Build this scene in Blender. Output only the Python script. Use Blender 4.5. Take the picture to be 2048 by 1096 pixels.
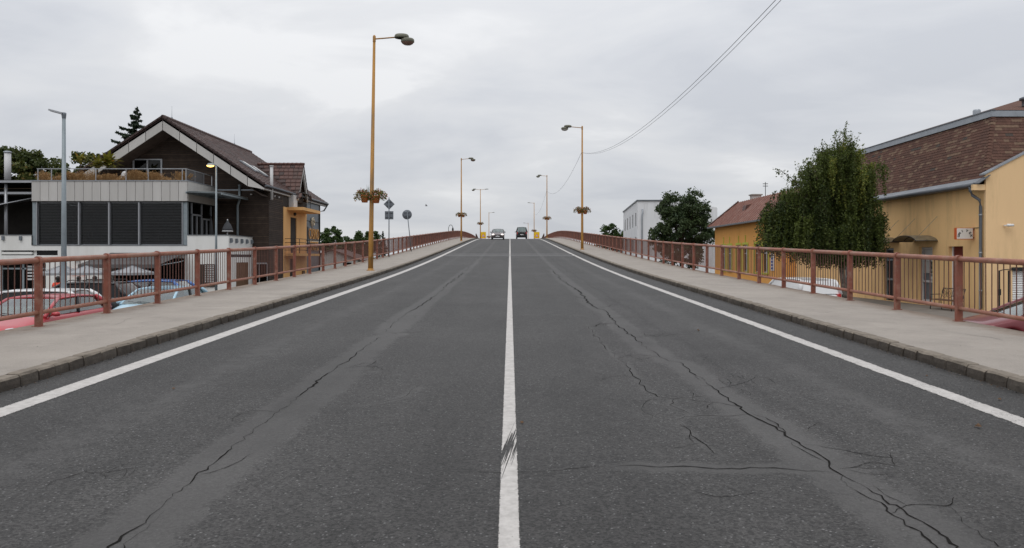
import bpy, math, random
import numpy as np
from mathutils import Vector, Matrix, Euler

random.seed(7)
rng = np.random.default_rng(7)
for o in list(bpy.data.objects):
    bpy.data.objects.remove(o, do_unlink=True)
scene = bpy.context.scene
col = scene.collection
R = math.radians
H = 2.4                      # eye level of the photographer above the lower town ground


def Z(rel):
    """height above the lower ground, from a height relative to eye level"""
    return rel + H


# ------------------------------------------------------------------ camera
cam_d = bpy.data.cameras.new('camera')
cam = bpy.data.objects.new('camera', cam_d)
col.objects.link(cam)
cam.location = (0, 0, H)
cam.rotation_euler = (R(90), 0, 0)
cam_d.sensor_width = 36
cam_d.lens = 36 * 1504 / 2048
cam_d.shift_x = 4 / 2048
cam_d.shift_y = -33 / 2048
cam_d.clip_start = 0.1
cam_d.clip_end = 6000
scene.camera = cam

# ------------------------------------------------------------------ world: overcast
SUN_EL, SUN_AZ = 58, 200      # degrees; azimuth clockwise from +Y
world = bpy.data.worlds.new('World')
scene.world = world
world.use_nodes = True
nt = world.node_tree
nt.nodes.clear()
N = nt.nodes.new
L = nt.links.new


def mth(tree, op, a, b=None, c=None):
    n = tree.nodes.new('ShaderNodeMath')
    n.operation = op
    for i, v in enumerate((a, b, c)):
        if v is None:
            continue
        if isinstance(v, (int, float)):
            n.inputs[i].default_value = v
        else:
            tree.links.new(v, n.inputs[i])
    return n.outputs[0]


geo = N('ShaderNodeNewGeometry')
inc = N('ShaderNodeVectorMath'); inc.operation = 'SCALE'; inc.inputs['Scale'].default_value = -1.0
tc = N('ShaderNodeTexCoord')
sep = N('ShaderNodeSeparateXYZ'); L(tc.outputs['Generated'], sep.inputs[0])
zpos = mth(nt, 'MAXIMUM', sep.outputs['Z'], 0.0)
den = mth(nt, 'ADD', zpos, 0.22)
px = mth(nt, 'DIVIDE', sep.outputs['X'], den)
py = mth(nt, 'DIVIDE', sep.outputs['Y'], den)
comb = N('ShaderNodeCombineXYZ'); L(px, comb.inputs[0]); L(py, comb.inputs[1])


def wnoise(scale, detail, dist, rough=0.55, off=0.0):
    mp = N('ShaderNodeMapping'); L(comb.outputs[0], mp.inputs[0])
    mp.inputs['Location'].default_value = (off, off * 0.7, 0)
    mp.inputs['Rotation'].default_value = (0, 0, R(28))
    mp.inputs['Scale'].default_value = (0.8, 1.15, 1)
    n = N('ShaderNodeTexNoise'); L(mp.outputs[0], n.inputs['Vector'])
    n.inputs['Scale'].default_value = scale
    n.inputs['Detail'].default_value = detail
    n.inputs['Roughness'].default_value = rough
    n.inputs['Distortion'].default_value = dist
    return n.outputs['Fac']


n1 = wnoise(0.8, 5, 0.7, 0.52, 3.1)
n2 = wnoise(2.2, 5, 0.5, 0.55, 9.4)
f = mth(nt, 'ADD', mth(nt, 'MULTIPLY', n1, 0.62), mth(nt, 'MULTIPLY', n2, 0.38))
cr = N('ShaderNodeValToRGB')
L(f, cr.inputs[0])
els = cr.color_ramp.elements
els[0].position = 0.38; els[0].color = (0.60, 0.622, 0.668, 1)
els[1].position = 0.62; els[1].color = (0.83, 0.838, 0.855, 1)
e = els.new(0.47); e.color = (0.672, 0.69, 0.727, 1)
e = els.new(0.56); e.color = (0.735, 0.747, 0.772, 1)
# an overcast sky is brighter overhead than at the horizon
gain = mth(nt, 'ADD', mth(nt, 'MULTIPLY', zpos, 0.80), 0.885)
vm = N('ShaderNodeVectorMath'); vm.operation = 'SCALE'
L(cr.outputs[0], vm.inputs[0]); L(gain, vm.inputs['Scale'])
bg_c = N('ShaderNodeBackground'); L(vm.outputs[0], bg_c.inputs['Color']); bg_c.inputs['Strength'].default_value = 1.0
sky = N('ShaderNodeTexSky')
sky.sky_type = 'NISHITA'
sky.sun_disc = False
sky.sun_elevation = R(SUN_EL)
sky.sun_rotation = R(SUN_AZ)
bg_s = N('ShaderNodeBackground'); L(sky.outputs[0], bg_s.inputs['Color']); bg_s.inputs['Strength'].default_value = 0.08
mixw = N('ShaderNodeMixShader'); mixw.inputs[0].default_value = 0.95
L(bg_s.outputs[0], mixw.inputs[1]); L(bg_c.outputs[0], mixw.inputs[2])
ow = N('ShaderNodeOutputWorld'); L(mixw.outputs[0], ow.inputs['Surface'])

sun_d = bpy.data.lights.new('sun', 'SUN')
sun_d.energy = 0.9
sun_d.angle = R(35)
sun_d.color = (1.0, 0.965, 0.92)
sun = bpy.data.objects.new('sun', sun_d)
col.objects.link(sun)
sdir = Vector((math.sin(R(SUN_AZ)) * math.cos(R(SUN_EL)), math.cos(R(SUN_AZ)) * math.cos(R(SUN_EL)), math.sin(R(SUN_EL))))
sun.rotation_euler = (-sdir).to_track_quat('-Z', 'Y').to_euler()
sun.location = (0, 0, 60)

vs = scene.view_settings
vs.view_transform = 'Standard'
vs.look = 'None'
vs.exposure = 0.0
vs.gamma = 1.0
vs.use_curve_mapping = False
scene.render.engine = 'CYCLES'
scene.cycles.max_bounces = 6
scene.cycles.transparent_max_bounces = 12
scene.cycles.caustics_reflective = False
scene.cycles.caustics_refractive = False


# ------------------------------------------------------------------ materials
def srgb(r, g, b):
    def c(v):
        v /= 255
        return v / 12.92 if v <= 0.04045 else ((v + 0.055) / 1.055) ** 2.4
    return (c(r), c(g), c(b))


def mat(name, c, rough=0.7, var=0.15, scale=2.0, spec=0.4, metal=0.0, bump=0.0, bscale=60, dirt=None, dscale=1.3,
        damt=0.5, streak=False, coat=0.0, c2=None):
    """principled material: base colour broken up by world-space noise, optional second colour (dirt, rust) in patches"""
    m = bpy.data.materials.new(name)
    m.use_nodes = True
    t = m.node_tree
    b = t.nodes['Principled BSDF']
    g = t.nodes.new('ShaderNodeNewGeometry')
    mp = t.nodes.new('ShaderNodeMapping')
    t.links.new(g.outputs['Position'], mp.inputs[0])
    if streak:
        mp.inputs['Scale'].default_value = (1, 1, 0.16)
    n = t.nodes.new('ShaderNodeTexNoise')
    t.links.new(mp.outputs[0], n.inputs['Vector'])
    n.inputs['Scale'].default_value = scale
    n.inputs['Detail'].default_value = 8
    n.inputs['Roughness'].default_value = 0.65
    mr = t.nodes.new('ShaderNodeMapRange')
    mr.inputs[1].default_value = 0.3; mr.inputs[2].default_value = 0.7
    mr.inputs[3].default_value = 1 - var; mr.inputs[4].default_value = 1 + var
    t.links.new(n.outputs['Fac'], mr.inputs[0])
    sc = t.nodes.new('ShaderNodeVectorMath'); sc.operation = 'SCALE'
    sc.inputs[0].default_value = c
    t.links.new(mr.outputs[0], sc.inputs['Scale'])
    out = sc.outputs[0]
    if dirt is not None:
        n2 = t.nodes.new('ShaderNodeTexNoise')
        t.links.new(mp.outputs[0], n2.inputs['Vector'])
        n2.inputs['Scale'].default_value = dscale
        n2.inputs['Detail'].default_value = 9
        n2.inputs['Roughness'].default_value = 0.7
        m2 = t.nodes.new('ShaderNodeMapRange')
        m2.inputs[1].default_value = 0.5; m2.inputs[2].default_value = 0.68
        m2.inputs[3].default_value = 0; m2.inputs[4].default_value = damt
        t.links.new(n2.outputs['Fac'], m2.inputs[0])
        mx = t.nodes.new('ShaderNodeMix'); mx.data_type = 'RGBA'
        t.links.new(m2.outputs[0], mx.inputs[0])
        t.links.new(out, mx.inputs[6])
        mx.inputs[7].default_value = (*dirt, 1)
        out = mx.outputs[2]
    t.links.new(out, b.inputs['Base Color'])
    b.inputs['Roughness'].default_value = rough
    b.inputs['Specular IOR Level'].default_value = spec
    b.inputs['Metallic'].default_value = metal
    if coat:
        b.inputs['Coat Weight'].default_value = coat
        b.inputs['Coat Roughness'].default_value = 0.06
    if bump:
        n3 = t.nodes.new('ShaderNodeTexNoise')
        t.links.new(g.outputs['Position'], n3.inputs['Vector'])
        n3.inputs['Scale'].default_value = bscale
        n3.inputs['Detail'].default_value = 5
        bp = t.nodes.new('ShaderNodeBump')
        bp.inputs['Strength'].default_value = bump
        bp.inputs['Distance'].default_value = 0.01
        t.links.new(n3.outputs['Fac'], bp.inputs['Height'])
        t.links.new(bp.outputs[0], b.inputs['Normal'])
    return m


def glass_mat(name, tint=(0.3, 0.33, 0.33), rough=0.02, refl=1.0, base=0.035):
    m = bpy.data.materials.new(name)
    m.use_nodes = True
    t = m.node_tree
    t.nodes.clear()
    o = t.nodes.new('ShaderNodeOutputMaterial')
    tr = t.nodes.new('ShaderNodeBsdfTransparent'); tr.inputs[0].default_value = (*tint, 1)
    gl = t.nodes.new('ShaderNodeBsdfGlossy'); gl.inputs['Roughness'].default_value = rough
    gl.inputs['Color'].default_value = (refl, refl, refl, 1)
    lw = t.nodes.new('ShaderNodeLayerWeight'); lw.inputs['Blend'].default_value = 0.5
    fr = t.nodes.new('ShaderNodeMath'); fr.operation = 'MULTIPLY_ADD'
    t.links.new(mth(t, 'POWER', lw.outputs['Facing'], 4.5), fr.inputs[0]); fr.inputs[1].default_value = 0.9; fr.inputs[2].default_value = base
    mx = t.nodes.new('ShaderNodeMixShader')
    t.links.new(fr.outputs[0], mx.inputs[0]); t.links.new(tr.outputs[0], mx.inputs[1]); t.links.new(gl.outputs[0], mx.inputs[2])
    t.links.new(mx.outputs[0], o.inputs[0])
    return m


def emit_mat(name, c, s):
    m = bpy.data.materials.new(name)
    m.use_nodes = True
    b = m.node_tree.nodes['Principled BSDF']
    b.inputs['Base Color'].default_value = (*c, 1)
    b.inputs['Emission Color'].default_value = (*c, 1)
    b.inputs['Emission Strength'].default_value = s
    return m


def leaf_mat(name, c1, c2, trans=0.35, autumn=None):
    """foliage: colour varies leaf by leaf (face attribute rnd), light passes through"""
    m = bpy.data.materials.new(name)
    m.use_nodes = True
    t = m.node_tree
    t.nodes.clear()
    o = t.nodes.new('ShaderNodeOutputMaterial')
    at = t.nodes.new('ShaderNodeAttribute'); at.attribute_name = 'rnd'
    cr_ = t.nodes.new('ShaderNodeValToRGB')
    cr_.color_ramp.elements[0].color = (*c1, 1)
    cr_.color_ramp.elements[1].color = (*c2, 1)
    if autumn:
        cr_.color_ramp.elements[1].position = 0.9
        e_ = cr_.color_ramp.elements.new(0.97); e_.color = (*autumn, 1)
    t.links.new(at.outputs['Fac'], cr_.inputs[0])
    df = t.nodes.new('ShaderNodeBsdfPrincipled')
    df.inputs['Roughness'].default_value = 0.55
    df.inputs['Specular IOR Level'].default_value = 0.3
    t.links.new(cr_.outputs[0], df.inputs['Base Color'])
    tl = t.nodes.new('ShaderNodeBsdfTranslucent')
    t.links.new(cr_.outputs[0], tl.inputs['Color'])
    mx = t.nodes.new('ShaderNodeMixShader'); mx.inputs[0].default_value = trans
    t.links.new(df.outputs[0], mx.inputs[1]); t.links.new(tl.outputs[0], mx.inputs[2])
    t.links.new(mx.outputs[0], o.inputs[0])
    return m


M = {}
M['rail'] = mat('rail_paint', (0.235, 0.078, 0.050), 0.55, 0.25, 5, 0.4, dirt=(0.30, 0.19, 0.14), dscale=7, damt=0.8, bump=0.35, bscale=90)
M['rail_tube'] = mat('rail_tube_paint', (0.295, 0.120, 0.078), 0.5, 0.2, 5, 0.4, dirt=(0.34, 0.235, 0.175), dscale=2.6, damt=0.7, bump=0.25, bscale=90)
M['rail_bar'] = mat('rail_bar_paint', (0.135, 0.060, 0.045), 0.55, 0.2, 5, 0.4)
M['lamp_ochre'] = mat('lamp_ochre', (0.40, 0.195, 0.035), 0.5, 0.2, 3, dirt=(0.15, 0.09, 0.04), dscale=3.4, damt=0.85, streak=True, bump=0.2, bscale=80)
M['lamp_head'] = mat('lamp_head', (0.17, 0.17, 0.13), 0.6, 0.25, 6, dirt=(0.08, 0.06, 0.04))
M['lens'] = mat('lamp_lens', (0.22, 0.13, 0.10), 0.3, 0.1)
M['lens_pale'] = mat('lamp_lens_pale', (0.5, 0.5, 0.48), 0.3, 0.1)
M['galv'] = mat('galvanised', (0.24, 0.28, 0.30), 0.5, 0.12, 4, 0.5, 0.2)
M['galv_dark'] = mat('galvanised_dark', (0.15, 0.17, 0.19), 0.5, 0.15, 4, 0.5, 0.2)
M['sign_back'] = mat('sign_back', (0.13, 0.145, 0.165), 0.45, 0.1, 8, 0.5, 0.2)
M['sign_rib'] = mat('sign_rib', (0.06, 0.065, 0.075), 0.5)
M['terracotta'] = mat('terracotta', (0.50, 0.16, 0.05), 0.7, 0.15, 10, dirt=(0.22, 0.10, 0.05))
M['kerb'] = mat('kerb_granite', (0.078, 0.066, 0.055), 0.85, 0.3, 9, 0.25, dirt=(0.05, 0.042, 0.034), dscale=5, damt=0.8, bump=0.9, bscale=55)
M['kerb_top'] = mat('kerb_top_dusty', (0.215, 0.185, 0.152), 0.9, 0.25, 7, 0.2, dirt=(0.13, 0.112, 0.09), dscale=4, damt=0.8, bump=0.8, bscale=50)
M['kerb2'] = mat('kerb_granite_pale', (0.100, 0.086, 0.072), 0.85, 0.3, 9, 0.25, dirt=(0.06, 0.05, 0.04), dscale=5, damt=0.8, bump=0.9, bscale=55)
M['concrete'] = mat('concrete', (0.32, 0.30, 0.27), 0.85, 0.2, 1.2, 0.3, dirt=(0.16, 0.14, 0.12), bump=0.4)
M['white_wall'] = mat('white_render', (0.74, 0.74, 0.72), 0.8, 0.04, 1.0, 0.2, dirt=(0.55, 0.54, 0.51), dscale=0.8, damt=0.4, streak=True)
M['far_white'] = mat('far_white_render', (0.74, 0.745, 0.76), 0.85, 0.05, 0.7, 0.2, dirt=(0.45, 0.45, 0.45), damt=0.4, streak=True)
M['yellow_wall'] = mat('yellow_render', (0.86, 0.56, 0.265), 0.85, 0.05, 0.8, 0.2, dirt=(0.52, 0.34, 0.17), dscale=1.1, damt=0.65, streak=True, bump=0.15, bscale=120)
M['yellow_wall2'] = mat('yellow_render_annex', (0.83, 0.575, 0.32), 0.85, 0.04, 0.8, 0.2, dirt=(0.58, 0.41, 0.22), dscale=1.1, damt=0.55, streak=True, bump=0.15, bscale=120)
M['orange_wall'] = mat('orange_render', (0.80, 0.40, 0.115), 0.85, 0.06, 0.8, 0.2, dirt=(0.62, 0.28, 0.07), dscale=0.6, damt=0.5, streak=True)
M['ochre_wall'] = mat('ochre_render', (0.74, 0.43, 0.18), 0.8, 0.05, 0.8, 0.2, dirt=(0.55, 0.28, 0.07), damt=0.35, streak=True)
M['ochre_door'] = mat('ochre_door', (0.42, 0.22, 0.025), 0.6, 0.1)
M['panel'] = mat('fibre_cement', (0.47, 0.455, 0.435), 0.7, 0.05, 2, 0.3, dirt=(0.33, 0.32, 0.30), damt=0.3, streak=True)
M['panel2'] = mat('fibre_cement_pale', (0.52, 0.505, 0.485), 0.7, 0.05, 2, 0.3, dirt=(0.36, 0.35, 0.33), damt=0.3, streak=True)
M['gap'] = mat('dark_gap', (0.02, 0.02, 0.02), 0.9)
M['board'] = mat('brown_board', (0.050, 0.034, 0.026), 0.75, 0.35, 2.5, 0.25, dirt=(0.055, 0.037, 0.027), dscale=4, damt=0.5)
M['board2'] = mat('brown_board_side', (0.050, 0.036, 0.029), 0.75, 0.3, 2.5, 0.25, dirt=(0.06, 0.044, 0.034), dscale=4, damt=0.5)
M['board3'] = mat('brown_board_worn', (0.070, 0.049, 0.037), 0.75, 0.3, 2.5, 0.25, dirt=(0.05, 0.034, 0.026), dscale=4, damt=0.6)
M['tile'] = mat('brown_tile', (0.070, 0.038, 0.032), 0.6, 0.3, 5, 0.4, dirt=(0.11, 0.07, 0.055), damt=0.5)
M['tile2'] = mat('brown_tile_red', (0.095, 0.046, 0.037), 0.6, 0.3, 5, 0.4)
M['tile3'] = mat('brown_tile_dark', (0.05, 0.029, 0.026), 0.6, 0.3, 5, 0.4)
M['sh1'] = mat('shingle_red', (0.122, 0.066, 0.050), 0.9, 0.22, 9, 0.2, bump=0.5, bscale=150)
M['sh2'] = mat('shingle_brown', (0.104, 0.058, 0.045), 0.9, 0.22, 9, 0.2, bump=0.5, bscale=150)
M['sh3'] = mat('shingle_tan', (0.175, 0.115, 0.081), 0.9, 0.22, 9, 0.2, bump=0.5, bscale=150)
M['sh4'] = mat('shingle_grey', (0.075, 0.062, 0.054), 0.9, 0.22, 9, 0.2, bump=0.5, bscale=150)
M['metal_roof'] = mat('red_metal_roof', (0.20, 0.078, 0.052), 0.45, 0.15, 1.5, 0.5, dirt=(0.33, 0.20, 0.16), dscale=1.1, damt=0.6)
M['zinc'] = mat('zinc', (0.30, 0.325, 0.355), 0.4, 0.15, 2, 0.5, 0.3)
M['zinc_dark'] = mat('zinc_dark', (0.12, 0.13, 0.145), 0.45, 0.15, 2, 0.5, 0.2)
M['black'] = mat('black_metal', (0.012, 0.012, 0.013), 0.5, 0.1)
M['dark_room'] = mat('dark_room', (0.035, 0.030, 0.027), 0.9, 0.3, 1.0)
M['dark_room2'] = mat('room_brown', (0.10, 0.065, 0.04), 0.9, 0.3, 1.0)
M['dark_grey'] = mat('dark_grey_fabric', (0.055, 0.057, 0.062), 0.85, 0.1)
M['slat'] = mat('blind_slat', (0.105, 0.11, 0.115), 0.45, 0.1, 3, 0.4, 0.2)
M['canvas'] = mat('grey_canvas', (0.30, 0.31, 0.325), 0.85, 0.08, 2, 0.2)
M['canvas_dark'] = mat('dark_canvas', (0.105, 0.10, 0.10), 0.85, 0.12, 2, 0.2)
M['alu'] = mat('aluminium', (0.36, 0.37, 0.39), 0.4, 0.08, 3, 0.5, 0.4)
M['white'] = mat('white_paint', (0.75, 0.75, 0.75), 0.5, 0.04)
M['pale'] = mat('pale_plastic', (0.55, 0.55, 0.55), 0.5, 0.06)
M['red_door'] = mat('wine_door', (0.16, 0.022, 0.015), 0.4, 0.15)
M['sign_orange'] = mat('sign_orange', (0.62, 0.12, 0.03), 0.5, 0.08)
M['sign_white'] = mat('sign_white', (0.66, 0.62, 0.57), 0.5, 0.05)
M['gold'] = mat('gold_letter', (0.55, 0.27, 0.07), 0.4, 0.2, 9)
M['cream'] = mat('cream_letter', (0.6, 0.5, 0.36), 0.5, 0.15, 9)
M['lime'] = mat('lime_paint', (0.50, 0.52, 0.07), 0.7, 0.1)
M['sign_yellow'] = mat('sign_yellow', (0.80, 0.52, 0.01), 0.5, 0.06)
M['sign_red'] = mat('sign_red', (0.55, 0.03, 0.02), 0.5, 0.05)
M['blue'] = mat('blue_print', (0.04, 0.10, 0.35), 0.5, 0.1)
M['bark'] = mat('bark', (0.075, 0.055, 0.04), 0.9, 0.3, 8, 0.2, bump=0.8, bscale=30)
M['birch_bark'] = mat('birch_bark', (0.30, 0.27, 0.23), 0.9, 0.3, 5, 0.2, dirt=(0.03, 0.028, 0.025), dscale=4, damt=0.95, bump=0.6, bscale=30)
M['rubber'] = mat('tyre_rubber', (0.018, 0.018, 0.019), 0.85, 0.15)
M['rim'] = mat('alloy_rim', (0.45, 0.46, 0.48), 0.35, 0.05, 3, 0.5, 0.7)
M['black_trim'] = mat('black_trim', (0.02, 0.02, 0.022), 0.55, 0.1)
M['seat'] = mat('car_seat', (0.05, 0.05, 0.055), 0.9, 0.1)
M['glass'] = glass_mat('window_glass', (0.30, 0.31, 0.31), 0.03, base=0.022)
M['car_glass'] = glass_mat('car_glass', (0.55, 0.62, 0.60), 0.02, base=0.13)
M['car_glass_dark'] = glass_mat('car_glass_tinted', (0.06, 0.065, 0.07), 0.02)
M['frost'] = mat('canopy_glass', (0.34, 0.37, 0.37), 0.25, 0.1, 3, 0.5)
M['head_on'] = emit_mat('headlight_lit', (1.0, 0.86, 0.78), 4.0)
M['lamp_on'] = emit_mat('street_light_lit', (1.0, 0.55, 0.12), 5.0)
M['sign_lit'] = emit_mat('backlit_sign', (1.0, 0.22, 0.08), 1.2)
M['head'] = mat('headlight', (0.6, 0.62, 0.65), 0.15, 0.05)
M['tail'] = mat('tail_light', (0.45, 0.012, 0.012), 0.2, 0.1, coat=1.0)
M['plate'] = mat('number_plate', (0.75, 0.75, 0.75), 0.5, 0.03)
M['skin'] = mat('skin', (0.48, 0.27, 0.19), 0.6, 0.05)
M['hair'] = mat('black_hair', (0.015, 0.012, 0.011), 0.6, 0.2, 30)
M['shirt_red'] = mat('red_shirt', (0.75, 0.10, 0.06), 0.85, 0.08)
M['shirt_black'] = mat('black_shirt', (0.02, 0.02, 0.022), 0.85, 0.08)
M['denim'] = mat('dark_trousers', (0.03, 0.035, 0.05), 0.9, 0.1)
M['wood'] = mat('brown_wood', (0.14, 0.075, 0.04), 0.7, 0.25, 6)
M['wicker'] = mat('dark_wicker', (0.045, 0.035, 0.028), 0.8, 0.25, 20)
M['wire'] = mat('wire', (0.05, 0.05, 0.055), 0.6, 0.05)


def paint(name, c, metallic=0.25):
    return mat(name, c, 0.34, 0.05, 2.0, 0.4, metallic, coat=0.55)


P = {
    'red': paint('car_red', (0.44, 0.045, 0.055), 0.1),
    'white': paint('car_white', (0.72, 0.72, 0.72), 0.0),
    'black': paint('car_black', (0.022, 0.024, 0.026)),
    'blue': paint('car_blue', (0.03, 0.12, 0.36)),
    'ltblue': paint('car_light_blue', (0.36, 0.55, 0.66)),
    'crimson': paint('car_crimson', (0.15, 0.014, 0.02), 0.1),
    'grey': paint('car_dark_bronze', (0.085, 0.068, 0.07)),
    'van': paint('van_black', (0.018, 0.02, 0.02)),
}


# ------------------------------------------------------------------ mesh helpers
class MB:
    def __init__(s):
        s.v = []; s.f = []; s.m = []; s.s = []

    def add(s, vs_, fs_, mi=0, smooth=False):
        o = len(s.v)
        s.v.extend([tuple(p) for p in vs_])
        for f_ in fs_:
            s.f.append(tuple(i + o for i in f_)); s.m.append(mi); s.s.append(smooth)

    def box(s, x0, x1, y0, y1, z0, z1, mi=0):
        vs_ = [(x0, y0, z0), (x1, y0, z0), (x1, y1, z0), (x0, y1, z0), (x0, y0, z1), (x1, y0, z1), (x1, y1, z1), (x0, y1, z1)]
        s.add(vs_, [(0, 3, 2, 1), (4, 5, 6, 7), (0, 1, 5, 4), (1, 2, 6, 5), (2, 3, 7, 6), (3, 0, 4, 7)], mi)

    def hexa(s, a, b, mi=0):
        """two quads a (4 pts) and b (4 pts) joined into a solid"""
        s.add(list(a) + list(b), [(3, 2, 1, 0), (4, 5, 6, 7), (0, 1, 5, 4), (1, 2, 6, 5), (2, 3, 7, 6), (3, 0, 4, 7)], mi)

    def obox(s, c, ax, ay, az, mi=0):
        c, ax, ay, az = Vector(c), Vector(ax), Vector(ay), Vector(az)
        p = lambda i, j, k: c + ax * i + ay * j + az * k
        s.hexa([p(-1, -1, -1), p(1, -1, -1), p(1, 1, -1), p(-1, 1, -1)], [p(-1, -1, 1), p(1, -1, 1), p(1, 1, 1), p(-1, 1, 1)], mi)

    def prism(s, poly, axis, a, b, mi=0, smooth=False):
        """polygon in the two other axes, extruded along axis from a to b"""
        n = len(poly)
        def P3(p, t):
            if axis == 'x': return (t, p[0], p[1])
            if axis == 'y': return (p[0], t, p[1])
            return (p[0], p[1], t)
        vs_ = [P3(p, a) for p in poly] + [P3(p, b) for p in poly]
        s.add(vs_, [tuple(range(n))[::-1], tuple(range(n, 2 * n))], mi)
        s.add(vs_, [(i, (i + 1) % n, (i + 1) % n + n, i + n) for i in range(n)], mi, smooth)

    def tube(s, pts, r, n=8, mi=0, cap=True, smooth=True):
        pts = [Vector(p) for p in pts]
        k = len(pts)
        rs = r if isinstance(r, (list, tuple)) else [r] * k
        rings = []
        for i, p in enumerate(pts):
            t = (pts[min(i + 1, k - 1)] - pts[max(i - 1, 0)])
            if t.length < 1e-9: t = Vector((0, 0, 1))
            t.normalize()
            up = Vector((0, 0, 1)) if abs(t.z) < 0.9 else Vector((0, 1, 0))
            a = t.cross(up).normalized()
            b_ = t.cross(a).normalized()
            rings.append([p + (a * math.cos(2 * math.pi * j / n) + b_ * math.sin(2 * math.pi * j / n)) * rs[i] for j in range(n)])
        vs_ = [q for ring in rings for q in ring]
        fs_ = [(i * n + j, i * n + (j + 1) % n, (i + 1) * n + (j + 1) % n, (i + 1) * n + j) for i in range(k - 1) for j in range(n)]
        s.add(vs_, fs_, mi, smooth)
        if cap:
            o = len(s.v) - len(vs_)
            s.f.append(tuple(o + j for j in range(n))[::-1]); s.m.append(mi); s.s.append(False)
            s.f.append(tuple(o + (k - 1) * n + j for j in range(n))); s.m.append(mi); s.s.append(False)

    def lathe(s, prof, n=16, org=(0, 0, 0), axis='z', mi=0, sx=1.0, sy=1.0, smooth=True):
        vs_ = []
        for (r, z) in prof:
            for j in range(n):
                a = 2 * math.pi * j / n
                p = (r * math.cos(a) * sx, r * math.sin(a) * sy, z)
                if axis == 'x': p = (p[2], p[0], p[1])
                elif axis == 'y': p = (p[0], p[2], p[1])
                vs_.append((p[0] + org[0], p[1] + org[1], p[2] + org[2]))
        k = len(prof)
        fs_ = [(i * n + j, i * n + (j + 1) % n, (i + 1) * n + (j + 1) % n, (i + 1) * n + j) for i in range(k - 1) for j in range(n)]
        s.add(vs_, fs_, mi, smooth)

    def wall(s, org, u, w, h, openings=(), depth=0.2, nrm=None, mi=0, mr=None):
        """flat wall from org along unit u (width w) and up (height h), outward normal nrm; openings (u0,u1,v0,v1) get reveals"""
        org, u, nrm = Vector(org), Vector(u), Vector(nrm)
        us = sorted({0, w, *[c for o_ in openings for c in o_[:2]]})
        vs_ = sorted({0, h, *[c for o_ in openings for c in o_[2:4]]})
        P_ = lambda a, b, d=0: org + u * a + Vector((0, 0, b)) - nrm * d
        for i in range(len(us) - 1):
            for j in range(len(vs_) - 1):
                cu, cv = (us[i] + us[i + 1]) / 2, (vs_[j] + vs_[j + 1]) / 2
                if any(o_[0] < cu < o_[1] and o_[2] < cv < o_[3] for o_ in openings):
                    continue
                s.add([P_(us[i], vs_[j]), P_(us[i + 1], vs_[j]), P_(us[i + 1], vs_[j + 1]), P_(us[i], vs_[j + 1])], [(0, 1, 2, 3)], mi)
        for (a0, a1, b0, b1) in [o_[:4] for o_ in openings]:
            q = [(a0, b0), (a1, b0), (a1, b1), (a0, b1)]
            for k in range(4):
                p0, p1 = q[k], q[(k + 1) % 4]
                s.add([P_(*p0), P_(*p1), P_(*p1, depth), P_(*p0, depth)], [(0, 1, 2, 3)], mi if mr is None else mr)

    def mesh(s, name, mats):
        me = bpy.data.meshes.new(name)
        me.from_pydata(s.v, [], s.f)
        for m_ in (mats if isinstance(mats, (list, tuple)) else [mats]):
            me.materials.append(M[m_] if isinstance(m_, str) else m_)
        me.polygons.foreach_set('material_index', s.m)
        me.polygons.foreach_set('use_smooth', s.s)
        me.update()
        return me

    def build(s, name, mats, parent=None, **kw):
        return link(name, s.mesh(name, mats), parent, **kw)


def link(name, me, parent=None, loc=None, rot=None, scale=None):
    """link a mesh; mesh coordinates are world coordinates when loc is None and the parent is an unrotated Empty"""
    o = bpy.data.objects.new(name, me)
    col.objects.link(o)
    if loc is not None: o.location = loc
    if rot is not None: o.rotation_euler = rot
    if scale is not None: o.scale = scale
    if parent is not None:
        o.parent = parent
        if 'w' in WORLD.get(parent.name, ''):
            o.matrix_parent_inverse = Matrix.Translation(-BASE[parent.name])
            BASE[o.name] = Vector((0, 0, 0)); WORLD[o.name] = ''
    return o


WORLD = {}
BASE = {}
LABELS = {}


def tag(o, label, cat, group=None, kind=None):
    o['label'] = label
    o['category'] = cat
    if group: o['group'] = group
    if kind: o['kind'] = kind
    LABELS.setdefault(label, []).append(o.name)
    return o


def thing(name, label, cat, loc=(0, 0, 0), group=None, rotz=0.0, world=True):
    """Empty at the base of a thing; with world=True its parts are modelled in world coordinates"""
    o = bpy.data.objects.new(name, None)
    col.objects.link(o)
    o.location = loc
    o.rotation_euler = (0, 0, rotz)
    o.empty_display_size = 0.2
    if world:
        WORLD[o.name] = 'w'; BASE[o.name] = Vector(loc)
    return tag(o, label, cat, group)


def struct(o):
    o['kind'] = 'structure'
    return o


def copy_tree(o, parent=None):
    c = o.copy()
    col.objects.link(c)
    if parent is not None:
        c.parent = parent
    for ch in o.children:
        copy_tree(ch, c)
    return c


def fast_quads(name, V, rnd=None, mats=None, parent=None):
    """V: (n,4,3) array of quads -> one mesh object"""
    n = len(V)
    me = bpy.data.meshes.new(name)
    me.vertices.add(n * 4)
    me.vertices.foreach_set('co', np.ascontiguousarray(V, dtype=np.float32).reshape(-1))
    me.loops.add(n * 4)
    me.loops.foreach_set('vertex_index', np.arange(n * 4, dtype=np.int32))
    me.polygons.add(n)
    me.polygons.foreach_set('loop_start', np.arange(0, n * 4, 4, dtype=np.int32))
    if rnd is not None:
        at = me.attributes.new('rnd', 'FLOAT', 'FACE')
        at.data.foreach_set('value', np.ascontiguousarray(rnd, dtype=np.float32))
    me.update(calc_edges=True)
    for m_ in (mats or []):
        me.materials.append(M[m_] if isinstance(m_, str) else m_)
    return link(name, me, parent)


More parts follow.
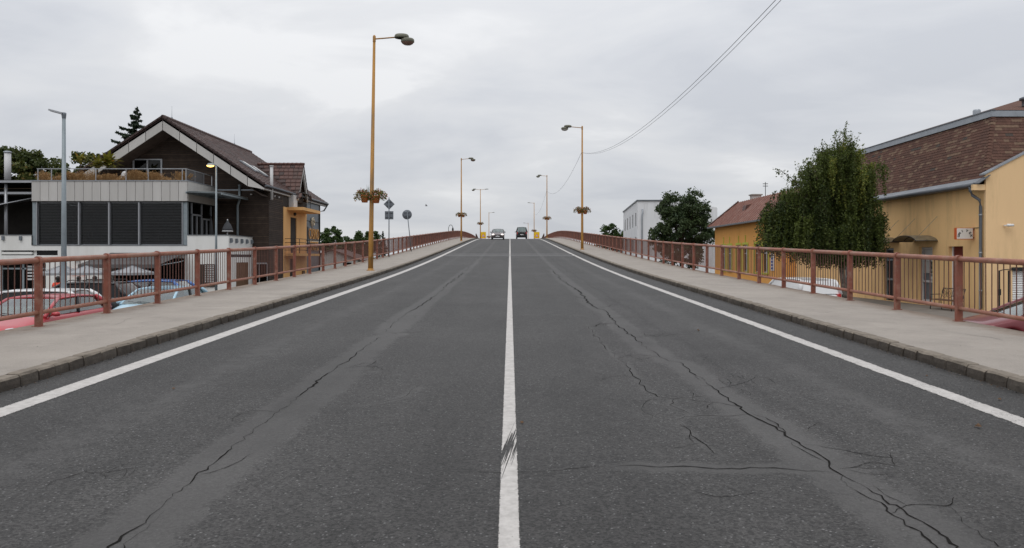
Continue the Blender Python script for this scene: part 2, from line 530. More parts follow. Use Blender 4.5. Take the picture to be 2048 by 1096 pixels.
def text_mesh(body, size, extrude, name='lettering', bold=0.0):
    cu = bpy.data.curves.new(name, 'FONT')
    cu.body = body; cu.size = size; cu.extrude = extrude; cu.offset = bold
    cu.align_x = 'CENTER'; cu.align_y = 'CENTER'
    o = bpy.data.objects.new(name + '_tmp', cu)
    col.objects.link(o)
    dg = bpy.context.evaluated_depsgraph_get()
    me = bpy.data.meshes.new_from_object(o.evaluated_get(dg))
    bpy.data.objects.remove(o, do_unlink=True)
    me.name = name
    return me
# ------------------------------------------------------------------ vertical profile of the bridge road (pavement level, relative to eye level)
PK = np.array([(-60, -2.30), (-30, -2.05), (0, -1.43), (15, -0.985), (30, -0.529), (57.5, 0.612), (85.7, 1.88), (113, 2.93), (141, 3.40), (155, 3.45),
               (169, 3.27), (197, 2.48), (225, 1.37), (260, -0.2), (310, -2.0), (340, -2.3)])


def _spline(xk, yk):
    n = len(xk); h = np.diff(xk)
    A = np.zeros((n, n)); r = np.zeros(n)
    A[0, 0] = A[-1, -1] = 1
    for i in range(1, n - 1):
        A[i, i - 1] = h[i - 1]; A[i, i] = 2 * (h[i - 1] + h[i]); A[i, i + 1] = h[i]
        r[i] = 3 * ((yk[i + 1] - yk[i]) / h[i] - (yk[i] - yk[i - 1]) / h[i - 1])
    c = np.linalg.solve(A, r)

    def ev(x):
        x = np.clip(np.asarray(x, float), xk[0], xk[-1])
        i = np.clip(np.searchsorted(xk, x) - 1, 0, n - 2)
        t = x - xk[i]
        b = (yk[i + 1] - yk[i]) / h[i] - h[i] * (2 * c[i] + c[i + 1]) / 3
        d = (c[i + 1] - c[i]) / (3 * h[i])
        return yk[i] + b * t + c[i] * t * t + d * t ** 3
    return ev


_ev = _spline(PK[:, 0], PK[:, 1])
KERB = 0.125


def zp(y):   # pavement height above lower ground
    return _ev(y) + H


def zr(y):   # road height
    return zp(y) - KERB


Y0, Y1 = -45.0, 330.0
XK = 5.05      # kerb face
XP = 7.62      # outer pavement edge

CR = {
    'left_a': ([(-2.01, 2.2), (-2.03, 2.9), (-2.01, 3.76), (-2.01, 3.89), (-1.99, 3.99), (-2.0, 4.18), (-2.0, 4.34), (-2.01, 4.48), (-2.02, 4.65), (-2.02, 4.8), (-2.03, 5.06), (-2.03, 5.28), (-2.03, 5.48), (-2.04, 5.67), (-2.04, 5.97), (-2.03, 6.27), (-2.04, 6.64), (-2.04, 7.29), (-2.05, 8.13), (-2.04, 8.76), (-2.01, 9.42), (-2.02, 10.47), (-1.99, 11.42), (-1.77, 11.78)], 1.0),
    'left_a2': ([(-1.92, 3.5), (-1.92, 3.75), (-1.94, 3.87), (-1.94, 3.92), (-1.94, 4.06), (-1.95, 4.24)], 0.6),
    'left_b': ([(-1.77, 11.78), (-2.0, 12.1), (-2.01, 12.27), (-2.06, 13.22), (-2.05, 14.18), (-2.04, 15.28), (-1.96, 17.41), (-1.94, 20.54), (-1.95, 25.49), (-1.9, 35.34)], 0.95),
    'left_t': ([(-1.84, 8.63), (-1.55, 8.63), (-1.23, 8.37)], 0.35),
    'left_u': ([(-1.46, 6.85), (-1.25, 6.97), (-1.05, 7.15), (-0.94, 7.74)], 0.3),
    'right_a': ([(2.26, 2.3), (2.21, 3.0), (2.24, 3.76), (2.25, 3.95), (2.24, 4.09), (2.23, 4.26), (2.2, 4.43), (2.2, 4.63), (2.17, 4.78), (2.15, 4.93), (2.18, 5.13), (2.19, 5.43), (2.17, 5.65), (2.15, 5.76), (2.14, 6.01), (2.13, 6.21), (2.09, 6.45), (2.07, 6.64), (2.08, 6.97), (2.07, 7.29), (2.07, 7.63), (2.07, 7.96)], 0.8),
    'right_b': ([(2.09, 8.05), (2.06, 8.31), (2.08, 8.76), (2.08, 9.19), (1.96, 9.3), (1.92, 9.74), (1.88, 10.37), (1.88, 11.31), (1.87, 12.3), (1.85, 13.47)], 0.85),
    'right_c': ([(1.87, 13.22), (1.92, 14.03), (1.96, 15.28), (1.85, 16.18), (1.81, 17.19), (1.9, 20.23), (1.9, 22.94), (1.79, 25.98), (1.89, 32.8)], 1.3),
    'right_d': ([(2.14, 3.2), (2.14, 3.84), (2.14, 4.0), (2.13, 4.17), (2.16, 4.34), (2.13, 4.44), (2.11, 4.59), (2.11, 4.72), (2.16, 4.91)], 0.5),
    'right_e': ([(-0.34, 4.94), (-0.04, 4.95), (0.14, 4.95), (0.26, 4.97), (0.4, 5.02), (0.53, 5.06), (0.67, 5.04), (0.82, 5.09), (0.95, 5.06), (1.09, 5.06), (1.23, 5.06), (1.29, 5.04), (1.47, 5.02), (1.7, 5.03), (1.87, 5.0), (2.02, 4.97), (2.14, 4.93)], 0.5),
    'right_f': ([(1.38, 6.31), (1.5, 6.45), (1.65, 6.49), (1.82, 6.47), (2.07, 6.54)], 0.5),
    'right_g': ([(1.56, 7.15), (1.46, 6.89), (1.54, 6.68), (1.63, 6.49)], 0.5),
    'right_h': ([(1.42, 6.21), (1.43, 5.94), (1.44, 5.67), (1.46, 5.45), (1.49, 5.3)], 0.45),
    'right_i': ([(1.35, 13.16), (1.32, 11.09), (1.32, 10.09), (1.36, 9.42), (1.41, 9.11), (1.38, 8.19), (1.36, 7.53), (1.42, 7.24), (1.56, 7.15), (1.74, 7.2), (1.91, 7.29)], 0.55),
    'right_j': ([(2.15, 5.76), (2.18, 5.94), (2.20, 6.27), (2.18, 6.42), (2.11, 6.53)], 0.5),
    'right_k': ([(2.18, 5.10), (2.33, 5.04), (2.49, 5.03)], 0.35),
    'right_l': ([(2.18, 5.13), (2.15, 5.25), (2.12, 5.45), (2.12, 5.67)], 0.35),
    'right_n': ([(0.15, 14.7), (0.7, 14.75), (1.35, 14.6), (1.9, 14.7)], 0.4),
    'right_o': ([(2.5, 3.4), (2.44, 3.9), (2.52, 4.3), (2.45, 4.8)], 0.25),
}


def crack_path(pts, step=0.03, amp=0.015, seed=0):
    rr = random.Random(seed)
    out = []
    for (a, b) in zip(pts[:-1], pts[1:]):
        d = math.dist(a, b)
        n = max(1, int(d / max(step, 0.012 * a[1])))
        for k in range(n):
            t = k / n
            am = amp * (1 + 0.12 * a[1])
            jx, jy = (rr.uniform(-am, am), rr.uniform(-am, am)) if k else (0, 0)
            out.append((a[0] + (b[0] - a[0]) * t + jx, a[1] + (b[1] - a[1]) * t + jy))
    out.append(pts[-1])
    return out


CPATH = {k: crack_path(v[0], seed=i) for i, (k, v) in enumerate(CR.items())}

# ---- asphalt material
def asphalt_material():
    m = bpy.data.materials.new('asphalt')
    m.use_nodes = True
    t = m.node_tree
    b = t.nodes['Principled BSDF']
    g = t.nodes.new('ShaderNodeNewGeometry')
    pos = g.outputs['Position']

    def noise(scale, det=6, rough=0.6, st=None):
        n = t.nodes.new('ShaderNodeTexNoise')
        v = pos
        if st:
            mp = t.nodes.new('ShaderNodeMapping'); mp.inputs['Scale'].default_value = st
            t.links.new(pos, mp.inputs[0]); v = mp.outputs[0]
        t.links.new(v, n.inputs['Vector'])
        n.inputs['Scale'].default_value = scale; n.inputs['Detail'].default_value = det; n.inputs['Roughness'].default_value = rough
        return n.outputs['Fac']

    def mr(v, a, b_, c, d):
        n = t.nodes.new('ShaderNodeMapRange')
        for i, q in enumerate((a, b_, c, d)): n.inputs[i + 1].default_value = q
        t.links.new(v, n.inputs[0]); return n.outputs[0]
    wear = t.nodes.new('ShaderNodeAttribute'); wear.attribute_name = 'wear'
    dark = t.nodes.new('ShaderNodeAttribute'); dark.attribute_name = 'dark'
    # wear edge broken up by noise
    wv = mr(mth(t, 'ADD', wear.outputs['Fac'], mth(t, 'MULTIPLY', mth(t, 'SUBTRACT', noise(5, 6), 0.5), 0.9)), 0.35, 0.65, 0, 1)
    dv = mr(mth(t, 'ADD', dark.outputs['Fac'], mth(t, 'MULTIPLY', mth(t, 'SUBTRACT', noise(9, 8, 0.75, (1, 2.2, 1)), 0.5), 1.3)), 0.45, 0.9, 0, 1)
    vo = t.nodes.new('ShaderNodeTexVoronoi'); t.links.new(pos, vo.inputs['Vector']); vo.inputs['Scale'].default_value = 68
    sepc = t.nodes.new('ShaderNodeSeparateColor'); t.links.new(vo.outputs['Color'], sepc.inputs[0])
    agg = mr(sepc.outputs[0], 0.0, 1.0, 0.46, 1.52)
    spark = mth(t, 'GREATER_THAN', sepc.outputs[1], 0.955)
    spark2 = mth(t, 'MULTIPLY', spark, mr(vo.outputs['Distance'], 0.0, 0.6, 0.2, 0.0))
    fine = mr(noise(150, 4), 0.3, 0.7, 0.68, 1.34)
    big = mth(t, 'MULTIPLY', mr(noise(0.55, 4), 0.3, 0.7, 0.84, 1.16), mr(noise(2.3, 9, 0.72, (1, .45, 1)), 0.52, 0.72, 1.0, 0.78))
    streak = mr(noise(1.0, 5, 0.6, (1.6, 0.09, 1)), 0.3, 0.7, 0.88, 1.12)
    rough_tex = mth(t, 'MULTIPLY', agg, fine)
    flat_tex = mr(rough_tex, 0.5, 1.6, 0.86, 1.16)
    mixf = t.nodes.new('ShaderNodeMix'); mixf.data_type = 'FLOAT'
    t.links.new(wv, mixf.inputs[0]); t.links.new(rough_tex, mixf.inputs[2]); t.links.new(flat_tex, mixf.inputs[3])
    val = mth(t, 'MULTIPLY', mth(t, 'MULTIPLY', mixf.outputs[0], big), streak)
    val = mth(t, 'MULTIPLY', val, mth(t, 'SUBTRACT', 1.0, mth(t, 'MULTIPLY', dv, 0.46)))
    val = mth(t, 'MULTIPLY', val, mth(t, 'ADD', 1.0, mth(t, 'MULTIPLY', wv, 0.34)))
    sc = t.nodes.new('ShaderNodeVectorMath'); sc.operation = 'SCALE'
    sc.inputs[0].default_value = (0.0500, 0.0480, 0.0465)
    t.links.new(val, sc.inputs['Scale'])
    ad = t.nodes.new('ShaderNodeVectorMath'); ad.operation = 'ADD'
    t.links.new(sc.outputs[0], ad.inputs[0])
    cb = t.nodes.new('ShaderNodeCombineXYZ')
    sp = mth(t, 'MULTIPLY', spark2, mth(t, 'SUBTRACT', 1.0, mth(t, 'MULTIPLY', wv, 0.8)))
    for i in range(3): t.links.new(sp, cb.inputs[i])
    t.links.new(cb.outputs[0], ad.inputs[1])
    t.links.new(ad.outputs[0], b.inputs['Base Color'])
    b.inputs['Roughness'].default_value = 0.66
    b.inputs['Specular IOR Level'].default_value = 0.27
    bp = t.nodes.new('ShaderNodeBump'); bp.inputs['Distance'].default_value = 0.006
    t.links.new(mth(t, 'SUBTRACT', 0.55, mth(t, 'MULTIPLY', wv, 0.4)), bp.inputs['Strength'])
    t.links.new(rough_tex, bp.inputs['Height'])
    t.links.new(bp.outputs[0], b.inputs['Normal'])
    return m


M['asphalt'] = asphalt_material()


def line_material(name, scratch=False, thin=0.0):
    """road paint whose rim and body are worn through to the asphalt below"""
    m = bpy.data.materials.new(name)
    m.use_nodes = True
    t = m.node_tree
    b = t.nodes['Principled BSDF']
    g = t.nodes.new('ShaderNodeNewGeometry')
    pos = g.outputs['Position']

    def noise(scale, det=6, rough=0.65, vec=None):
        n = t.nodes.new('ShaderNodeTexNoise'); t.links.new(vec or pos, n.inputs['Vector'])
        n.inputs['Scale'].default_value = scale; n.inputs['Detail'].default_value = det; n.inputs['Roughness'].default_value = rough
        return n.outputs['Fac']
    uv = t.nodes.new('ShaderNodeAttribute'); uv.attribute_name = 'across'
    edge = mth(t, 'SUBTRACT', 1.0, mth(t, 'ABSOLUTE', mth(t, 'SUBTRACT', mth(t, 'MULTIPLY', uv.outputs['Fac'], 2.0), 1.0)))
    e1 = mth(t, 'MULTIPLY', edge, 4.0)
    grain = noise(70, 4)
    a = mth(t, 'ADD', mth(t, 'MINIMUM', e1, 1.0), mth(t, 'MULTIPLY', mth(t, 'SUBTRACT', grain, 0.5), 2.4))
    a = mth(t, 'SUBTRACT', a, mth(t, 'MULTIPLY', mth(t, 'GREATER_THAN', noise(3.5, 8, 0.75), 0.61 - thin), 0.45))
    alpha = mth(t, 'GREATER_THAN', a, 0.33)
    if scratch:
        sp = t.nodes.new('ShaderNodeSeparateXYZ'); t.links.new(pos, sp.inputs[0])
        # tyre-dragged scrape: slanting streaks between 4.9 and 6.3 m
        sl = mth(t, 'SUBTRACT', sp.outputs['X'], mth(t, 'MULTIPLY', mth(t, 'SUBTRACT', sp.outputs['Y'], 5.5), 0.11))
        cbx = t.nodes.new('ShaderNodeCombineXYZ'); t.links.new(mth(t, 'MULTIPLY', sl, 120.0), cbx.inputs[0]); t.links.new(mth(t, 'MULTIPLY', sp.outputs['Y'], 0.8), cbx.inputs[1])
        st = noise(1.0, 3, 0.5, cbx.outputs[0])
        inx = mth(t, 'MULTIPLY', mth(t, 'LESS_THAN', mth(t, 'ABSOLUTE', sl), 0.055), 1.0)
        iny = mth(t, 'MULTIPLY', mth(t, 'GREATER_THAN', sp.outputs['Y'], 4.75), mth(t, 'LESS_THAN', sp.outputs['Y'], 6.35))
        cut = mth(t, 'MULTIPLY', mth(t, 'MULTIPLY', inx, iny), mth(t, 'LESS_THAN', st, mth(t, 'SUBTRACT', 0.585, mth(t, 'MULTIPLY', mth(t, 'ABSOLUTE', mth(t, 'SUBTRACT', sp.outputs['Y'], 5.55)), 0.30))))
        alpha = mth(t, 'MULTIPLY', alpha, mth(t, 'SUBTRACT', 1.0, cut))
    cr_ = t.nodes.new('ShaderNodeValToRGB'); t.links.new(noise(14, 8, 0.7), cr_.inputs[0])
    cr_.color_ramp.elements[0].position = 0.3; cr_.color_ramp.elements[0].color = (0.36, 0.34, 0.32, 1)
    cr_.color_ramp.elements[1].position = 0.62; cr_.color_ramp.elements[1].color = (0.53, 0.505, 0.48, 1)
    t.links.new(cr_.outputs[0], b.inputs['Base Color'])
    b.inputs['Roughness'].default_value = 0.7
    t.links.new(alpha, b.inputs['Alpha'])
    return m


M['line'] = line_material('road_paint')
M['line_c'] = line_material('road_paint_scraped', True)
M['line_w'] = line_material('road_paint_worn', False, 0.09)
M['crack'] = mat('crack', (0.012, 0.011, 0.010), 0.95, 0.3, 20, 0.1)
M['joint'] = mat('joint_sealant', (0.20, 0.20, 0.20), 0.6, 0.2, 6)
M['patch'] = mat('sealant_dark', (0.05, 0.05, 0.052), 0.6, 0.2, 6)


def pavement_material():
    m = mat('pavement_asphalt', (0.325, 0.292, 0.258), 0.88, 0.10, 1.1, 0.25, dirt=(0.225, 0.202, 0.18), dscale=0.9, damt=0.55, bump=0.35, bscale=110)
    t = m.node_tree
    b = t.nodes['Principled BSDF']
    src = b.inputs['Base Color'].links[0].from_socket
    g = t.nodes.new('ShaderNodeNewGeometry')
    n = t.nodes.new('ShaderNodeTexNoise'); t.links.new(g.outputs['Position'], n.inputs['Vector'])
    n.inputs['Scale'].default_value = 130; n.inputs['Detail'].default_value = 3
    r = t.nodes.new('ShaderNodeMapRange'); r.inputs[1].default_value = 0.3; r.inputs[2].default_value = 0.7; r.inputs[3].default_value = 0.76; r.inputs[4].default_value = 1.2
    t.links.new(n.outputs['Fac'], r.inputs[0])
    # brownish grit gathered under the railing and along the kerb
    sp = t.nodes.new('ShaderNodeSeparateXYZ'); t.links.new(g.outputs['Position'], sp.inputs[0])
    ax = mth(t, 'ABSOLUTE', sp.outputs['X'])
    n2 = t.nodes.new('ShaderNodeTexNoise'); t.links.new(g.outputs['Position'], n2.inputs['Vector']); n2.inputs['Scale'].default_value = 4; n2.inputs['Detail'].default_value = 8
    k = t.nodes.new('ShaderNodeMapRange'); k.inputs[1].default_value = 7.05; k.inputs[2].default_value = 7.6; k.inputs[3].default_value = 0; k.inputs[4].default_value = 0.9
    t.links.new(mth(t, 'ADD', ax, mth(t, 'MULTIPLY', mth(t, 'SUBTRACT', n2.outputs['Fac'], 0.5), 0.8)), k.inputs[0])
    mx = t.nodes.new('ShaderNodeMix'); mx.data_type = 'RGBA'
    t.links.new(k.outputs[0], mx.inputs[0]); t.links.new(src, mx.inputs[6]); mx.inputs[7].default_value = (0.22, 0.165, 0.125, 1)
    s2 = t.nodes.new('ShaderNodeVectorMath'); s2.operation = 'SCALE'
    t.links.new(mx.outputs[2], s2.inputs[0]); t.links.new(r.outputs[0], s2.inputs['Scale'])
    t.links.new(s2.outputs[0], b.inputs['Base Color'])
    return m


M['pavement'] = pavement_material()
M['ground'] = mat('town_ground', (0.10, 0.10, 0.085), 0.95, 0.3, 0.05, 0.2, dirt=(0.06, 0.085, 0.03), dscale=0.03, damt=0.9)
M['lot'] = mat('parking_asphalt', (0.085, 0.08, 0.075), 0.9, 0.2, 0.8, 0.3, dirt=(0.075, 0.072, 0.07), dscale=0.5, bump=0.4, bscale=80)
M['cobble'] = mat('paving', (0.17, 0.15, 0.13), 0.9, 0.2, 1.5, 0.3, dirt=(0.15, 0.14, 0.12))

# ---- ground
mb = MB()
mb.add([(-3000, -500, 0), (3000, -500, 0), (3000, 4500, 0), (-3000, 4500, 0)], [(0, 1, 2, 3)])
struct(mb.build('ground', 'ground'))
mb = MB(); mb.add([(-60, -20, .004), (-7.9, -20, .004), (-7.9, 37.5, .004), (-60, 37.5, .004)], [(0, 1, 2, 3)])
struct(mb.build('parking_lot', 'lot'))
mb = MB(); mb.add([(-60, 37.5, .006), (-7.9, 37.5, .006), (-7.9, 75, .006), (-60, 75, .006)], [(0, 1, 2, 3)])
struct(mb.build('cafe_forecourt', 'cobble'))
mb = MB(); mb.add([(7.9, -20, .004), (16.5, -20, .004), (16.5, 110, .004), (7.9, 110, .004)], [(0, 1, 2, 3)])
struct(mb.build('side_street', 'lot'))
mb = MB(); mb.box(16.5, 27, -20, 110, -0.05, 0.11)
struct(mb.build('side_pavement', 'cobble'))

# ---- bridge body: embankment walls and deck sides under the pavements
ys = np.concatenate([np.arange(Y0, 60, 3.0), np.arange(60, Y1 + 1, 5.0)])
mb = MB()
for sx in (-1, 1):
    xo = sx * (XP + 0.06); xi = sx * 5.0
    for a, b in zip(ys[:-1], ys[1:]):
        za, zb = zp(a) - 0.03, zp(b) - 0.03
        mb.add([(xo, a, -0.2), (xo, b, -0.2), (xo, b, zb), (xo, a, za)], [(0, 1, 2, 3)])
        mb.add([(xo, a, za), (xo, b, zb), (xi, b, zb - .13), (xi, a, za - .13)], [(0, 1, 2, 3)])
        mb.hexa([(xo, a, za - .34), (xo + sx * .12, a, za - .34), (xo + sx * .12, b, zb - .34), (xo, b, zb - .34)],
                [(xo, a, za - .012), (xo + sx * .12, a, za - .012), (xo + sx * .12, b, zb - .012), (xo, b, zb - .012)])
struct(mb.build('bridge_embankment', 'concrete'))

# ---- road
xs = np.linspace(-XK - .02, XK + .02, 126)
yy = np.concatenate([np.arange(Y0, 2, 1.5), np.arange(2, 17, 0.1), np.arange(17, 40, 0.3), np.arange(40, 180, 1.2), np.arange(180, Y1 + 2, 4)])
GX, GY = np.meshgrid(xs, yy)
wear = np.zeros_like(GX); dark = np.zeros_like(GX)


def seg_dist(path):
    p = np.array(path)
    d = np.full(GX.shape, 9.0)
    y0, y1 = p[:, 1].min() - 1, p[:, 1].max() + 1
    msk = (GY > y0) & (GY < y1)
    for a, b in zip(p[:-1], p[1:]):
        ab = b - a; L2 = max(1e-9, ab @ ab)
        qx, qy = GX[msk] - a[0], GY[msk] - a[1]
        tt = np.clip((qx * ab[0] + qy * ab[1]) / L2, 0, 1)
        dd = np.hypot(qx - tt * ab[0], qy - tt * ab[1])
        d[msk] = np.minimum(d[msk], dd)
    return d


for k, (pts, w) in CR.items():
    d = seg_dist(pts)
    if w >= 0.75:
        off = 0.16 if k.startswith('left') else 0.0
        c = -1.86 if k.startswith('left') else 2.08
        wear = np.maximum(wear, 1.15 - d / 0.30)
    elif k == 'right_e':
        wear = np.maximum(wear, (1.1 - d / 0.17) * np.clip((GX - 0.3) / 0.6, 0, 1))
    else:
        wear = np.maximum(wear, (0.8 - d / 0.12))
# long sealed bands either side of the lanes, wheel tracks and a ravelled strip beside the right crack
far = np.clip((GY - 9) / 10, 0, 1)
wear = np.maximum(wear, 0.85 - np.abs(GX + 1.80 - 0.03 * np.sin(GY)) / 0.30)
wear = np.maximum(wear, (0.85 - np.abs(GX - 2.02) / 0.32))
wear = np.maximum(wear, 0.55 - np.abs(np.abs(GX) - 3.3) / 1.3)
wear = np.maximum(wear, 0.30 - np.abs(np.abs(GX) - 0.95) / 0.9)
dark = np.maximum(dark, 0.72 - np.abs(GX - 2.50 - 0.05 * np.sin(GY * 1.3)) / 0.30)
dark = np.maximum(dark, 0.62 - np.abs(GX + 2.28) / 0.22)
dark = np.maximum(dark, 0.55 - np.abs(GX - 1.52) / 0.25)
dark = np.maximum(dark, 0.60 - np.abs(np.abs(GX) - 4.95) / 0.35)
verts = np.stack([GX, GY, zr(GY) + 0.0 * GX], -1).reshape(-1, 3)
ny, nx = GX.shape
idx = np.arange(ny * nx).reshape(ny, nx)
quads = np.stack([idx[:-1, :-1], idx[:-1, 1:], idx[1:, 1:], idx[1:, :-1]], -1).reshape(-1, 4)
me = bpy.data.meshes.new('road')
me.from_pydata(verts.tolist(), [], quads.tolist())
for nm, arr in (('wear', wear), ('dark', dark)):
    at = me.attributes.new(nm, 'FLOAT', 'POINT')
    at.data.foreach_set('value', np.clip(arr, 0, 1.2).astype(np.float32).reshape(-1))
me.materials.append(M['asphalt'])
road = struct(link('road', me))
BASE[road.name] = Vector((0, 0, 0)); WORLD[road.name] = ''


def ribbon(name, path, widths, mat_, dz, parent, across=False):
    """flat strip following the road surface along path [(x,y)]"""
    n = len(path)
    vs_, fs_, ac = [], [], []
    for i, (x, y) in enumerate(path):
        x2, y2 = path[min(i + 1, n - 1)]; x1, y1 = path[max(i - 1, 0)]
        tx, ty = x2 - x1, y2 - y1
        l_ = math.hypot(tx, ty) or 1
        nx_, ny_ = ty / l_, -tx / l_
        w = widths[i] / 2 if isinstance(widths, (list, tuple)) else widths / 2
        for s_ in (-1, 1):
            X_, Y_ = x + nx_ * w * s_, y + ny_ * w * s_
            vs_.append((X_, Y_, float(zr(Y_)) + dz)); ac.append((s_ + 1) / 2)
    for i in range(n - 1):
        fs_.append((2 * i, 2 * i + 1, 2 * i + 3, 2 * i + 2))
    me_ = bpy.data.meshes.new(name)
    me_.from_pydata(vs_, [], fs_)
    at_ = me_.attributes.new('across', 'FLOAT', 'POINT')
    at_.data.foreach_set('value', np.array(ac, np.float32))
    me_.materials.append(M[mat_])
    return link(name, me_, parent)


for i, (k, (pts, w)) in enumerate(CR.items()):
    rr = random.Random(100 + i)
    pth = CPATH[k]
    n = len(pth)
    ws = []
    cur = 1.0
    for j in range(n):
        cur = min(1.9, max(0.25, cur + rr.uniform(-0.6, 0.6)))
        taper = min(1.0, 0.25 + min(j, n - 1 - j) * 0.2)
        ws.append(0.0095 * w * cur * rr.uniform(.55, 1.5) * taper * (1 + 0.02 * pth[j][1]))
    ribbon('crack', pth, ws, 'crack', 0.0035, road)
# fine branching cracks of the ravelled strips
rr = random.Random(5)


def branch(x, y, a, n, w_, depth):
    pth = [(x, y)]
    for j in range(n):
        a += rr.uniform(-0.42, 0.42)
        st = rr.uniform(0.02, 0.06)
        pth.append((pth[-1][0] + math.cos(a) * st, pth[-1][1] + math.sin(a) * st * 1.4))
        if depth and rr.random() < 0.14:
            branch(pth[-1][0], pth[-1][1], a + rr.choice((-1, 1)) * rr.uniform(.6, 1.3), max(3, n // 2), w_ * .75, depth - 1)
    m = len(pth)
    ribbon('crack', pth, [w_ * rr.uniform(.5, 1.5) * min(1, .3 + .3 * min(j, m - 1 - j)) for j in range(m)], 'crack', 0.0032, road)


for (x, y, a, n, w_) in ((2.12, 4.2, .3, 14, .006), (2.2, 5.6, .2, 16, .006), (2.1, 6.8, 2.6, 14, .006), (2.05, 7.6, .3, 16, .006), (1.9, 9.6, 2.8, 18, .007), (1.9, 11.4, .4, 18, .008),
                         (1.88, 13.2, 2.7, 18, .009), (1.5, 7.15, 3.6, 12, .005), (1.4, 6.2, 4.4, 12, .005), (-2.02, 4.9, .3, 10, .005), (-2.03, 6.6, 2.9, 12, .005), (-1.95, 8.8, .2, 16, .006),
                         (-1.9, 11.9, .3, 16, .008), (-2.05, 13.4, 2.6, 16, .009), (1.35, 8.3, 2.9, 12, .005), (2.18, 5.0, .1, 14, .005), (1.9, 16.2, .5, 14, .011), (1.85, 18.5, 2.6, 14, .012)):
    branch(x, y, a, n, w_, 2)
for i in range(34):
    side = rr.choice((-1, 1, 1))
    branch(side * rr.uniform(1.25, 2.8), rr.uniform(3.2, 18), rr.uniform(0, 6.28), rr.randint(4, 10), .0042, 1)

# expansion joints across the road (pale twin strips) and a faint scraped line
for y_, w_ in ((49.0, .5), (51.6, .55)):
    ribbon('expansion_joint', [(-4.25, y_), (0, y_), (4.25, y_)], w_, 'joint', 0.012, road)

# painted lines
yl = [y for y in yy if -10 < y < 260]
yl = sorted(set(list(np.round(np.arange(-10, 40, .4), 2)) + list(np.arange(40, 262, 2.0))))
ribbon('centre_line', [(-0.005, y) for y in yl], 0.118, 'line_c', 0.004, road)
ribbon('edge_line', [(-4.47, y) for y in yl], 0.25, 'line', 0.004, road)
ribbon('edge_line', [(4.27, y) for y in yl], 0.22, 'line_w', 0.004, road)

# leaf litter and specks on the road
LEAF = ((3.78, 6.08, .032), (-3.4, 7.6, .018), (0.095, 6.22, .02), (3.05, 12.2, .03), (4.62, 7.1, .02), (4.6, 8.3, .015))
M['dry_leaf'] = mat('dry_leaf', (0.12, 0.07, 0.038), 0.85, 0.3, 30)
for i, (x_, y_, r_) in enumerate(LEAF):
    m_ = MB()
    zc_ = float(zr(y_))
    pts_ = [(x_ + r_ * rr.uniform(.5, 1.1) * math.cos(a), y_ + r_ * rr.uniform(.5, 1.1) * math.sin(a), zc_ + .003 + rr.uniform(0, .6) * r_) for a in np.linspace(0, 5.4, 7)]
    top = [(p[0] * .6 + x_ * .4, p[1] * .6 + y_ * .4, p[2] + r_ * .5) for p in pts_]
    m_.add(pts_ + top + [(x_, y_, zc_ + r_ * .9)], [(j, (j + 1) % 7, (j + 1) % 7 + 7, j + 7) for j in range(7)] + [(j + 7, (j + 1) % 7 + 7, 14) for j in range(7)])
    tag(m_.build('fallen_leaf', 'dry_leaf'), ['crumpled brown leaf lying on the right white edge line', 'tiny brown scrap on the road left of the long left crack',
        'small dry scrap just right of the scraped centre line', 'small brown scrap on the right lane far ahead beside the crack',
        'dry leaf in the right gutter close to the kerb, nearest the camera', 'tiny leaf in the right gutter behind another dry leaf'][i], 'leaf', 'litter on the road')

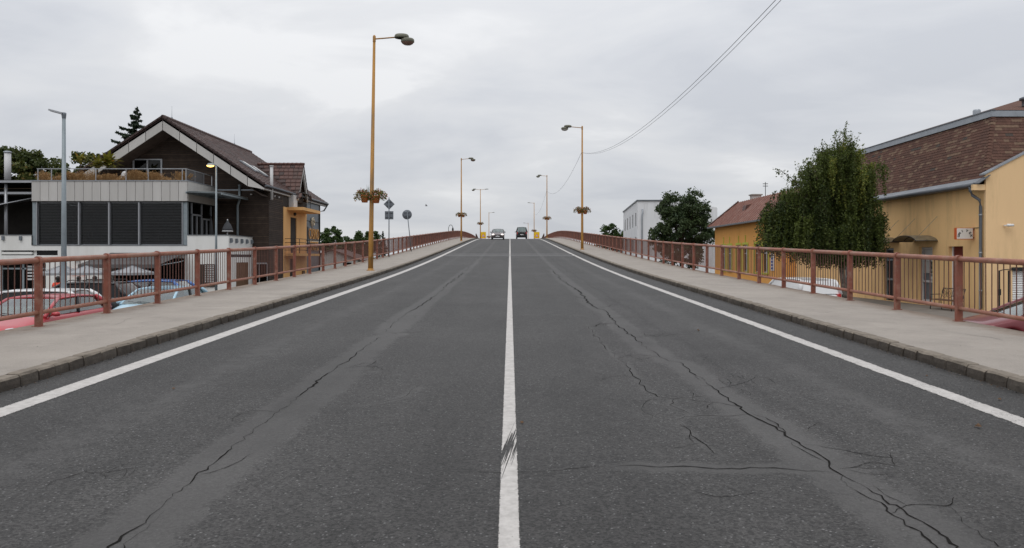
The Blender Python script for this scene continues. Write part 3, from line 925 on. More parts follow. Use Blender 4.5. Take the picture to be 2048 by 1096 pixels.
# ---- kerbs: single stones near, continuous run further on
for sx, nm in ((-1, 'kerb_left'), (1, 'kerb_right')):
    rr = random.Random(31 + sx)
    ystones = [2.0]
    while ystones[-1] < 52:
        ystones.append(ystones[-1] + rr.choice((.28, .30, .32, .34, .38, .44)))
    mb = MB()
    run = [Y0] + list(np.arange(Y0 + 3, 2, 3.0)) + [2.0]
    run2 = [ystones[-1]] + list(np.arange(math.ceil(ystones[-1]) + 1, Y1, 3.0))
    for rn in (run, run2):
        for a, b in zip(rn[:-1], rn[1:]):
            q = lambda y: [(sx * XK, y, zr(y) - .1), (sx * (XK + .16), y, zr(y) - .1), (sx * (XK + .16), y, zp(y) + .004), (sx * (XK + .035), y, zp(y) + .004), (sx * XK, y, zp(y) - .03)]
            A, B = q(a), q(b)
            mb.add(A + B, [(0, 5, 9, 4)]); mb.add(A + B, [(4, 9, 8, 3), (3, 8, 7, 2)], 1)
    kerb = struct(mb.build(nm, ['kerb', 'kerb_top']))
    shared = []
    for v in range(7):
        m_ = MB()
        j = lambda s: rr.uniform(-s, s)
        def ring(y):
            f_ = j(.004)
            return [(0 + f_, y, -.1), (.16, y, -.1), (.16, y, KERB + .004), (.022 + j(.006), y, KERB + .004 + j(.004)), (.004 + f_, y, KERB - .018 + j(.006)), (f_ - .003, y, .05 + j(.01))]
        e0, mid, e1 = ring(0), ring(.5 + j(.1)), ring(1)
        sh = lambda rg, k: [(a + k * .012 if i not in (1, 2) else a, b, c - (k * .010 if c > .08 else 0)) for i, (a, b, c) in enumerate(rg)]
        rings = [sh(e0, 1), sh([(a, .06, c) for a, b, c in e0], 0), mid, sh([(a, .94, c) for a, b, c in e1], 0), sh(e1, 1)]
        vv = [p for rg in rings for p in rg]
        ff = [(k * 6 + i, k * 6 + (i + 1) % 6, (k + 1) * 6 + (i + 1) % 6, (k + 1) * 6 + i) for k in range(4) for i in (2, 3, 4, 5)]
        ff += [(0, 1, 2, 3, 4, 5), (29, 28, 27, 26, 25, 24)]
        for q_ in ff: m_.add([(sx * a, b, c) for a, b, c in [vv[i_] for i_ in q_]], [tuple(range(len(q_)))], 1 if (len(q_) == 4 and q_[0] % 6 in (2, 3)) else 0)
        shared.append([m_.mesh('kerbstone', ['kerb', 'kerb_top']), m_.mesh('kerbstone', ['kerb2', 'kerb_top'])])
    for a, b in zip(ystones[:-1], ystones[1:]):
        gapw = rr.uniform(.012, .022)
        sl = (zr(b) - zr(a)) / (b - a)
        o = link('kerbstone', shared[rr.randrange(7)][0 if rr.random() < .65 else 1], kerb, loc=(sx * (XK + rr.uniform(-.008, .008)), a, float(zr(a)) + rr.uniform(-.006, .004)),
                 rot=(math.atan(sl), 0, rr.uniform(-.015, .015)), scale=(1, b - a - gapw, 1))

# ---- pavements: slabs of asphalt between transverse joints
for sx, nm, st in ((-1, 'pavement_left', 15.2), (1, 'pavement_right', 14.2)):
    base = MB()
    ysb = list(np.arange(Y0, Y1 + 2, 3.0))
    for a, b in zip(ysb[:-1], ysb[1:]):
        base.add([(sx * (XK + .13), a, zp(a) - .05), (sx * XP, a, zp(a) - .05), (sx * XP, b, zp(b) - .05), (sx * (XK + .13), b, zp(b) - .05)], [(0, 1, 2, 3)])
    pv = struct(base.build(nm, 'patch'))
    joints = [st + 8.7 * k for k in range(-7, 36)]
    rr = random.Random(77 + sx)
    for a, b in zip(joints[:-1], joints[1:]):
        m_ = MB()
        a_, b_ = a + .011, b - .011
        wob = [rr.uniform(-.05, .05) for _ in range(8)]
        yrow = list(np.linspace(a_, b_, 10))
        xrow = np.linspace(XK + .145, XP, 8)
        rows = []
        for iy, y in enumerate(yrow):
            row = []
            for ix, x in enumerate(xrow):
                yw = y + (wob[ix] * 0.5 if iy in (0, 9) else 0)
                xx = x + (rr.uniform(-.015, .02) if ix == 7 else 0)
                row.append((sx * xx, yw, float(zp(yw)) - (0.004 if iy in (0, 9) else 0)))
            rows.append(row)
        vv = [p for r_ in rows for p in r_]
        m_.add(vv, [(i * 8 + j, i * 8 + j + 1, (i + 1) * 8 + j + 1, (i + 1) * 8 + j) for i in range(9) for j in range(7)])
        for i in (0, 9):
            m_.add([rows[i][j] for j in range(8)] + [(p[0], p[1], p[2] - .045) for p in rows[i]], [(j, j + 1, j + 9, j + 8) for j in range(7)])
        e_ = [r_[7] for r_ in rows]
        m_.add(e_ + [(p[0], p[1], p[2] - .045) for p in e_], [(j, j + 1, j + 11, j + 10) for j in range(9)])
        m_.build('pavement_slab', 'pavement', pv)

# hairline cracks and dark specks in the pavements, grit and moss along the gutters
rr = random.Random(9)
for sx, pvn in ((-1, 'pavement_left'), (1, 'pavement_right')):
    pv = bpy.data.objects[pvn]
    for k in range(9):
        x, y = rr.uniform(5.4, 7.2), rr.uniform(8, 30)
        a = rr.choice((0, 0, 1.57)) + rr.uniform(-.4, .4)
        pth = [(x, y)]
        for j in range(rr.randint(10, 26)):
            a += rr.uniform(-.35, .35)
            pth.append((min(7.5, max(5.25, pth[-1][0] + math.cos(a) * .07)), pth[-1][1] + math.sin(a) * .1))
        vs_, fs_ = [], []
        for i, (x_, y_) in enumerate(pth):
            w_ = .006 * rr.uniform(.4, 1.4) * min(1, .3 + .2 * min(i, len(pth) - 1 - i))
            for s_ in (-1, 1):
                vs_.append((sx * (x_ + s_ * w_ * .7), y_ + s_ * w_ * .7, float(zp(y_)) + .0035))
        fs_ = [(2 * i, 2 * i + 1, 2 * i + 3, 2 * i + 2) for i in range(len(pth) - 1)]
        me_ = bpy.data.meshes.new('pavement_crack'); me_.from_pydata(vs_, [], fs_); me_.materials.append(M['patch'])
        link('pavement_crack', me_, pv)
    grit = MB()
    for k in range(1500):
        y = 3 + 32 * rr.random() ** 1.5
        q = rr.random()
        if q < .55: x = XK - .01 - abs(rr.gauss(0, .035)); z = float(zr(y)); 
        elif q < .8: x = XK - abs(rr.gauss(0, .22)); z = float(zr(y))
        else: x = rr.uniform(5.25, 7.6) if rr.random() < .4 else 7.5 - abs(rr.gauss(0, .15)); z = float(zp(y))
        r_ = rr.uniform(.004, .012) * (1.0 if q < .55 else .7)
        a = rr.uniform(0, 6.28)
        p = [(sx * x + r_ * math.cos(a + t_) * rr.uniform(.6, 1.2), y + r_ * math.sin(a + t_) * rr.uniform(.6, 1.2), z + .001) for t_ in (0, 2.1, 4.2)]
        grit.add(p + [(sx * x, y, z + r_ * .8)], [(0, 1, 3), (1, 2, 3), (2, 0, 3)], rr.choice((0, 0, 1, 2)))
    o = grit.build('gutter_grit', ['crack', 'kerb_top', 'dry_leaf'])
    tag(o, ('left' if sx < 0 else 'right') + ' gutter dirt, grit and scraps along the kerb foot', 'grit', kind='stuff')

# ---- railings
def make_post():
    m_ = MB()
    prof = [(-.047, -.03), (.047, -.03), (.047, .98)]
    for k in range(0, 9):
        a = math.pi * k / 8
        prof.append((.062 * math.cos(a), 1.035 + .065 * math.sin(a)))
    prof.append((-.047, .98))
    m_.prism(prof, 'y', -.0365, .0365)
    return m_


post_me = make_post().mesh('post', 'rail')
mtube = MB(); mtube.tube([(0, 0, 0), (0, 1, 0)], .044, 12); top_me = mtube.mesh('top_rail', 'rail_tube')
mtube = MB(); mtube.tube([(0, 0, 0), (0, 1, 0)], .034, 10); bot_me = mtube.mesh('bottom_rail', 'rail_tube')
mtube = MB(); mtube.tube([(0, 0, .21), (0, 0, 1.02)], .009, 6, cap=False); bal_me = mtube.mesh('baluster', 'rail_bar')
M_foot = MB(); M_foot.box(-.075, .075, -.06, .06, -.02, .008); foot_me = M_foot.mesh('base_plate', 'rail')

for sx, xr, st, lab in ((-1, -7.40, 11.8, 'long red-brown steel railing along the left pavement of the bridge'),
                        (1, 7.46, 12.5, 'long red-brown steel railing along the right pavement of the bridge')):
    rr = random.Random(4 + sx)
    rail = thing('bridge_railing', lab, 'railing', (xr, st, float(zp(st))))
    yp = [st + 2.0 * k for k in range(-9, 118)]
    nb = 0
    rest = MB()
    first = True
    for a, b in zip(yp[:-1], yp[1:]):
        za, zb = float(zp(a)), float(zp(b))
        ang = math.atan2(zb - za, b - a)
        ln = math.hypot(b - a, zb - za)
        link('post', post_me, rail, loc=(xr + rr.uniform(-.006, .006), a, za), rot=(rr.uniform(-.006, .006), rr.uniform(-.008, .008), 0))
        if -2 < a < 50:
            link('base_plate', foot_me, rail, loc=(xr, a, za))
        link('top_rail', top_me, rail, loc=(xr, a, za + 1.035), rot=(ang, 0, 0), scale=(1, ln, 1))
        link('bottom_rail', bot_me, rail, loc=(xr, a, za + .215), rot=(ang, 0, 0), scale=(1, ln, 1))
        for k in range(1, 14):
            y = a + (b - a) * k / 14
            if a > 7.5 and nb < 299:
                link('baluster', bal_me, rail, loc=(xr, y, za + (zb - za) * k / 14), rot=(0, rr.uniform(-.004, .004), 0)); nb += 1
            else:
                z = za + (zb - za) * k / 14
                rest.tube([(xr, y, z + .21), (xr, y, z + 1.02)], .009, 4, cap=False)
    o = rest.build('far_balusters', 'rail_bar', rail)
    o['kind'] = 'stuff'
# ------------------------------------------------------------------ bridge street lamps
def disc_head(mb, cx, cz, rx, ry, h, bowl):
    """oval luminaire: flat drum with a shallow bowl lens below"""
    prof = [(0.001, h * .5), (.55, h * .48), (.85, h * .38), (.98, h * .15), (1.0, -h * .1), (1.0, -h * .45), (.93, -h * .5)]
    mb.lathe([(r, z) for r, z in prof], 20, (cx, 0, cz), sx=rx, sy=ry)
    if bowl:
        mb.lathe([(.93, -h * .5), (.8, -h * .5 - bowl * .45), (.5, -h * .5 - bowl * .85), (.001, -h * .5 - bowl)], 20, (cx, 0, cz), sx=rx, sy=ry, mi=1)


def make_bridge_lamp(name, label, x, y, kind, side, lean=0.0):
    """kind 'disc': stacked oval heads; 'flat': slim flat head; 'double': disc head outwards and slim head inwards"""
    base = float(zp(y))
    t = thing(name, label, 'street lamp', (x, y, base), 'ochre street lamps along the bridge', world=False)
    t.rotation_euler = (0, lean, 0)
    s_ = -side                                  # arm points to the road
    h = 9.4
    m_ = MB()
    m_.tube([(0, 0, -.02), (0, 0, 1.3), (0, 0, 1.32), (0, 0, h)], [.107, .098, .094, .052], 14)
    m_.build('pole', 'lamp_ochre', t)
    m_ = MB(); m_.lathe([(.17, -.01), (.17, .02), (.115, .035), (.112, .10)], 14); m_.build('base_flange', 'lamp_ochre', t)
    m_ = MB(); m_.lathe([(.062, h - .22), (.062, h), (.03, h + .05), (.001, h + .05)], 12); m_.build('pole_cap', 'lamp_ochre', t)
    m_ = MB(); m_.box(-.05, .05, -.112, -.098, .55, .95); m_.build('service_hatch', 'lamp_ochre', t)

    def arm(sg, ln):
        a = MB(); a.tube([(sg * .03, 0, h - .10), (sg * ln, 0, h - .02)], .027, 8); a.build('arm', 'lamp_ochre', t)
    if kind in ('disc', 'double'):
        sg = s_ if kind == 'disc' else -s_
        sg = s_ if kind == 'disc' else side
        arm(sg, .85)
        a = MB(); disc_head(a, sg * 1.10, h + .03, .29, .21, .17, 0)
        hd = a.build('upper_housing', ['lamp_head', 'lens'], t)
        a = MB(); disc_head(a, sg * 1.34, h - .13, .27, .22, .17, .12)
        a.build('lamp_head', ['lamp_head', 'lens' if x < 0 else 'lens_pale'], t)
    if kind in ('flat', 'double'):
        arm(s_, .95)
        a = MB()
        a.prism([(s_ * .85, h - .06), (s_ * 1.5, h - .01), (s_ * 1.52, h + .05), (s_ * 1.2, h + .09), (s_ * .85, h + .02)], 'y', -.11, .11)
        a.build('flat_head', 'lamp_head', t)
    return t


LAMPS = [(-5.6, 30.2, 'disc', -1, 'nearest ochre lamp post on the left pavement with two oval heads', 0.016),
         (5.52, 57.5, 'disc', 1, 'nearest ochre lamp post on the right pavement carrying the two wires', 0.0),
         (-5.55, 85.7, 'disc', -1, 'ochre lamp post on the left pavement, second from the camera', 0.0),
         (5.55, 113, 'disc', 1, 'ochre lamp post on the right pavement, second from the camera', 0.0),
         (-5.55, 141, 'double', -1, 'T-shaped lamp post with an arm on both sides beyond the left crest', 0.0),
         (5.55, 173, 'flat', 1, 'slim-headed lamp post behind the right yellow warning board', 0.0),
         (-5.55, 198, 'flat', -1, 'slim-headed lamp post just left of the oncoming car', 0.0),
         (5.55, 230, 'flat', 1, 'farthest lamp post, small and grey right of the black van', 0.0)]
for (x, y, kind, side, lab, lean) in LAMPS:
    make_bridge_lamp('bridge_lamp', lab, x, y, kind, side, lean)

# the lamp beside the camera that carries the near end of the wires
make_bridge_lamp('bridge_lamp', 'lamp post on the right pavement beside the photographer holding the wires', 5.52, 1.5, 'disc', 1)

# ---- flower baskets clamped on the lamp posts
M['fl_leaf'] = leaf_mat('basket_leaf', (0.05, 0.10, 0.02), (0.19, 0.19, 0.05), 0.3, (0.34, 0.17, 0.05))
M['fl_pink'] = leaf_mat('basket_flower', (0.35, 0.07, 0.07), (0.55, 0.24, 0.16), 0.3, (0.6, 0.4, 0.1))


def leaf_quads(C, size, nrm=None, elong=1.5, seed=0, flat=0.0):
    """random leaf quads at centres C (n,3)"""
    g = np.random.default_rng(seed)
    n = len(C)
    d = g.normal(size=(n, 3))
    if nrm is not None: d = d + nrm
    d[:, 2] += flat
    d /= np.linalg.norm(d, axis=1, keepdims=True) + 1e-9
    a = np.cross(d, g.normal(size=(n, 3))); a /= np.linalg.norm(a, axis=1, keepdims=True) + 1e-9
    b = np.cross(d, a)
    s_ = (np.asarray(size) * g.uniform(.6, 1.25, n))[:, None] if np.ndim(size) == 0 else (np.asarray(size) * g.uniform(.7, 1.2, n))[:, None]
    a *= s_ * .5 * elong; b *= s_ * .5
    return np.stack([C - a, C + b * .9 - a * .1, C + a, C - b * .9 - a * .1], 1)


def flower_basket(x, y, label, seed, pink=0.35, big=1.0):
    z0 = float(zp(y)) + 2.72
    t = thing('flower_basket', label, 'flower basket', (x, y, z0), 'flower baskets clamped to the lamp posts')
    g = np.random.default_rng(seed)
    m_ = MB(); m_.tube([(x + .12 * math.cos(a), y + .12 * math.sin(a), z0 + .2) for a in np.linspace(0, 2 * math.pi, 15)], .016, 6, cap=False)
    m_.tube([(x - .3, y - .02, z0 + .17), (x + .3, y - .02, z0 + .17)], .014, 6)
    m_.build('clamp', 'galv_dark', t)
    for sg in (-1, 1):
        cx = x + sg * .23
        m_ = MB()
        m_.lathe([(.001, 0), (.115, 0), (.165, .24), (.18, .25), (.18, .30), (.16, .30), (.15, .26), (.001, .25)], 14, (cx, y - .03, z0 + (0.01 if sg < 0 else -.015)))
        m_.build('pot', 'terracotta', t)
        n = int(420 * big)
        ang = g.uniform(0, 2 * math.pi, n); rad = np.sqrt(g.uniform(0, 1, n)) * .36
        C = np.stack([cx + sg * .06 + np.cos(ang) * rad * 1.05, y - .03 + np.sin(ang) * rad * .8, z0 + .32 + (0.22 - rad * .45) * g.uniform(0, 1.2, n)], 1)
        hang = rad > .24
        C[hang, 2] -= g.uniform(0, .26, hang.sum())
        q = leaf_quads(C, .055, seed=seed + sg, flat=.4)
        fo = fast_quads('foliage', q, g.uniform(0, 1, n), ['fl_leaf'], t)
        k = int(n * pink)
        C2 = C[g.permutation(n)[:k]] + g.normal(0, .02, (k, 3)) + [0, 0, .03]
        fast_quads('blossom', leaf_quads(C2, .055, seed=seed + 9 + sg, elong=1.0), g.uniform(0, 1, k), ['fl_pink'], t)
    # a few upright grass blades
    m_ = MB()
    for k in range(12):
        a = g.uniform(-.18, -.02); hx = a + g.normal(0, .05)
        m_.tube([(x + a, y - .06, z0 + .28), (x + hx, y - .06 + g.normal(0, .03), z0 + .28 + g.uniform(.2, .42) * big)], [.006, .002], 4)
    m_.build('grass_blades', 'fl_leaf', t)


flower_basket(-5.6, 30.2, 'pair of terracotta pots with straggling flowers on the nearest left lamp', 11, .35, 1.1)
flower_basket(5.52, 57.5, 'pair of terracotta flower pots on the nearest right lamp post', 12, .5, 1.0)
flower_basket(-5.55, 85.7, 'small flower pots on the second left lamp post near the crest', 13, .4, .8)
flower_basket(5.55, 113, 'small flower pots on the second right lamp post near the crest', 14, .5, .8)
flower_basket(-5.55, 141, 'tiny flower pots on the T-shaped lamp post beside the left yellow board', 15, .5, .7)
flower_basket(5.55, 173, 'tiny flower pots on the lamp post above the right yellow board', 16, .5, .7)
flower_basket(-5.55, 198, 'tiny flower pots low on the far lamp left of the oncoming car', 17, .5, .7)

# ---- overhead wires
def catenary(name, label, a, b, sag, r, n=26, group='overhead wires'):
    a, b = Vector(a), Vector(b)
    pts = []
    for k in range(n + 1):
        t = k / n
        p = a.lerp(b, t); p.z -= 4 * sag * t * (1 - t); pts.append(p)
    m_ = MB(); m_.tube(pts, r, 5)
    return tag(m_.build(name, 'wire'), label, 'wire', group)


zA, zB, zC_, zD = float(zp(1.5)) + 7.55, float(zp(57.5)) + 7.42, float(zp(113)) + 7.1, float(zp(173)) + 7.0
catenary('overhead_wire', 'upper of the two wires rising to the top right from the nearest right lamp', (5.52, 1.5, zA + .1), (5.47, 57.5, zB), 1.82, .007)
catenary('overhead_wire', 'lower of the two wires rising to the top right from the nearest right lamp', (5.55, 1.5, zA + .06), (5.53, 57.5, zB - .02), 1.88, .006)
catenary('overhead_wire', 'thin wire sagging between the first and second right lamp posts', (5.47, 57.5, zB), (5.50, 113, zC_), 1.5, .010)
catenary('overhead_wire', 'thin wire sagging between the second and third right lamp posts', (5.50, 113, zC_), (5.5, 173, zD), 1.5, .010)

# ---- road signs seen from behind
def sign_pole(t, x, y, z0, z1, dx=0.0):
    m_ = MB(); m_.tube([(x + dx, y, z0), (x, y, z1)], .030, 10); m_.build('pole', 'galv_dark', t)


y_ = 44.0; zb = float(zp(y_)); x_ = -7.08
t = thing('road_sign', 'back of a diamond sign above a square plate by the left railing', 'road sign', (x_, y_, zb), 'grey backs of road signs')
sign_pole(t, x_, y_, zb - .05, zb + 3.5)
cz = zb + 3.03 + .08
m_ = MB(); d_ = .325; m_.prism([(x_ - d_, cz), (x_ - .02, cz - d_ + .02), (x_ + .02, cz - d_ + .02), (x_ + d_, cz), (x_ + .02, cz + d_ - .02), (x_ - .02, cz + d_ - .02)], 'y', y_ + .035, y_ + .06); dp = m_.build('diamond_plate', 'sign_back', t)
m_ = MB(); m_.box(x_ - .25, x_ + .25, y_ + .035, y_ + .06, zb + 2.22, zb + 2.70); sp_ = m_.build('square_plate', 'sign_back', t)
m_ = MB()
for zz in (cz - .12, cz + .12): m_.box(x_ - .16, x_ + .16, y_ + .01, y_ + .034, zz - .02, zz + .02)
m_.build('clamp', 'sign_rib', dp)
m_ = MB()
for zz in (zb + 2.33, zb + 2.59): m_.box(x_ - .2, x_ + .2, y_ + .01, y_ + .034, zz - .02, zz + .02)
m_.build('clamp', 'sign_rib', sp_)

y_ = 53.5; zb = float(zp(y_)); x_ = -7.33
t = thing('road_sign', 'grey back of a round sign on a leaning pole by the left railing', 'road sign', (x_, y_, zb), 'grey backs of road signs')
sign_pole(t, x_, y_, zb - .05, zb + 2.95, .32)
m_ = MB(); m_.lathe([(.001, 0), (.335, 0), (.345, .012), (.335, .025), (.001, .025)], 28, (x_, y_ + .035, zb + 2.62), axis='y'); dp = m_.build('round_plate', 'sign_back', t)
m_ = MB()
for zz in (-.14, .14): m_.box(x_ - .22, x_ + .22, y_ + .008, y_ + .033, zb + 2.62 + zz - .022, zb + 2.62 + zz + .022)
m_.build('clamp', 'sign_rib', dp)

# ---- yellow warning boards beyond the crest
for sg, x_, lab in ((-1, -5.36, 'yellow board with a red-bordered warning triangle left of the oncoming car'), (1, 5.40, 'yellow board with a red-bordered warning triangle right of the black van')):
    y_ = 151.0; zb = float(zp(y_))
    t = thing('warning_board', lab, 'road sign', (x_, y_, zb), 'yellow warning boards on the crest')
    z0 = zb + .38; w, h = .53, 1.30
    m_ = MB(); m_.box(x_ - w, x_ + w, y_, y_ + .04, z0, z0 + h); bd = m_.build('board', 'sign_yellow', t)
    zc = z0 + .56
    tri = lambda s_, c: [(x_ - .62 * s_, c - .40 * s_), (x_ + .62 * s_, c - .40 * s_), (x_, c + .68 * s_)]
    m_ = MB(); m_.prism(tri(.62, zc), 'y', y_ - .02, y_ - .003); tr = m_.build('warning_triangle', 'sign_red', t)
    m_ = MB(); m_.prism(tri(.40, zc - .01), 'y', y_ - .035, y_ - .023); m_.build('triangle_face', 'white', tr)
    m_ = MB(); m_.box(x_ - .04, x_ + .05, y_ - .05, y_ - .038, zc - .12, zc + .06); m_.build('pictogram', 'black', tr)
    m_ = MB(); m_.box(x_ - w + .05, x_ + w - .05, y_ - .012, y_ - .003, z0 + .02, z0 + .07); m_.build('red_strip', 'sign_red', t)
    m_ = MB()
    for q in (-.35, .35): m_.box(x_ + q - .03, x_ + q + .03, y_ + .045, y_ + .10, zb - .02, z0 + h * .8)
    m_.build('legs', 'galv_dark', t)

# ---- wedge-shaped parapet ends where the railing passes the crest
for sg, lab in ((-1, 'dark wedge-shaped parapet end beside the left yellow board'), (1, 'dark wedge-shaped parapet end beside the right yellow board')):
    x_, y_ = sg * 6.45, 148.0; zb = float(zp(y_))
    t = thing('parapet_end', lab, 'parapet', (x_, y_, zb), 'wedge parapet ends at the crest')
    m_ = MB(); m_.prism([(x_ + sg * .32, zb), (x_ + sg * .32, zb + 1.22), (x_ + sg * .2, zb + 1.3), (x_ - sg * .38, zb + .12), (x_ - sg * .38, zb)], 'y', y_, y_ + .12); m_.build('plate', 'tile', t)
    m_ = MB(); m_.box(x_ + sg * .28 - .05, x_ + sg * .28 + .05, y_ + .125, y_ + .22, zb - .05, zb + 1.15); m_.build('post', 'rail', t)

# ---- lantern on a curved bracket beyond the left railing
x_, y_ = -11.2, 137.0
t = thing('lantern', 'small dark lantern hanging from a curved pole beyond the left railing', 'lantern', (x_, y_, 0))
m_ = MB(); m_.tube([(x_, y_, 0), (x_, y_, 7.6)] + [(x_ + .4 - .4 * math.cos(a), y_, 7.6 + .75 * math.sin(a)) for a in np.linspace(.2, math.pi - .1, 9)], .045, 8); m_.build('pole', 'black', t)
m_ = MB(); m_.lathe([(.03, 8.05), (.10, 7.9), (.16, 7.75), (.2, 7.2), (.33, 6.95), (.30, 6.85), (.001, 6.85)], 12, (x_ + .78, y_, -.1)); m_.build('shade', 'black', t)
m_ = MB(); m_.lathe([(.001, 6.6), (.12, 6.64), (.16, 6.74)], 12, (x_ + .78, y_, 0)); m_.build('glass', 'lens_pale', t)

# ---- a bird in the sky left of the crest
t = thing('bird', 'tiny dark bird flying in the sky between the signs and the crest', 'bird', (-8.9, 80, Z(5.5)))
bx, by, bz = -8.9, 80, Z(5.5)
m_ = MB(); m_.lathe([(.001, -.16), (.03, -.1), (.045, 0), (.03, .08), (.02, .12), (.001, .15)], 8, (bx, by, bz), axis='x'); m_.build('body', 'black', t)
for sg in (-1, 1):
    m_ = MB(); m_.hexa([(bx - .05, by, bz), (bx + .05, by, bz), (bx - .02, by + sg * .28, bz + .16), (bx - .06, by + sg * .26, bz + .15)],
                       [(bx - .05, by, bz + .012), (bx + .05, by, bz + .012), (bx - .02, by + sg * .28, bz + .17), (bx - .06, by + sg * .26, bz + .16)]); m_.build('wing', 'black', t)

# ------------------------------------------------------------------ vehicles
def interp(pts, x):
    xs_ = [p[0] for p in pts]; ys_ = [p[1] for p in pts]
    return float(np.interp(x, xs_, ys_))


def smooth_profile(pts, n=160):
    xs_ = np.linspace(pts[0][0], pts[-1][0], n)
    ys_ = np.interp(xs_, [p[0] for p in pts], [p[1] for p in pts])
    k = np.array([1, 2, 3, 2, 1]) / 9
    yp = np.pad(ys_, 2, mode='edge')
    return list(zip(xs_, np.convolve(yp, k, 'valid')))


def make_car(label, cat, loc, rotz, paint_, group, L_=4.2, W_=1.72, roof=1.44, top=None, cab=None, wheels=None, glass='car_glass', lit=False,
             estate=False, name='parked_car', slope=0.0, plate_rear=True, roofrails=False):
    """local +Y is forward. top: hood/belt/deck heights along the body; cab: (rear base, rear roof, front roof, front base) in y"""
    hl, w = L_ / 2, W_ / 2
    top = top or [(-hl, .72), (-hl + .06, .98), (-hl + .5, 1.02), (0, .97), (hl - 1.25, .97), (hl - .9, .92), (hl - .25, .76), (hl - .05, .66), (hl, .5)]
    cab = cab or (-hl + .15, -hl + .6, .25, 1.05)
    wheels = wheels or (-hl + .78, hl - .82)
    tp = smooth_profile(top)
    t = thing(name, label, cat, loc, group, rotz, world=False)
    t.rotation_euler = (slope, 0, rotz)
    # body shell
    ys_ = list(np.linspace(-hl, hl, 74))
    m_ = MB()
    rings = []
    wr_, zc_ = .35, .315
    for y in ys_:
        u = abs(y) / hl
        ww = w * (1 - .20 * max(0, (u - .80) / .20) ** 2)
        zt = interp(tp, y)
        ar = 0
        for yw in wheels:
            if abs(y - yw) < wr_: ar = max(ar, zc_ + math.sqrt(wr_ ** 2 - (y - yw) ** 2))
        zb0 = .20 + .10 * max(0, (u - .86) / .14)
        z6 = max(zb0, ar); z5 = max(.40, ar + .02); z4 = max(.62, ar + .05); z3 = max(zt - .08, z4 + .02)
        half = [(0, zt + .03), (.5 * ww, zt + .025), (.82 * ww, zt + .005), (.94 * ww, zt - .03), (.985 * ww, min(z3, zt - .06) if z3 > zt - .06 else z3), (1.0 * ww, min(z4, zt - .1)), (.995 * ww, min(z5, zt - .14)), (.955 * ww, min(z6, zt - .18)), (.70 * ww, zb0), (0, zb0)]
        rings.append([(x, y, z) for x, z in half] + [(-x, y, z) for x, z in half[-2:0:-1]])
    k = len(rings[0])
    m_.add([p for r_ in rings for p in r_], [(i * k + j, (i + 1) * k + j, (i + 1) * k + (j + 1) % k, i * k + (j + 1) % k) for i in range(len(rings) - 1) for j in range(k)], 0, True)
    o_ = len(m_.v) - len(rings) * k
    m_.f.append(tuple(o_ + j for j in range(k))); m_.m.append(0); m_.s.append(False)
    e_ = o_ + (len(rings) - 1) * k
    m_.f.append(tuple(e_ + j for j in range(k))[::-1]); m_.m.append(0); m_.s.append(False)
    body = m_.build('body', paint_, t)
    yr0, yr1, yf1, yf0 = cab
    zb_ = lambda y: interp(tp, y) + .0
    wb, wr = w * .93, w * .74
    zr_ = roof
    # roof
    m_ = MB()
    NR, NCx = 9, 9
    def roofz(u, v):    # u along, v across -1..1
        return zr_ - .045 * v * v - .035 * (2 * u - 1) ** 2
    up, dn = [], []
    for i in range(NR):
        u = i / (NR - 1); y = yr1 + (yf1 - yr1) * u
        for j in range(NCx):
            v = -1 + 2 * j / (NCx - 1)
            up.append((wr * v * (1 - .03 * (2 * u - 1) ** 2), y, roofz(u, v))); dn.append((wr * v * .97, y, roofz(u, v) - .035))
    f1 = [(i * NCx + j, i * NCx + j + 1, (i + 1) * NCx + j + 1, (i + 1) * NCx + j) for i in range(NR - 1) for j in range(NCx - 1)]
    m_.add(up, f1, 0, True); m_.add(dn, [q[::-1] for q in f1], 0, True)
    o2 = len(m_.v) - 2 * NR * NCx; nn = NR * NCx
    rim = [j for j in range(NCx)] + [i * NCx + NCx - 1 for i in range(1, NR)] + [(NR - 1) * NCx + j for j in range(NCx - 2, -1, -1)] + [i * NCx for i in range(NR - 2, 0, -1)]
    for a, b in zip(rim, rim[1:] + rim[:1]):
        m_.f.append((o2 + a, o2 + b, o2 + nn + b, o2 + nn + a)); m_.m.append(0); m_.s.append(False)
    rf = m_.build('roof', paint_, t)
    if roofrails:
        m_ = MB()
        for sg in (-1, 1): m_.tube([(sg * wr * .9, yr1 + .15, zr_ - .03), (sg * wr * .9, yr1 + .25, zr_ + .04), (sg * wr * .9, yf1 - .25, zr_ + .04), (sg * wr * .9, yf1 - .1, zr_ - .03)], .018, 6)
        m_.build('roof_rails', 'black_trim', rf)
    zrc, zrf = roofz(0, 1), roofz(1, 1)
    ymid = (yr0 + yf0) / 2 + .05
    ymidr = (yr1 + yf1) / 2 + .02
    for sg in (-1, 1):
        m_ = MB(); m_.tube([(sg * wb, yf0, zb_(yf0) - .02), (sg * (wb * .45 + wr * .55), yf0 + (yf1 - yf0) * .55, zb_(yf0) + (zrf - zb_(yf0)) * .58), (sg * wr, yf1, zrf - .01)], [.05, .045, .045], 8); m_.build('windscreen_pillar', paint_, t)
        m_ = MB(); m_.tube([(sg * wb, yr0 + .05, zb_(yr0) - .02), (sg * (wb * .4 + wr * .6), yr0 + (yr1 - yr0) * .6, zb_(yr0) + (zrc - zb_(yr0)) * .62), (sg * wr, yr1, zrc - .01)], [.10, .085, .06], 8); m_.build('rear_pillar', paint_, t)
        m_ = MB(); m_.tube([(sg * wb * .995, ymid, zb_(ymid) - .02), (sg * wr, ymidr, roofz(.5, 1) - .01)], .04, 8); m_.build('door_pillar', 'black_trim' if isinstance(glass, str) else glass, t)
        m_ = MB(); m_.tube([(sg * wr, yr1 + (yf1 - yr1) * q, roofz(q, 1) - .012) for q in np.linspace(0, 1, 7)], .032, 8); m_.build('roof_edge', paint_, t)
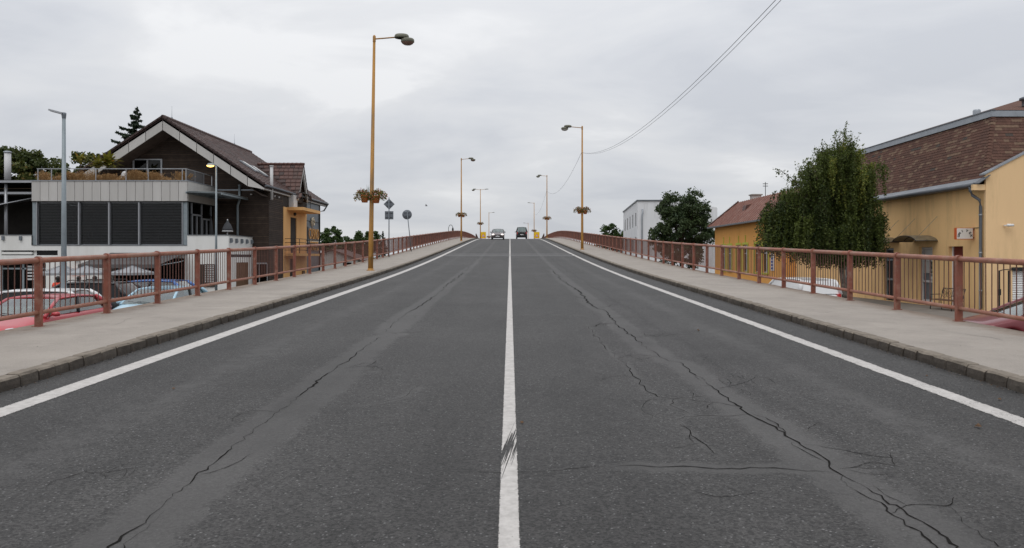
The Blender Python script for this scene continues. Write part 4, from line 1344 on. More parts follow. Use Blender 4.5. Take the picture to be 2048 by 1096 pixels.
        for (ya, yb, yc, yd) in ((yr0 + .05, ymid, ymidr, yr1), (ymid, yf0, yf1, ymidr)):
            m_ = MB()
            pa = [(sg * wb * .985, ya, zb_(ya)), (sg * wb * .985, yb, zb_(yb)), (sg * wr * .985, yc, roofz((yc - yr1) / (yf1 - yr1), 1) - .02), (sg * wr * .985, yd, roofz((yd - yr1) / (yf1 - yr1), 1) - .02)]
            pb = [(p[0] - sg * .012, p[1], p[2]) for p in pa]
            m_.hexa(pa, pb); m_.build('side_window', glass, t)
        # mirror
        m_ = MB(); m_.lathe([(.001, -.10), (.07, -.085), (.085, 0), (.06, .085), (.001, .10)], 10, (sg * (w + .085), yf0 - .22, zb_(yf0) + .06), axis='x', sy=.75, sx=.7); m_.tube([(sg * w * .93, yf0 - .2, zb_(yf0) + .01), (sg * (w + .05), yf0 - .21, zb_(yf0) + .05)], .022, 6)
        m_.build('wing_mirror', paint_ if not lit else 'black_trim', t)
        for yh in (ymid - .78, ymid + .18):
            m_ = MB(); m_.tube([(sg * w * .995, yh, .84), (sg * (w + .022), yh + .03, .845), (sg * (w + .022), yh + .15, .845), (sg * w * .995, yh + .18, .84)], .014, 6); m_.build('door_handle', paint_, t)
        m_ = MB(); m_.tube([(sg * (w + .002), y, .56) for y in np.linspace(wheels[0] + .42, wheels[1] - .42, 4)], .022, 6); m_.build('rub_strip', 'black_trim', t)
        for yw in wheels:
            m_ = MB(); m_.lathe([(.19, -.095), (.295, -.1), (.315, -.07), (.318, 0), (.315, .07), (.295, .1), (.19, .095)], 24, (sg * (w - .115), yw, .318), axis='x')
            wh = m_.build('wheel', 'rubber', t)
            m_ = MB(); m_.lathe([(.001, sg * .07), (.06, sg * .085), (.10, sg * .06), (.17, sg * .065), (.195, sg * .09), (.205, sg * .09), (.205, -sg * .09)], 20, (sg * (w - .115), yw, .318), axis='x'); m_.build('rim', 'rim', wh)
        # lights
        m_ = MB(); y0 = hl - .12; zt = interp(tp, hl - .2)
        m_.lathe([(.001, .10), (.10, .085), (.15, .03), (.155, -.06)], 12, (sg * w * .66, hl - .17, zt - .075), axis='y', sx=1.25, sy=.62); m_.build('headlight', 'head_on' if lit else 'head', t)
        m_ = MB(); zz = interp(tp, -hl + .1)
        if estate: m_.box(sg * w * .80 - .065, sg * w * .80 + .065, -hl - .02, -hl + .1, zz - .36, zz + .02)
        else: m_.box(sg * w * .74 - .13, sg * w * .74 + .13, -hl - .015, -hl + .12, zz - .25, zz - .05)
        m_.build('tail_light', 'tail', t)

    def screen(nm, y0, y1, z0, z1, bow, g_):
        m_ = MB(); va, vb = [], []
        for i in range(5):
            q = i / 4
            for j in range(9):
                v = -1 + 2 * j / 8
                ww = (wb * .95) + (wr * .95 - wb * .95) * q
                p = (ww * v, y0 + (y1 - y0) * q + bow * (1 - v * v), z0 + (z1 - z0) * q + .012 * math.sin(math.pi * q))
                va.append(p); vb.append((p[0], p[1] - .01 * (1 if bow > 0 else -1), p[2] - .004))
        ff = [(i * 9 + j, i * 9 + j + 1, (i + 1) * 9 + j + 1, (i + 1) * 9 + j) for i in range(4) for j in range(8)]
        m_.add(va, ff, 0, True); m_.add(vb, [q[::-1] for q in ff], 0, True)
        return m_.build(nm, g_, t)
    ws_ = screen('windscreen', yf0 + .03, yf1 + .01, zb_(yf0) + .01, zrf - .005, .09, 'car_glass')
    screen('rear_window', yr0 + .0, yr1 - .01, zb_(yr0) + .02, zrc - .01, -.07, glass)
    m_ = MB(); m_.tube([(-.3, yf0 + .1, zb_(yf0) + .045), (.25, yf0 + .02, zb_(yf0) + .09)], .009, 5); m_.tube([(.05, yf0 + .12, zb_(yf0) + .045), (.55, yf0 + .02, zb_(yf0) + .09)], .009, 5); m_.build('wipers', 'black_trim', ws_)
    # front and rear faces
    zt = interp(tp, hl - .1)
    m_ = MB(); m_.prism([(-w * .42, zt - .24), (w * .42, zt - .24), (w * .46, zt - .06), (-w * .46, zt - .06)], 'y', hl - .09, hl + .008); gr = m_.build('grille', 'black_trim', t)
    m_ = MB(); m_.lathe([(.001, .02), (.05, .018), (.055, 0)], 14, (0, hl + .01, zt - .12), axis='y'); m_.build('badge', 'rim', gr)
    m_ = MB(); m_.box(-w * .62, w * .62, hl - .07, hl + .02, .26, .38); m_.build('lower_grille', 'black_trim', t)
    m_ = MB(); m_.box(-.26, .26, hl + .022, hl + .034, .40, .51); m_.build('number_plate', 'plate', t)
    m_ = MB(); m_.box(-w * .86, w * .86, -hl - .05, -hl + .10, .36, .54); m_.build('rear_bumper', paint_ if not lit else 'black_trim', t)
    m_ = MB(); m_.box(-.26, .26, -hl - .028, -hl - .012, .60, .71); m_.build('number_plate', 'plate', t)
    # interior
    m_ = MB(); m_.box(-w * .85, w * .85, yr0 + .2, yf0 - .1, .35, .5); m_.box(-w * .85, w * .85, yf0 - .5, yf0 - .05, .5, zb_(yf0) - .03); m_.build('dashboard', 'seat', t)
    for (sx_, sy_) in ((-.36, .15), (.36, .15), (-.36, -.75), (.36, -.75)):
        yb_ = (yr0 + yf0) / 2 + sy_
        if yb_ < yr0 + .35: yb_ = yr0 + .35
        m_ = MB(); m_.box(sx_ - .23, sx_ + .23, yb_ - .1, yb_ + .45, .45, .62)
        m_.hexa([(sx_ - .22, yb_ - .12, .5), (sx_ + .22, yb_ - .12, .5), (sx_ + .22, yb_ + .02, .5), (sx_ - .22, yb_ + .02, .5)], [(sx_ - .18, yb_ - .3, 1.06), (sx_ + .18, yb_ - .3, 1.06), (sx_ + .18, yb_ - .2, 1.06), (sx_ - .18, yb_ - .2, 1.06)])
        m_.lathe([(.001, 1.1), (.11, 1.12), (.13, 1.2), (.10, 1.29), (.001, 1.30)], 10, (sx_, yb_ - .27, 0), sy=.5); m_.build('seat', 'seat', t)
    m_ = MB(); m_.tube([(-.36 + .18 * math.cos(a), yf0 - .55 + .06 * math.sin(a), .93 + .17 * math.sin(a)) for a in np.linspace(0, 2 * math.pi, 15)], .016, 6, cap=False); m_.build('steering_wheel', 'black_trim', t)
    return t


def sl(y):
    return math.atan(float(zr(y + 1) - zr(y - 1)) / 2)


make_car('dark oncoming hatchback with both headlights lit on the crest', 'car', (-1.66, 103.0, float(zr(103))), math.pi, P['grey'], None, 4.3, 1.78, 1.47, lit=True, name='car',
         slope=-sl(103))
hl = 2.15
van_top = [(-hl, .95), (-hl + .05, 1.08), (-hl + .6, 1.10), (0, 1.08), (hl - 1.1, 1.06), (hl - .8, 1.0), (hl - .2, .86), (hl - .03, .72), (hl, .5)]
make_car('tall black van driving away over the crest, seen from behind', 'van', (1.84, 120.0, float(zr(120))), 0, P['van'], None, 4.3, 1.76, 1.88, van_top, (-hl + .06, -hl + .28, .35, 1.15),
         name='van', estate=True, slope=sl(120))
# ------------------------------------------------------------------ left: cafe and gabled house
def boards(mb, org, u, w, z0, z1, nrm, pitch=.115, th=.035, gap=.034, mi=0, clip=None):
    """horizontal cladding boards on a wall plane; clip(z) -> (u0,u1)"""
    org, u, nrm = Vector(org), Vector(u), Vector(nrm)
    z = z0
    while z < z1 - .02:
        zt = min(z + pitch - gap, z1)
        segs = clip((z + zt) / 2) if clip else [(0, w)]
        for (a, b) in segs:
            if b - a < .02: continue
            p = lambda q, zz, d: (org + u * q + nrm * d).to_tuple()[:2] + (zz,)
            mb.hexa([p(a, z, 0), p(b, z, 0), p(b, zt, 0), p(a, zt, 0)], [p(a, z, th), p(b, z, th), p(b, zt, th * .75), p(a, zt, th * .75)], mi if (int(z * 977) * 7919) % 10 < 8 else 2)
        z += pitch


def tiles(mb, corners, nu, nv, th=.03, lap=.18, mats=(0, 1, 2), weights=(.6, .25, .15), seed=0, clip=None, mi_under=0):
    """roof tiles on the quad corners (bottom-left, bottom-right, top-right, top-left), each a small tilted slab"""
    rr_ = random.Random(seed)
    bl, br, tr_, tl = [Vector(c) for c in corners]
    nrm = (br - bl).cross(tl - bl).normalized()
    P_ = lambda a, b: bl.lerp(br, a).lerp(tl.lerp(tr_, a), b)
    for j in range(nv):
        b0, b1 = j / nv, min(1.0, (j + 1 + lap) / nv)
        off = .5 if j % 2 else 0
        for i in range(-1, nu):
            a0, a1 = max(0, (i + off + .04) / nu), min(1, (i + 1 + off - .04) / nu)
            if a1 - a0 < .15 / nu: continue
            if clip and not clip((a0 + a1) / 2, (b0 + b1) / 2): continue
            mi = rr_.choices(mats, weights)[0]
            h0 = th * rr_.uniform(.85, 1.25)
            q = [P_(a0, b0) + nrm * h0, P_(a1, b0) + nrm * h0, P_(a1, b1) + nrm * .004, P_(a0, b1) + nrm * .004]
            lo = [P_(a0, b0) - nrm * .005, P_(a1, b0) - nrm * .005]
            mb.add(q + lo, [(0, 1, 2, 3), (4, 5, 1, 0), (4, 0, 3), (5, 2, 1)], mi)


# ======== cafe wing with planted roof terrace
FD = 47.3                     # facade plane
XL, XT = -30.1, -20.3         # ends of the wing
zt, zf, zw = Z(4.84), Z(3.55), Z(.755)
cafe = thing('cafe_wing', 'white cafe wing with blinds, pale fascia and planted roof terrace left of the gabled house', 'building', (-25, FD, 0))
m_ = MB()
gz = zw
# ground floor and window band fronts
m_.wall((-36, FD, 0), (1, 0, 0), 36 - 17.7, Z(.755), [(10.9, 15.55, .12, Z(-.05)), (3.9, 6.8, 0.1, Z(-.35)), (4.0, 7.55, Z(.14), Z(.45))], .35, (0, -1, 0))
m_.wall((XT, FD, Z(.755)), (1, 0, 0), 2.6, .645, [], .1, (0, -1, 0))
m_.wall((-36, FD, Z(.755)), (1, 0, 0), 36 - 30.1, .645, [], .1, (0, -1, 0))
m_.wall((-17.7, FD, 0), (0, 1, 0), 4.4, Z(1.40), [(1.3, 3.6, .05, Z(-.32)), (.35, 4.2, Z(.02), Z(.20))], .2, (1, 0, 0))
# backs of the parapets and balcony floor
m_.box(-20.2, -17.85, FD + .15, FD + 4.3, Z(.2), Z(.35))
m_.add([(-20.3, FD + .15, Z(.3)), (-17.85, FD + .15, Z(.3)), (-17.85, FD + .15, Z(1.4)), (-20.3, FD + .15, Z(1.4))], [(0, 1, 2, 3)])
m_.add([(-17.85, FD + .15, Z(.3)), (-17.85, FD + 4.4, Z(.3)), (-17.85, FD + 4.4, Z(1.4)), (-17.85, FD + .15, Z(1.4))], [(0, 1, 2, 3)])
m_.box(-36, -30.1, FD + .02, FD + 7, Z(.2), Z(.35))
# terrace slab, back and left end walls
m_.box(XL + .05, XT - .05, FD + .10, FD + 6, zf + .12, zt - .05)
m_.box(XL, XT, FD + 5.9, FD + 6.1, 0, zt - .05)
m_.box(XL + .02, XL + .2, FD + .2, FD + 5.9, 0, zf)
m_.box(-36, XT + .01, FD + .4, FD + 5.8, Z(.60), Z(.74))
m_.box(-36, -17.9, FD + 4.32, FD + 4.38, 0, Z(.2))
m_.build('wall', 'white_wall', cafe)
# rooms
m_ = MB()
m_.box(-25.3, -20.25, FD + 4.0, FD + 4.1, 0, Z(.6)); m_.box(-25.4, -25.2, FD + .36, FD + 4, 0, Z(.6)); m_.box(-25.3, -20.2, FD + .36, FD + 4.1, .09, .11)
m_.build('ground_room', 'dark_room', cafe)
m_ = MB()
m_.box(XL + .25, XT - .1, FD + 4.5, FD + 4.6, Z(.75), zf + .1); m_.box(XL + .25, XT - .1, FD + .4, FD + 4.6, Z(.742), Z(.76)); m_.box(XL + .25, XT - .1, FD + .3, FD + 4.6, zf + .02, zf + .1)
m_.build('upper_room', 'dark_room2', cafe)
m_ = MB()
rr = random.Random(3)
for k in range(7):
    x_ = -29.3 + k * 1.3 + rr.uniform(-.3, .3)
    m_.box(x_ - .35, x_ + .35, FD + 1.6, FD + 2.3, Z(1.46), Z(1.5)); m_.box(x_ - .04, x_ + .04, FD + 1.9, FD + 2.0, Z(.76), Z(1.46))
    m_.box(x_ - .8, x_ - .45, FD + 1.7, FD + 2.1, Z(1.2), Z(1.25)); m_.box(x_ - .82, x_ - .78, FD + 1.7, FD + 2.1, Z(.76), Z(1.7))
    m_.lathe([(.02, .3), (.05, .25), (.22, 0), (.2, 0)], 12, (x_ + .2, FD + 2.6, Z(2.6)))
    m_.tube([(x_ + .2, FD + 2.6, Z(2.9)), (x_ + .2, FD + 2.6, zf)], .01, 4)
m_.build('room_furniture', 'wicker', cafe)
# ochre panel added for the yellow wall glimpsed in the left bay
m_ = MB(); m_.box(-29.5, -28.3, FD + 3.6, FD + 3.7, Z(1.0), Z(2.2)); m_.build('ochre_panel', 'ochre_wall', cafe)
# fascia panels, single boards
pw = (XT - XL) / 18
pm = [MB(), MB()]
for k in range(2):
    pm[k].box(.013, pw - .013, -.03, .02, zf + .004, zt - .03)
pmesh = [pm[0].mesh('fascia_panel', 'panel'), pm[1].mesh('fascia_panel', 'panel2')]
for k in range(18):
    link('fascia_panel', pmesh[rr.random() < .4], cafe, loc=(XL + k * pw, FD + .03, 0))
for k in range(9):
    m_ = MB(); m_.box(XT - .02, XT + .03, FD + .06 + k * .488, FD + .06 + (k + 1) * .488 - .008, zf + .004, zt - .03); m_.build('fascia_panel', 'panel', cafe)
m_ = MB(); m_.box(XL - .02, XT + .03, FD - .04, FD + .12, zt - .026, zt + .02); m_.box(XT - .1, XT + .06, FD + .12, FD + 4.4, zt - .024, zt + .018); m_.build('coping', 'zinc', cafe)
m_ = MB(); m_.box(XL + .02, XT - .02, FD + .0, FD + .1, zf - .05, zf); m_.box(XT - .1, XT - .002, FD + .12, FD + 4.4, zf - .05, zf + .002); m_.build('soffit_trim', 'gap', cafe)
# window band: frames, glass, blinds
bays = [(-29.82, -27.16), (-27.16, -25.26), (-25.26, -23.37), (-23.37, -20.62)]
for (a, b) in bays:
    m_ = MB()
    for q in (a + .03, b - .03): m_.box(q - .03, q + .03, FD + .20, FD + .27, zw + .02, zf - .05)
    for q in (zw + .05, zf - .09): m_.box(a + .06, b - .06, FD + .20, FD + .27, q - .035, q + .035)
    wn = m_.build('window', 'alu', cafe)
    m_ = MB(); m_.box(a + .06, b - .06, FD + .23, FD + .236, zw + .08, zf - .12); m_.build('pane', 'glass', wn)
    m_ = MB()
    n = 28
    for k in range(n):
        z = zw + .10 + (zf - zw - .2) * k / (n - 1) + rr.uniform(-.003, .003)
        m_.hexa([(a + .05, FD + .07, z), (b - .05, FD + .07, z), (b - .05, FD + .105, z + .004), (a + .05, FD + .105, z + .004)],
                [(a + .05, FD + .07, z + .008), (b - .05, FD + .07, z + .008), (b - .05, FD + .105, z + .012), (a + .05, FD + .105, z + .012)])
    bl_ = m_.build('blind', 'slat', wn); bl_['kind'] = 'stuff'
    for q in (a + .02, b - .02):
        m_ = MB(); m_.box(q - .022, q + .022, FD + .04, FD + .13, zw + .02, zf - .05); m_.build('blind_guide', 'alu', wn)
m_ = MB(); m_.box(XT - .30, XT - .05, FD + .1, FD + .3, zw, zf - .05); m_.build('corner_column', 'galv', cafe)
m_ = MB(); m_.box(XL, XL + .26, FD + .1, FD + .3, zw, zf - .05); m_.build('corner_column', 'galv', cafe)
m_ = MB(); m_.box(XL + .05, XT - .0, FD - .03, FD + .2, zw - .002, zw + .03); m_.build('window_sill', 'zinc_dark', cafe)
# glazed doors onto the balcony on the right end
m_ = MB(); m_.box(XT - .12, XT - .10, FD + .35, FD + 4.3, Z(.36), zf - .05); m_.build('side_glass', 'glass', cafe)
for (a, b, tz) in ((FD + .9, FD + 2.35, 2.75), (FD + 2.5, FD + 3.9, 2.55)):
    m_ = MB()
    for q in (a, (a + b) / 2, b): m_.box(XT - .09, XT - .03, q - .04, q + .04, Z(.36), Z(tz))
    for q in (Z(.42), Z(tz)): m_.box(XT - .088, XT - .032, a + .041, b - .041, q - .05, q + .05)
    m_.build('balcony_door', 'alu', cafe)
m_ = MB()
for q in (FD + .85, FD + 2.42, FD + 3.95): m_.box(XT - .1, XT - .04, q - .03, q + .03, Z(2.8), zf - .05)
m_.build('transom_posts', 'alu', cafe)
# balcony parapet copings and their little drain spouts
m_ = MB(); m_.box(-20.28, -17.64, FD - .04, FD + .18, Z(1.40), Z(1.44)); m_.box(-17.88, -17.64, FD + .18, FD + 4.4, Z(1.401), Z(1.439)); m_.box(-36, -30.12, FD - .04, FD + .18, Z(1.40), Z(1.44)); m_.build('parapet_coping', 'zinc_dark', cafe)
for (x_, y_, ax) in [(-17.66, FD + .25 + .95 * k, 'x') for k in range(5)] + [(-31.85, FD - .04, 'y'), (-30.75, FD - .04, 'y')]:
    m_ = MB()
    if ax == 'x': m_.prism([(y_ - .05, Z(1.22)), (y_ + .05, Z(1.2)), (y_ + .14, Z(1.02)), (y_ + .06, Z(.97)), (y_ - .05, Z(.92))], 'x', x_ - .03, x_ + .11)
    else: m_.box(x_ - .07, x_ + .07, y_ - .08, y_ + .03, Z(1.08), Z(1.34))
    m_.build('wall_spotlight', 'galv_dark', cafe)
# awning over the dark ground-floor opening
m_ = MB()
a, b = -25.1, -20.35
q0 = [(a, FD - .02, Z(.28)), (b, FD - .02, Z(.28)), (b, FD - 3.6, Z(-.42)), (a, FD - 3.6, Z(-.42))]
m_.hexa(q0, [(x, y, z + .02) for x, y, z in q0]); m_.box(a, b, FD - 3.63, FD - 3.605, Z(-.62), Z(-.40))
m_.build('awning', 'canvas_dark', cafe)
m_ = MB()
for q in (a + .15, b - .15, (a + b) / 2): m_.tube([(q, FD - .03, Z(-.2)), (q + .5, FD - 1.9, Z(-.28)), (q, FD - 3.55, Z(-.48))], .03, 6)
m_.build('awning_arms', 'galv', cafe)
# shop windows and doors at street level
m_ = MB()
for q in (-32.1, -30.75, -29.2): m_.box(q - .06, q + .06, FD + .2, FD + .3, .1, Z(-.35))
m_.box(-32.04, -29.26, FD + .2, FD + .3, Z(-.75), Z(-.65)); m_.box(-32.04, -29.26, FD + .202, FD + .298, .1, .35); m_.build('shop_door', 'galv', cafe)
m_ = MB(); m_.box(-32.1, -29.2, FD + .24, FD + .25, .1, Z(-.35)); m_.box(-32, -28.45, FD + .24, FD + .25, Z(.14), Z(.45)); m_.build('shop_glass', 'glass', cafe)
m_ = MB(); m_.box(-32.3, -28.3, FD + .5, FD + .6, 0.1, Z(.6)); m_.build('shop_backing', 'dark_room', cafe)
m_ = MB()
for k in range(5): m_.box(-30.5, -29.5, FD + .19, FD + .2, Z(-.62 - .2 * k), Z(-.52 - .2 * k))
m_.build('shop_stickers', 'pale', cafe)
m_ = MB(); m_.box(-17.75, -17.71, FD + 1.3, FD + 3.6, .05, Z(-.32)); m_.build('side_door', 'wood', cafe)
m_ = MB()
for k in range(20): m_.box(-17.82, -17.72, FD + .36 + .192 * k, FD + .36 + .192 * k + .17, Z(.03), Z(.19))
m_.build('glass_blocks', 'dark_grey', cafe)
m_ = MB(); m_.box(-19.55, -18.45, FD - .06, FD - .004, Z(-1.85), Z(-.42)); nb_ = m_.build('notice_board', 'wicker', cafe)
m_ = MB()
for k in range(10):
    for j in range(4): m_.box(-19.2 + j * .17, -19.1 + j * .17, FD - .07, FD - .061, Z(-.56 - .11 * k), Z(-.50 - .11 * k))
m_.build('notice_lettering', 'pale', nb_)
m_ = MB(); m_.box(-27.35, -27.05, FD - .22, FD - .0, Z(-.12), Z(.05)); m_.lathe([(.05, 0), (.06, .2)], 10, (-27.2, FD - .3, Z(-.16)), axis='y'); m_.build('security_camera', 'dark_grey', cafe)
# lit orange sign on the white wall
m_ = MB(); m_.box(-27.6, -26.7, FD - .1, FD - .004, Z(-1.05), Z(-.88)); m_.build('lit_sign', 'sign_lit', cafe)
# terrace railing with glass infill
m_ = MB()
zr0, zr1 = zt + .02, Z(5.57)
for q in (XL + .35, XL + 1.2, XL + 2.1, XL + 4.0, XL + 5.9, XL + 7.3, XL + 9.45, XT - .12): m_.box(q - .025, q + .025, FD + .08, FD + .13, zr0, zr1)
m_.box(XL + .3, XT - .09, FD + .07, FD + .14, zr1, zr1 + .045)
m_.box(XT - .15, XT - .08, FD + .14, FD + 4.3, zr1 + .001, zr1 + .044)
for q in (1.4, 2.8, 4.2): m_.box(XT - .14, XT - .09, FD + q - .025, FD + q + .025, zr0, zr1)
m_.build('terrace_railing', 'alu', cafe)
m_ = MB(); m_.box(XT - .125, XT - .105, FD + .2, FD + 2.9, zr0 + .02, zr1 - .03); m_.build('privacy_cloth', 'canvas_dark', cafe)
# glass canopy over the balcony
m_ = MB()
for y in np.linspace(FD - .3, FD + 4.2, 6): m_.tube([(XT + .04, y, Z(4.10)), (-18.0, y, Z(4.02))], .035, 6)
m_.box(-18.05, -17.96, FD - .36, FD + 4.3, Z(3.93), Z(4.03)); m_.box(XT + .04, XT + .1, FD - .36, FD + 4.3, Z(4.0), Z(4.1)); m_.build('canopy_frame', 'galv', cafe)
m_ = MB(); q0 = [(XT + .1, FD - .35, Z(4.15)), (-17.95, FD - .35, Z(4.07)), (-17.95, FD + 4.2, Z(4.07)), (XT + .1, FD + 4.2, Z(4.15))]; m_.hexa(q0, [(x, y, z + .02) for x, y, z in q0]); m_.build('canopy_glass', 'frost', cafe)

# ---- dry ornamental grass on the terrace edge
M['straw'] = leaf_mat('straw', (0.24, 0.13, 0.055), (0.46, 0.29, 0.13), 0.3)
g = np.random.default_rng(21)
n = 5200
cl = g.uniform(XL + .4, XT - .2, 42)
cx = cl[g.integers(0, 42, n)] + g.normal(0, .13, n)
cx = np.clip(cx, XL + .3, XT - .2)
ht = g.uniform(.25, .72, n) * (0.75 + .35 * np.sin(cx * 3.1) * np.cos(cx * 1.3))
by = FD + .22 + g.uniform(0, .55, n)
lean = g.normal(0, .16, (n, 2))
w = g.uniform(.006, .013, n)
z0 = zt - .02
V = np.zeros((n, 4, 3))
V[:, 0] = np.stack([cx - w, by, np.full(n, z0)], 1); V[:, 1] = np.stack([cx + w, by, np.full(n, z0)], 1)
V[:, 2] = np.stack([cx + lean[:, 0] + w * .6, by + lean[:, 1], z0 + ht], 1); V[:, 3] = np.stack([cx + lean[:, 0] - w * .6, by + lean[:, 1], z0 + ht], 1)
# feathery heads
k = 2600
H_ = V[:k, 2] + g.normal(0, .03, (k, 3))
V = np.concatenate([V, leaf_quads(H_, .05, seed=3, elong=2.5, flat=0)], 0)
o = fast_quads('ornamental_grass', V, g.uniform(0, 1, len(V)), ['straw'])
tag(o, 'dry straw-coloured grass planted along the roof terrace edge', 'grass', kind='stuff')

# ---- potted palms on the terrace
M['palm'] = leaf_mat('palm_leaf', (0.10, 0.12, 0.015), (0.26, 0.22, 0.035), 0.35, (0.35, 0.13, 0.03))


def potted_palm(x, y, z, h, n, label, seed, spread=.6):
    rr_ = random.Random(seed)
    t = thing('potted_palm', label, 'potted plant', (x, y, z), 'palms in pots on the roof terrace')
    m_ = MB(); m_.lathe([(.001, 0), (.17, 0), (.23, .42), (.24, .45), (.2, .45), (.001, .40)], 14, (x, y, z)); m_.build('pot', 'black', t)
    m_ = MB(); m_.tube([(x, y, z + .4), (x + .02, y, z + h * .55)], [.05, .04], 8); m_.build('stem', 'bark', t)
    V_, rn = [], []
    for k_ in range(n):
        a = rr_.uniform(0, 2 * math.pi); el = rr_.uniform(.3, 1.35); ln = rr_.uniform(.55, 1.0) * spread
        p = Vector((x + .02, y, z + h * rr_.uniform(.45, .62)))
        d = Vector((math.cos(a) * math.cos(el), math.sin(a) * math.cos(el), math.sin(el)))
        side = d.cross(Vector((0, 0, 1))).normalized()
        prev = p; wd = .012
        for s_ in range(6):
            nd = (d + Vector((0, 0, -.16 * s_))).normalized()
            nxt = prev + nd * ln / 6
            w2 = [.035, .05, .055, .045, .03, .004][s_] * spread / .6
            V_.append([prev - side * wd, prev + side * wd, nxt + side * w2, nxt - side * w2]); rn.append(rr_.random() * .8 + .15)
            prev, wd = nxt, w2
    fast_quads('fronds', np.array([[tuple(p) for p in q] for q in V_]), np.array(rn), ['palm'], t)


potted_palm(-27.7, FD + 1.2, zt, 2.5, 22, 'spiky reddish palm in a pot beside the left lamp on the terrace', 1, 1.0)
potted_palm(-26.1, FD + 1.5, zt, 2.1, 80, 'bushy yellow-green palm in a pot at the terrace middle', 2, 1.15)
potted_palm(-27.0, FD + 1.9, zt, 2.0, 45, 'small green palm in a dark pot between the other two', 3, .95)
m_ = MB()
t = thing('covered_furniture', 'pale folded cloth bundle on the terrace at the foot of the gable', 'furniture', (-24.9, FD + 1.3, zt))
m_.lathe([(.001, .75), (.1, .7), (.22, .4), (.3, .1), (.32, 0), (.001, 0)], 12, (-24.9, FD + 1.3, zt), sx=1.3); m_.build('cover', 'pale', t)
m_ = MB(); m_.tube([(-24.9 + .3 * math.cos(a), FD + 1.3 + .22 * math.sin(a), zt + .38) for a in np.linspace(0, 2 * math.pi, 13)], .015, 5, cap=False); m_.build('cord', 'dark_grey', t)

# ---- things on the balcony
t = thing('covered_grill', 'dark grey bell-shaped cover standing on a small white balcony table', 'cover', (-18.0, FD + .9, Z(1.75)))
m_ = MB(); m_.lathe([(.001, .66), (.05, .64), (.10, .52), (.2, .40), (.30, .15), (.33, .03), (.30, 0), (.001, 0)], 16, (-18.05, FD + .75, Z(1.72))); m_.build('cover', 'dark_grey', t)
m_ = MB(); m_.lathe([(.001, .08), (.04, .06), (.04, -.02)], 10, (-18.05, FD + .75, Z(2.38))); m_.build('knob', 'pale', t)
t = thing('side_table', 'small round white table at the balcony parapet', 'table', (-18.05, FD + .75, Z(.35)))
m_ = MB(); m_.lathe([(.001, 1.36), (.33, 1.36), (.34, 1.33), (.33, 1.30), (.001, 1.30)], 18, (-18.05, FD + .75, Z(.35))); m_.build('table_top', 'pale', t)
m_ = MB(); m_.tube([(-18.05, FD + .75, Z(.35)), (-18.05, FD + .75, Z(1.65))], .04, 8); m_.build('leg', 'pale', t)
m_ = MB(); m_.lathe([(.2, 0), (.2, .03), (.05, .05)], 14, (-18.05, FD + .75, Z(.35))); m_.build('foot', 'pale', t)
t = thing('folded_parasol', 'folded black parasol leaning by the balcony glass doors', 'parasol', (-19.2, FD + 1.2, Z(.35)))
m_ = MB(); m_.tube([(-19.2, FD + 1.2, Z(.35)), (-19.3, FD + 1.2, Z(2.75))], .02, 6); m_.build('pole', 'galv_dark', t)
m_ = MB(); m_.tube([(-19.22, FD + 1.2, Z(.9)), (-19.24, FD + 1.2, Z(1.3)), (-19.28, FD + 1.2, Z(2.4)), (-19.3, FD + 1.2, Z(2.7))], [.14, .15, .07, .02], 9); m_.build('cloth', 'black', t)

# ======== gabled brown house
BD = 50.2                          # barge plane
XR, ZR_ = -23.2, Z(9.41)           # ridge
XE, ZE = -16.4, Z(4.91)            # right eave
XEL = 2 * XR - XE
WD, WX = 51.7, -16.6               # block front and road-side wall
RE = 67.4                          # far end of roof
house = thing('gabled_house', 'dark brown timber-clad house with tiled gable roof and a road-side dormer', 'house', (XR, WD, 0))
slp = (ZR_ - ZE) / (XE - XR)
GW = 51.95                         # gable wall plane
m_ = MB()
m_.prism([(XEL + .6, 0), (WX, 0), (WX, ZE - .15), (XR, ZR_ - .55), (XEL + .6, ZE - .15)], 'y', GW, RE - 1.6)
m_.build('core', 'dark_room', house)
# block in front of the gable
m_ = MB(); m_.box(-20.25, WX - .01, WD, GW + .6, 0, Z(4.60)); m_.build('front_block', 'dark_room', house)
m_ = MB()
boards(m_, (-20.2, WD - .002, 0), (1, 0, 0), 3.6, Z(-.3), Z(4.60), (0, -1, 0), pitch=.13, mi=0)
boards(m_, (WX, WD, 0), (0, 1, 0), 3.25, .1, Z(4.60), (1, 0, 0), pitch=.13, mi=1)
o = m_.build('block_cladding', ['board', 'board2', 'board3'], house); o['kind'] = 'stuff'
m_ = MB()
def gclip(z):
    hw = (ZR_ - .35 - z) / slp
    segs = [(max(0, (XR - hw) - XEL), min(XE - XEL, (XR + hw) - XEL))]
    if Z(4.84) < z < Z(6.8):
        a0, a1 = -26.0 - XEL, -24.0 - XEL
        s0, s1 = segs[0]
        segs = [(s0, a0), (a1, s1)]
    return segs
boards(m_, (XEL, GW - .002, 0), (1, 0, 0), XE - XEL, Z(4.60), ZR_ - .6, (0, -1, 0), pitch=.13, clip=gclip)
o = m_.build('gable_cladding', ['board', 'board2', 'board3'], house); o['kind'] = 'stuff'
m_ = MB(); m_.box(-20.3, WX + .06, WD - .06, WD + .1, Z(4.60), Z(4.68)); m_.box(WX - .1, WX + .058, WD + .1, WD + 3.2, Z(4.602), Z(4.678)); m_.build('block_coping', 'zinc', house)
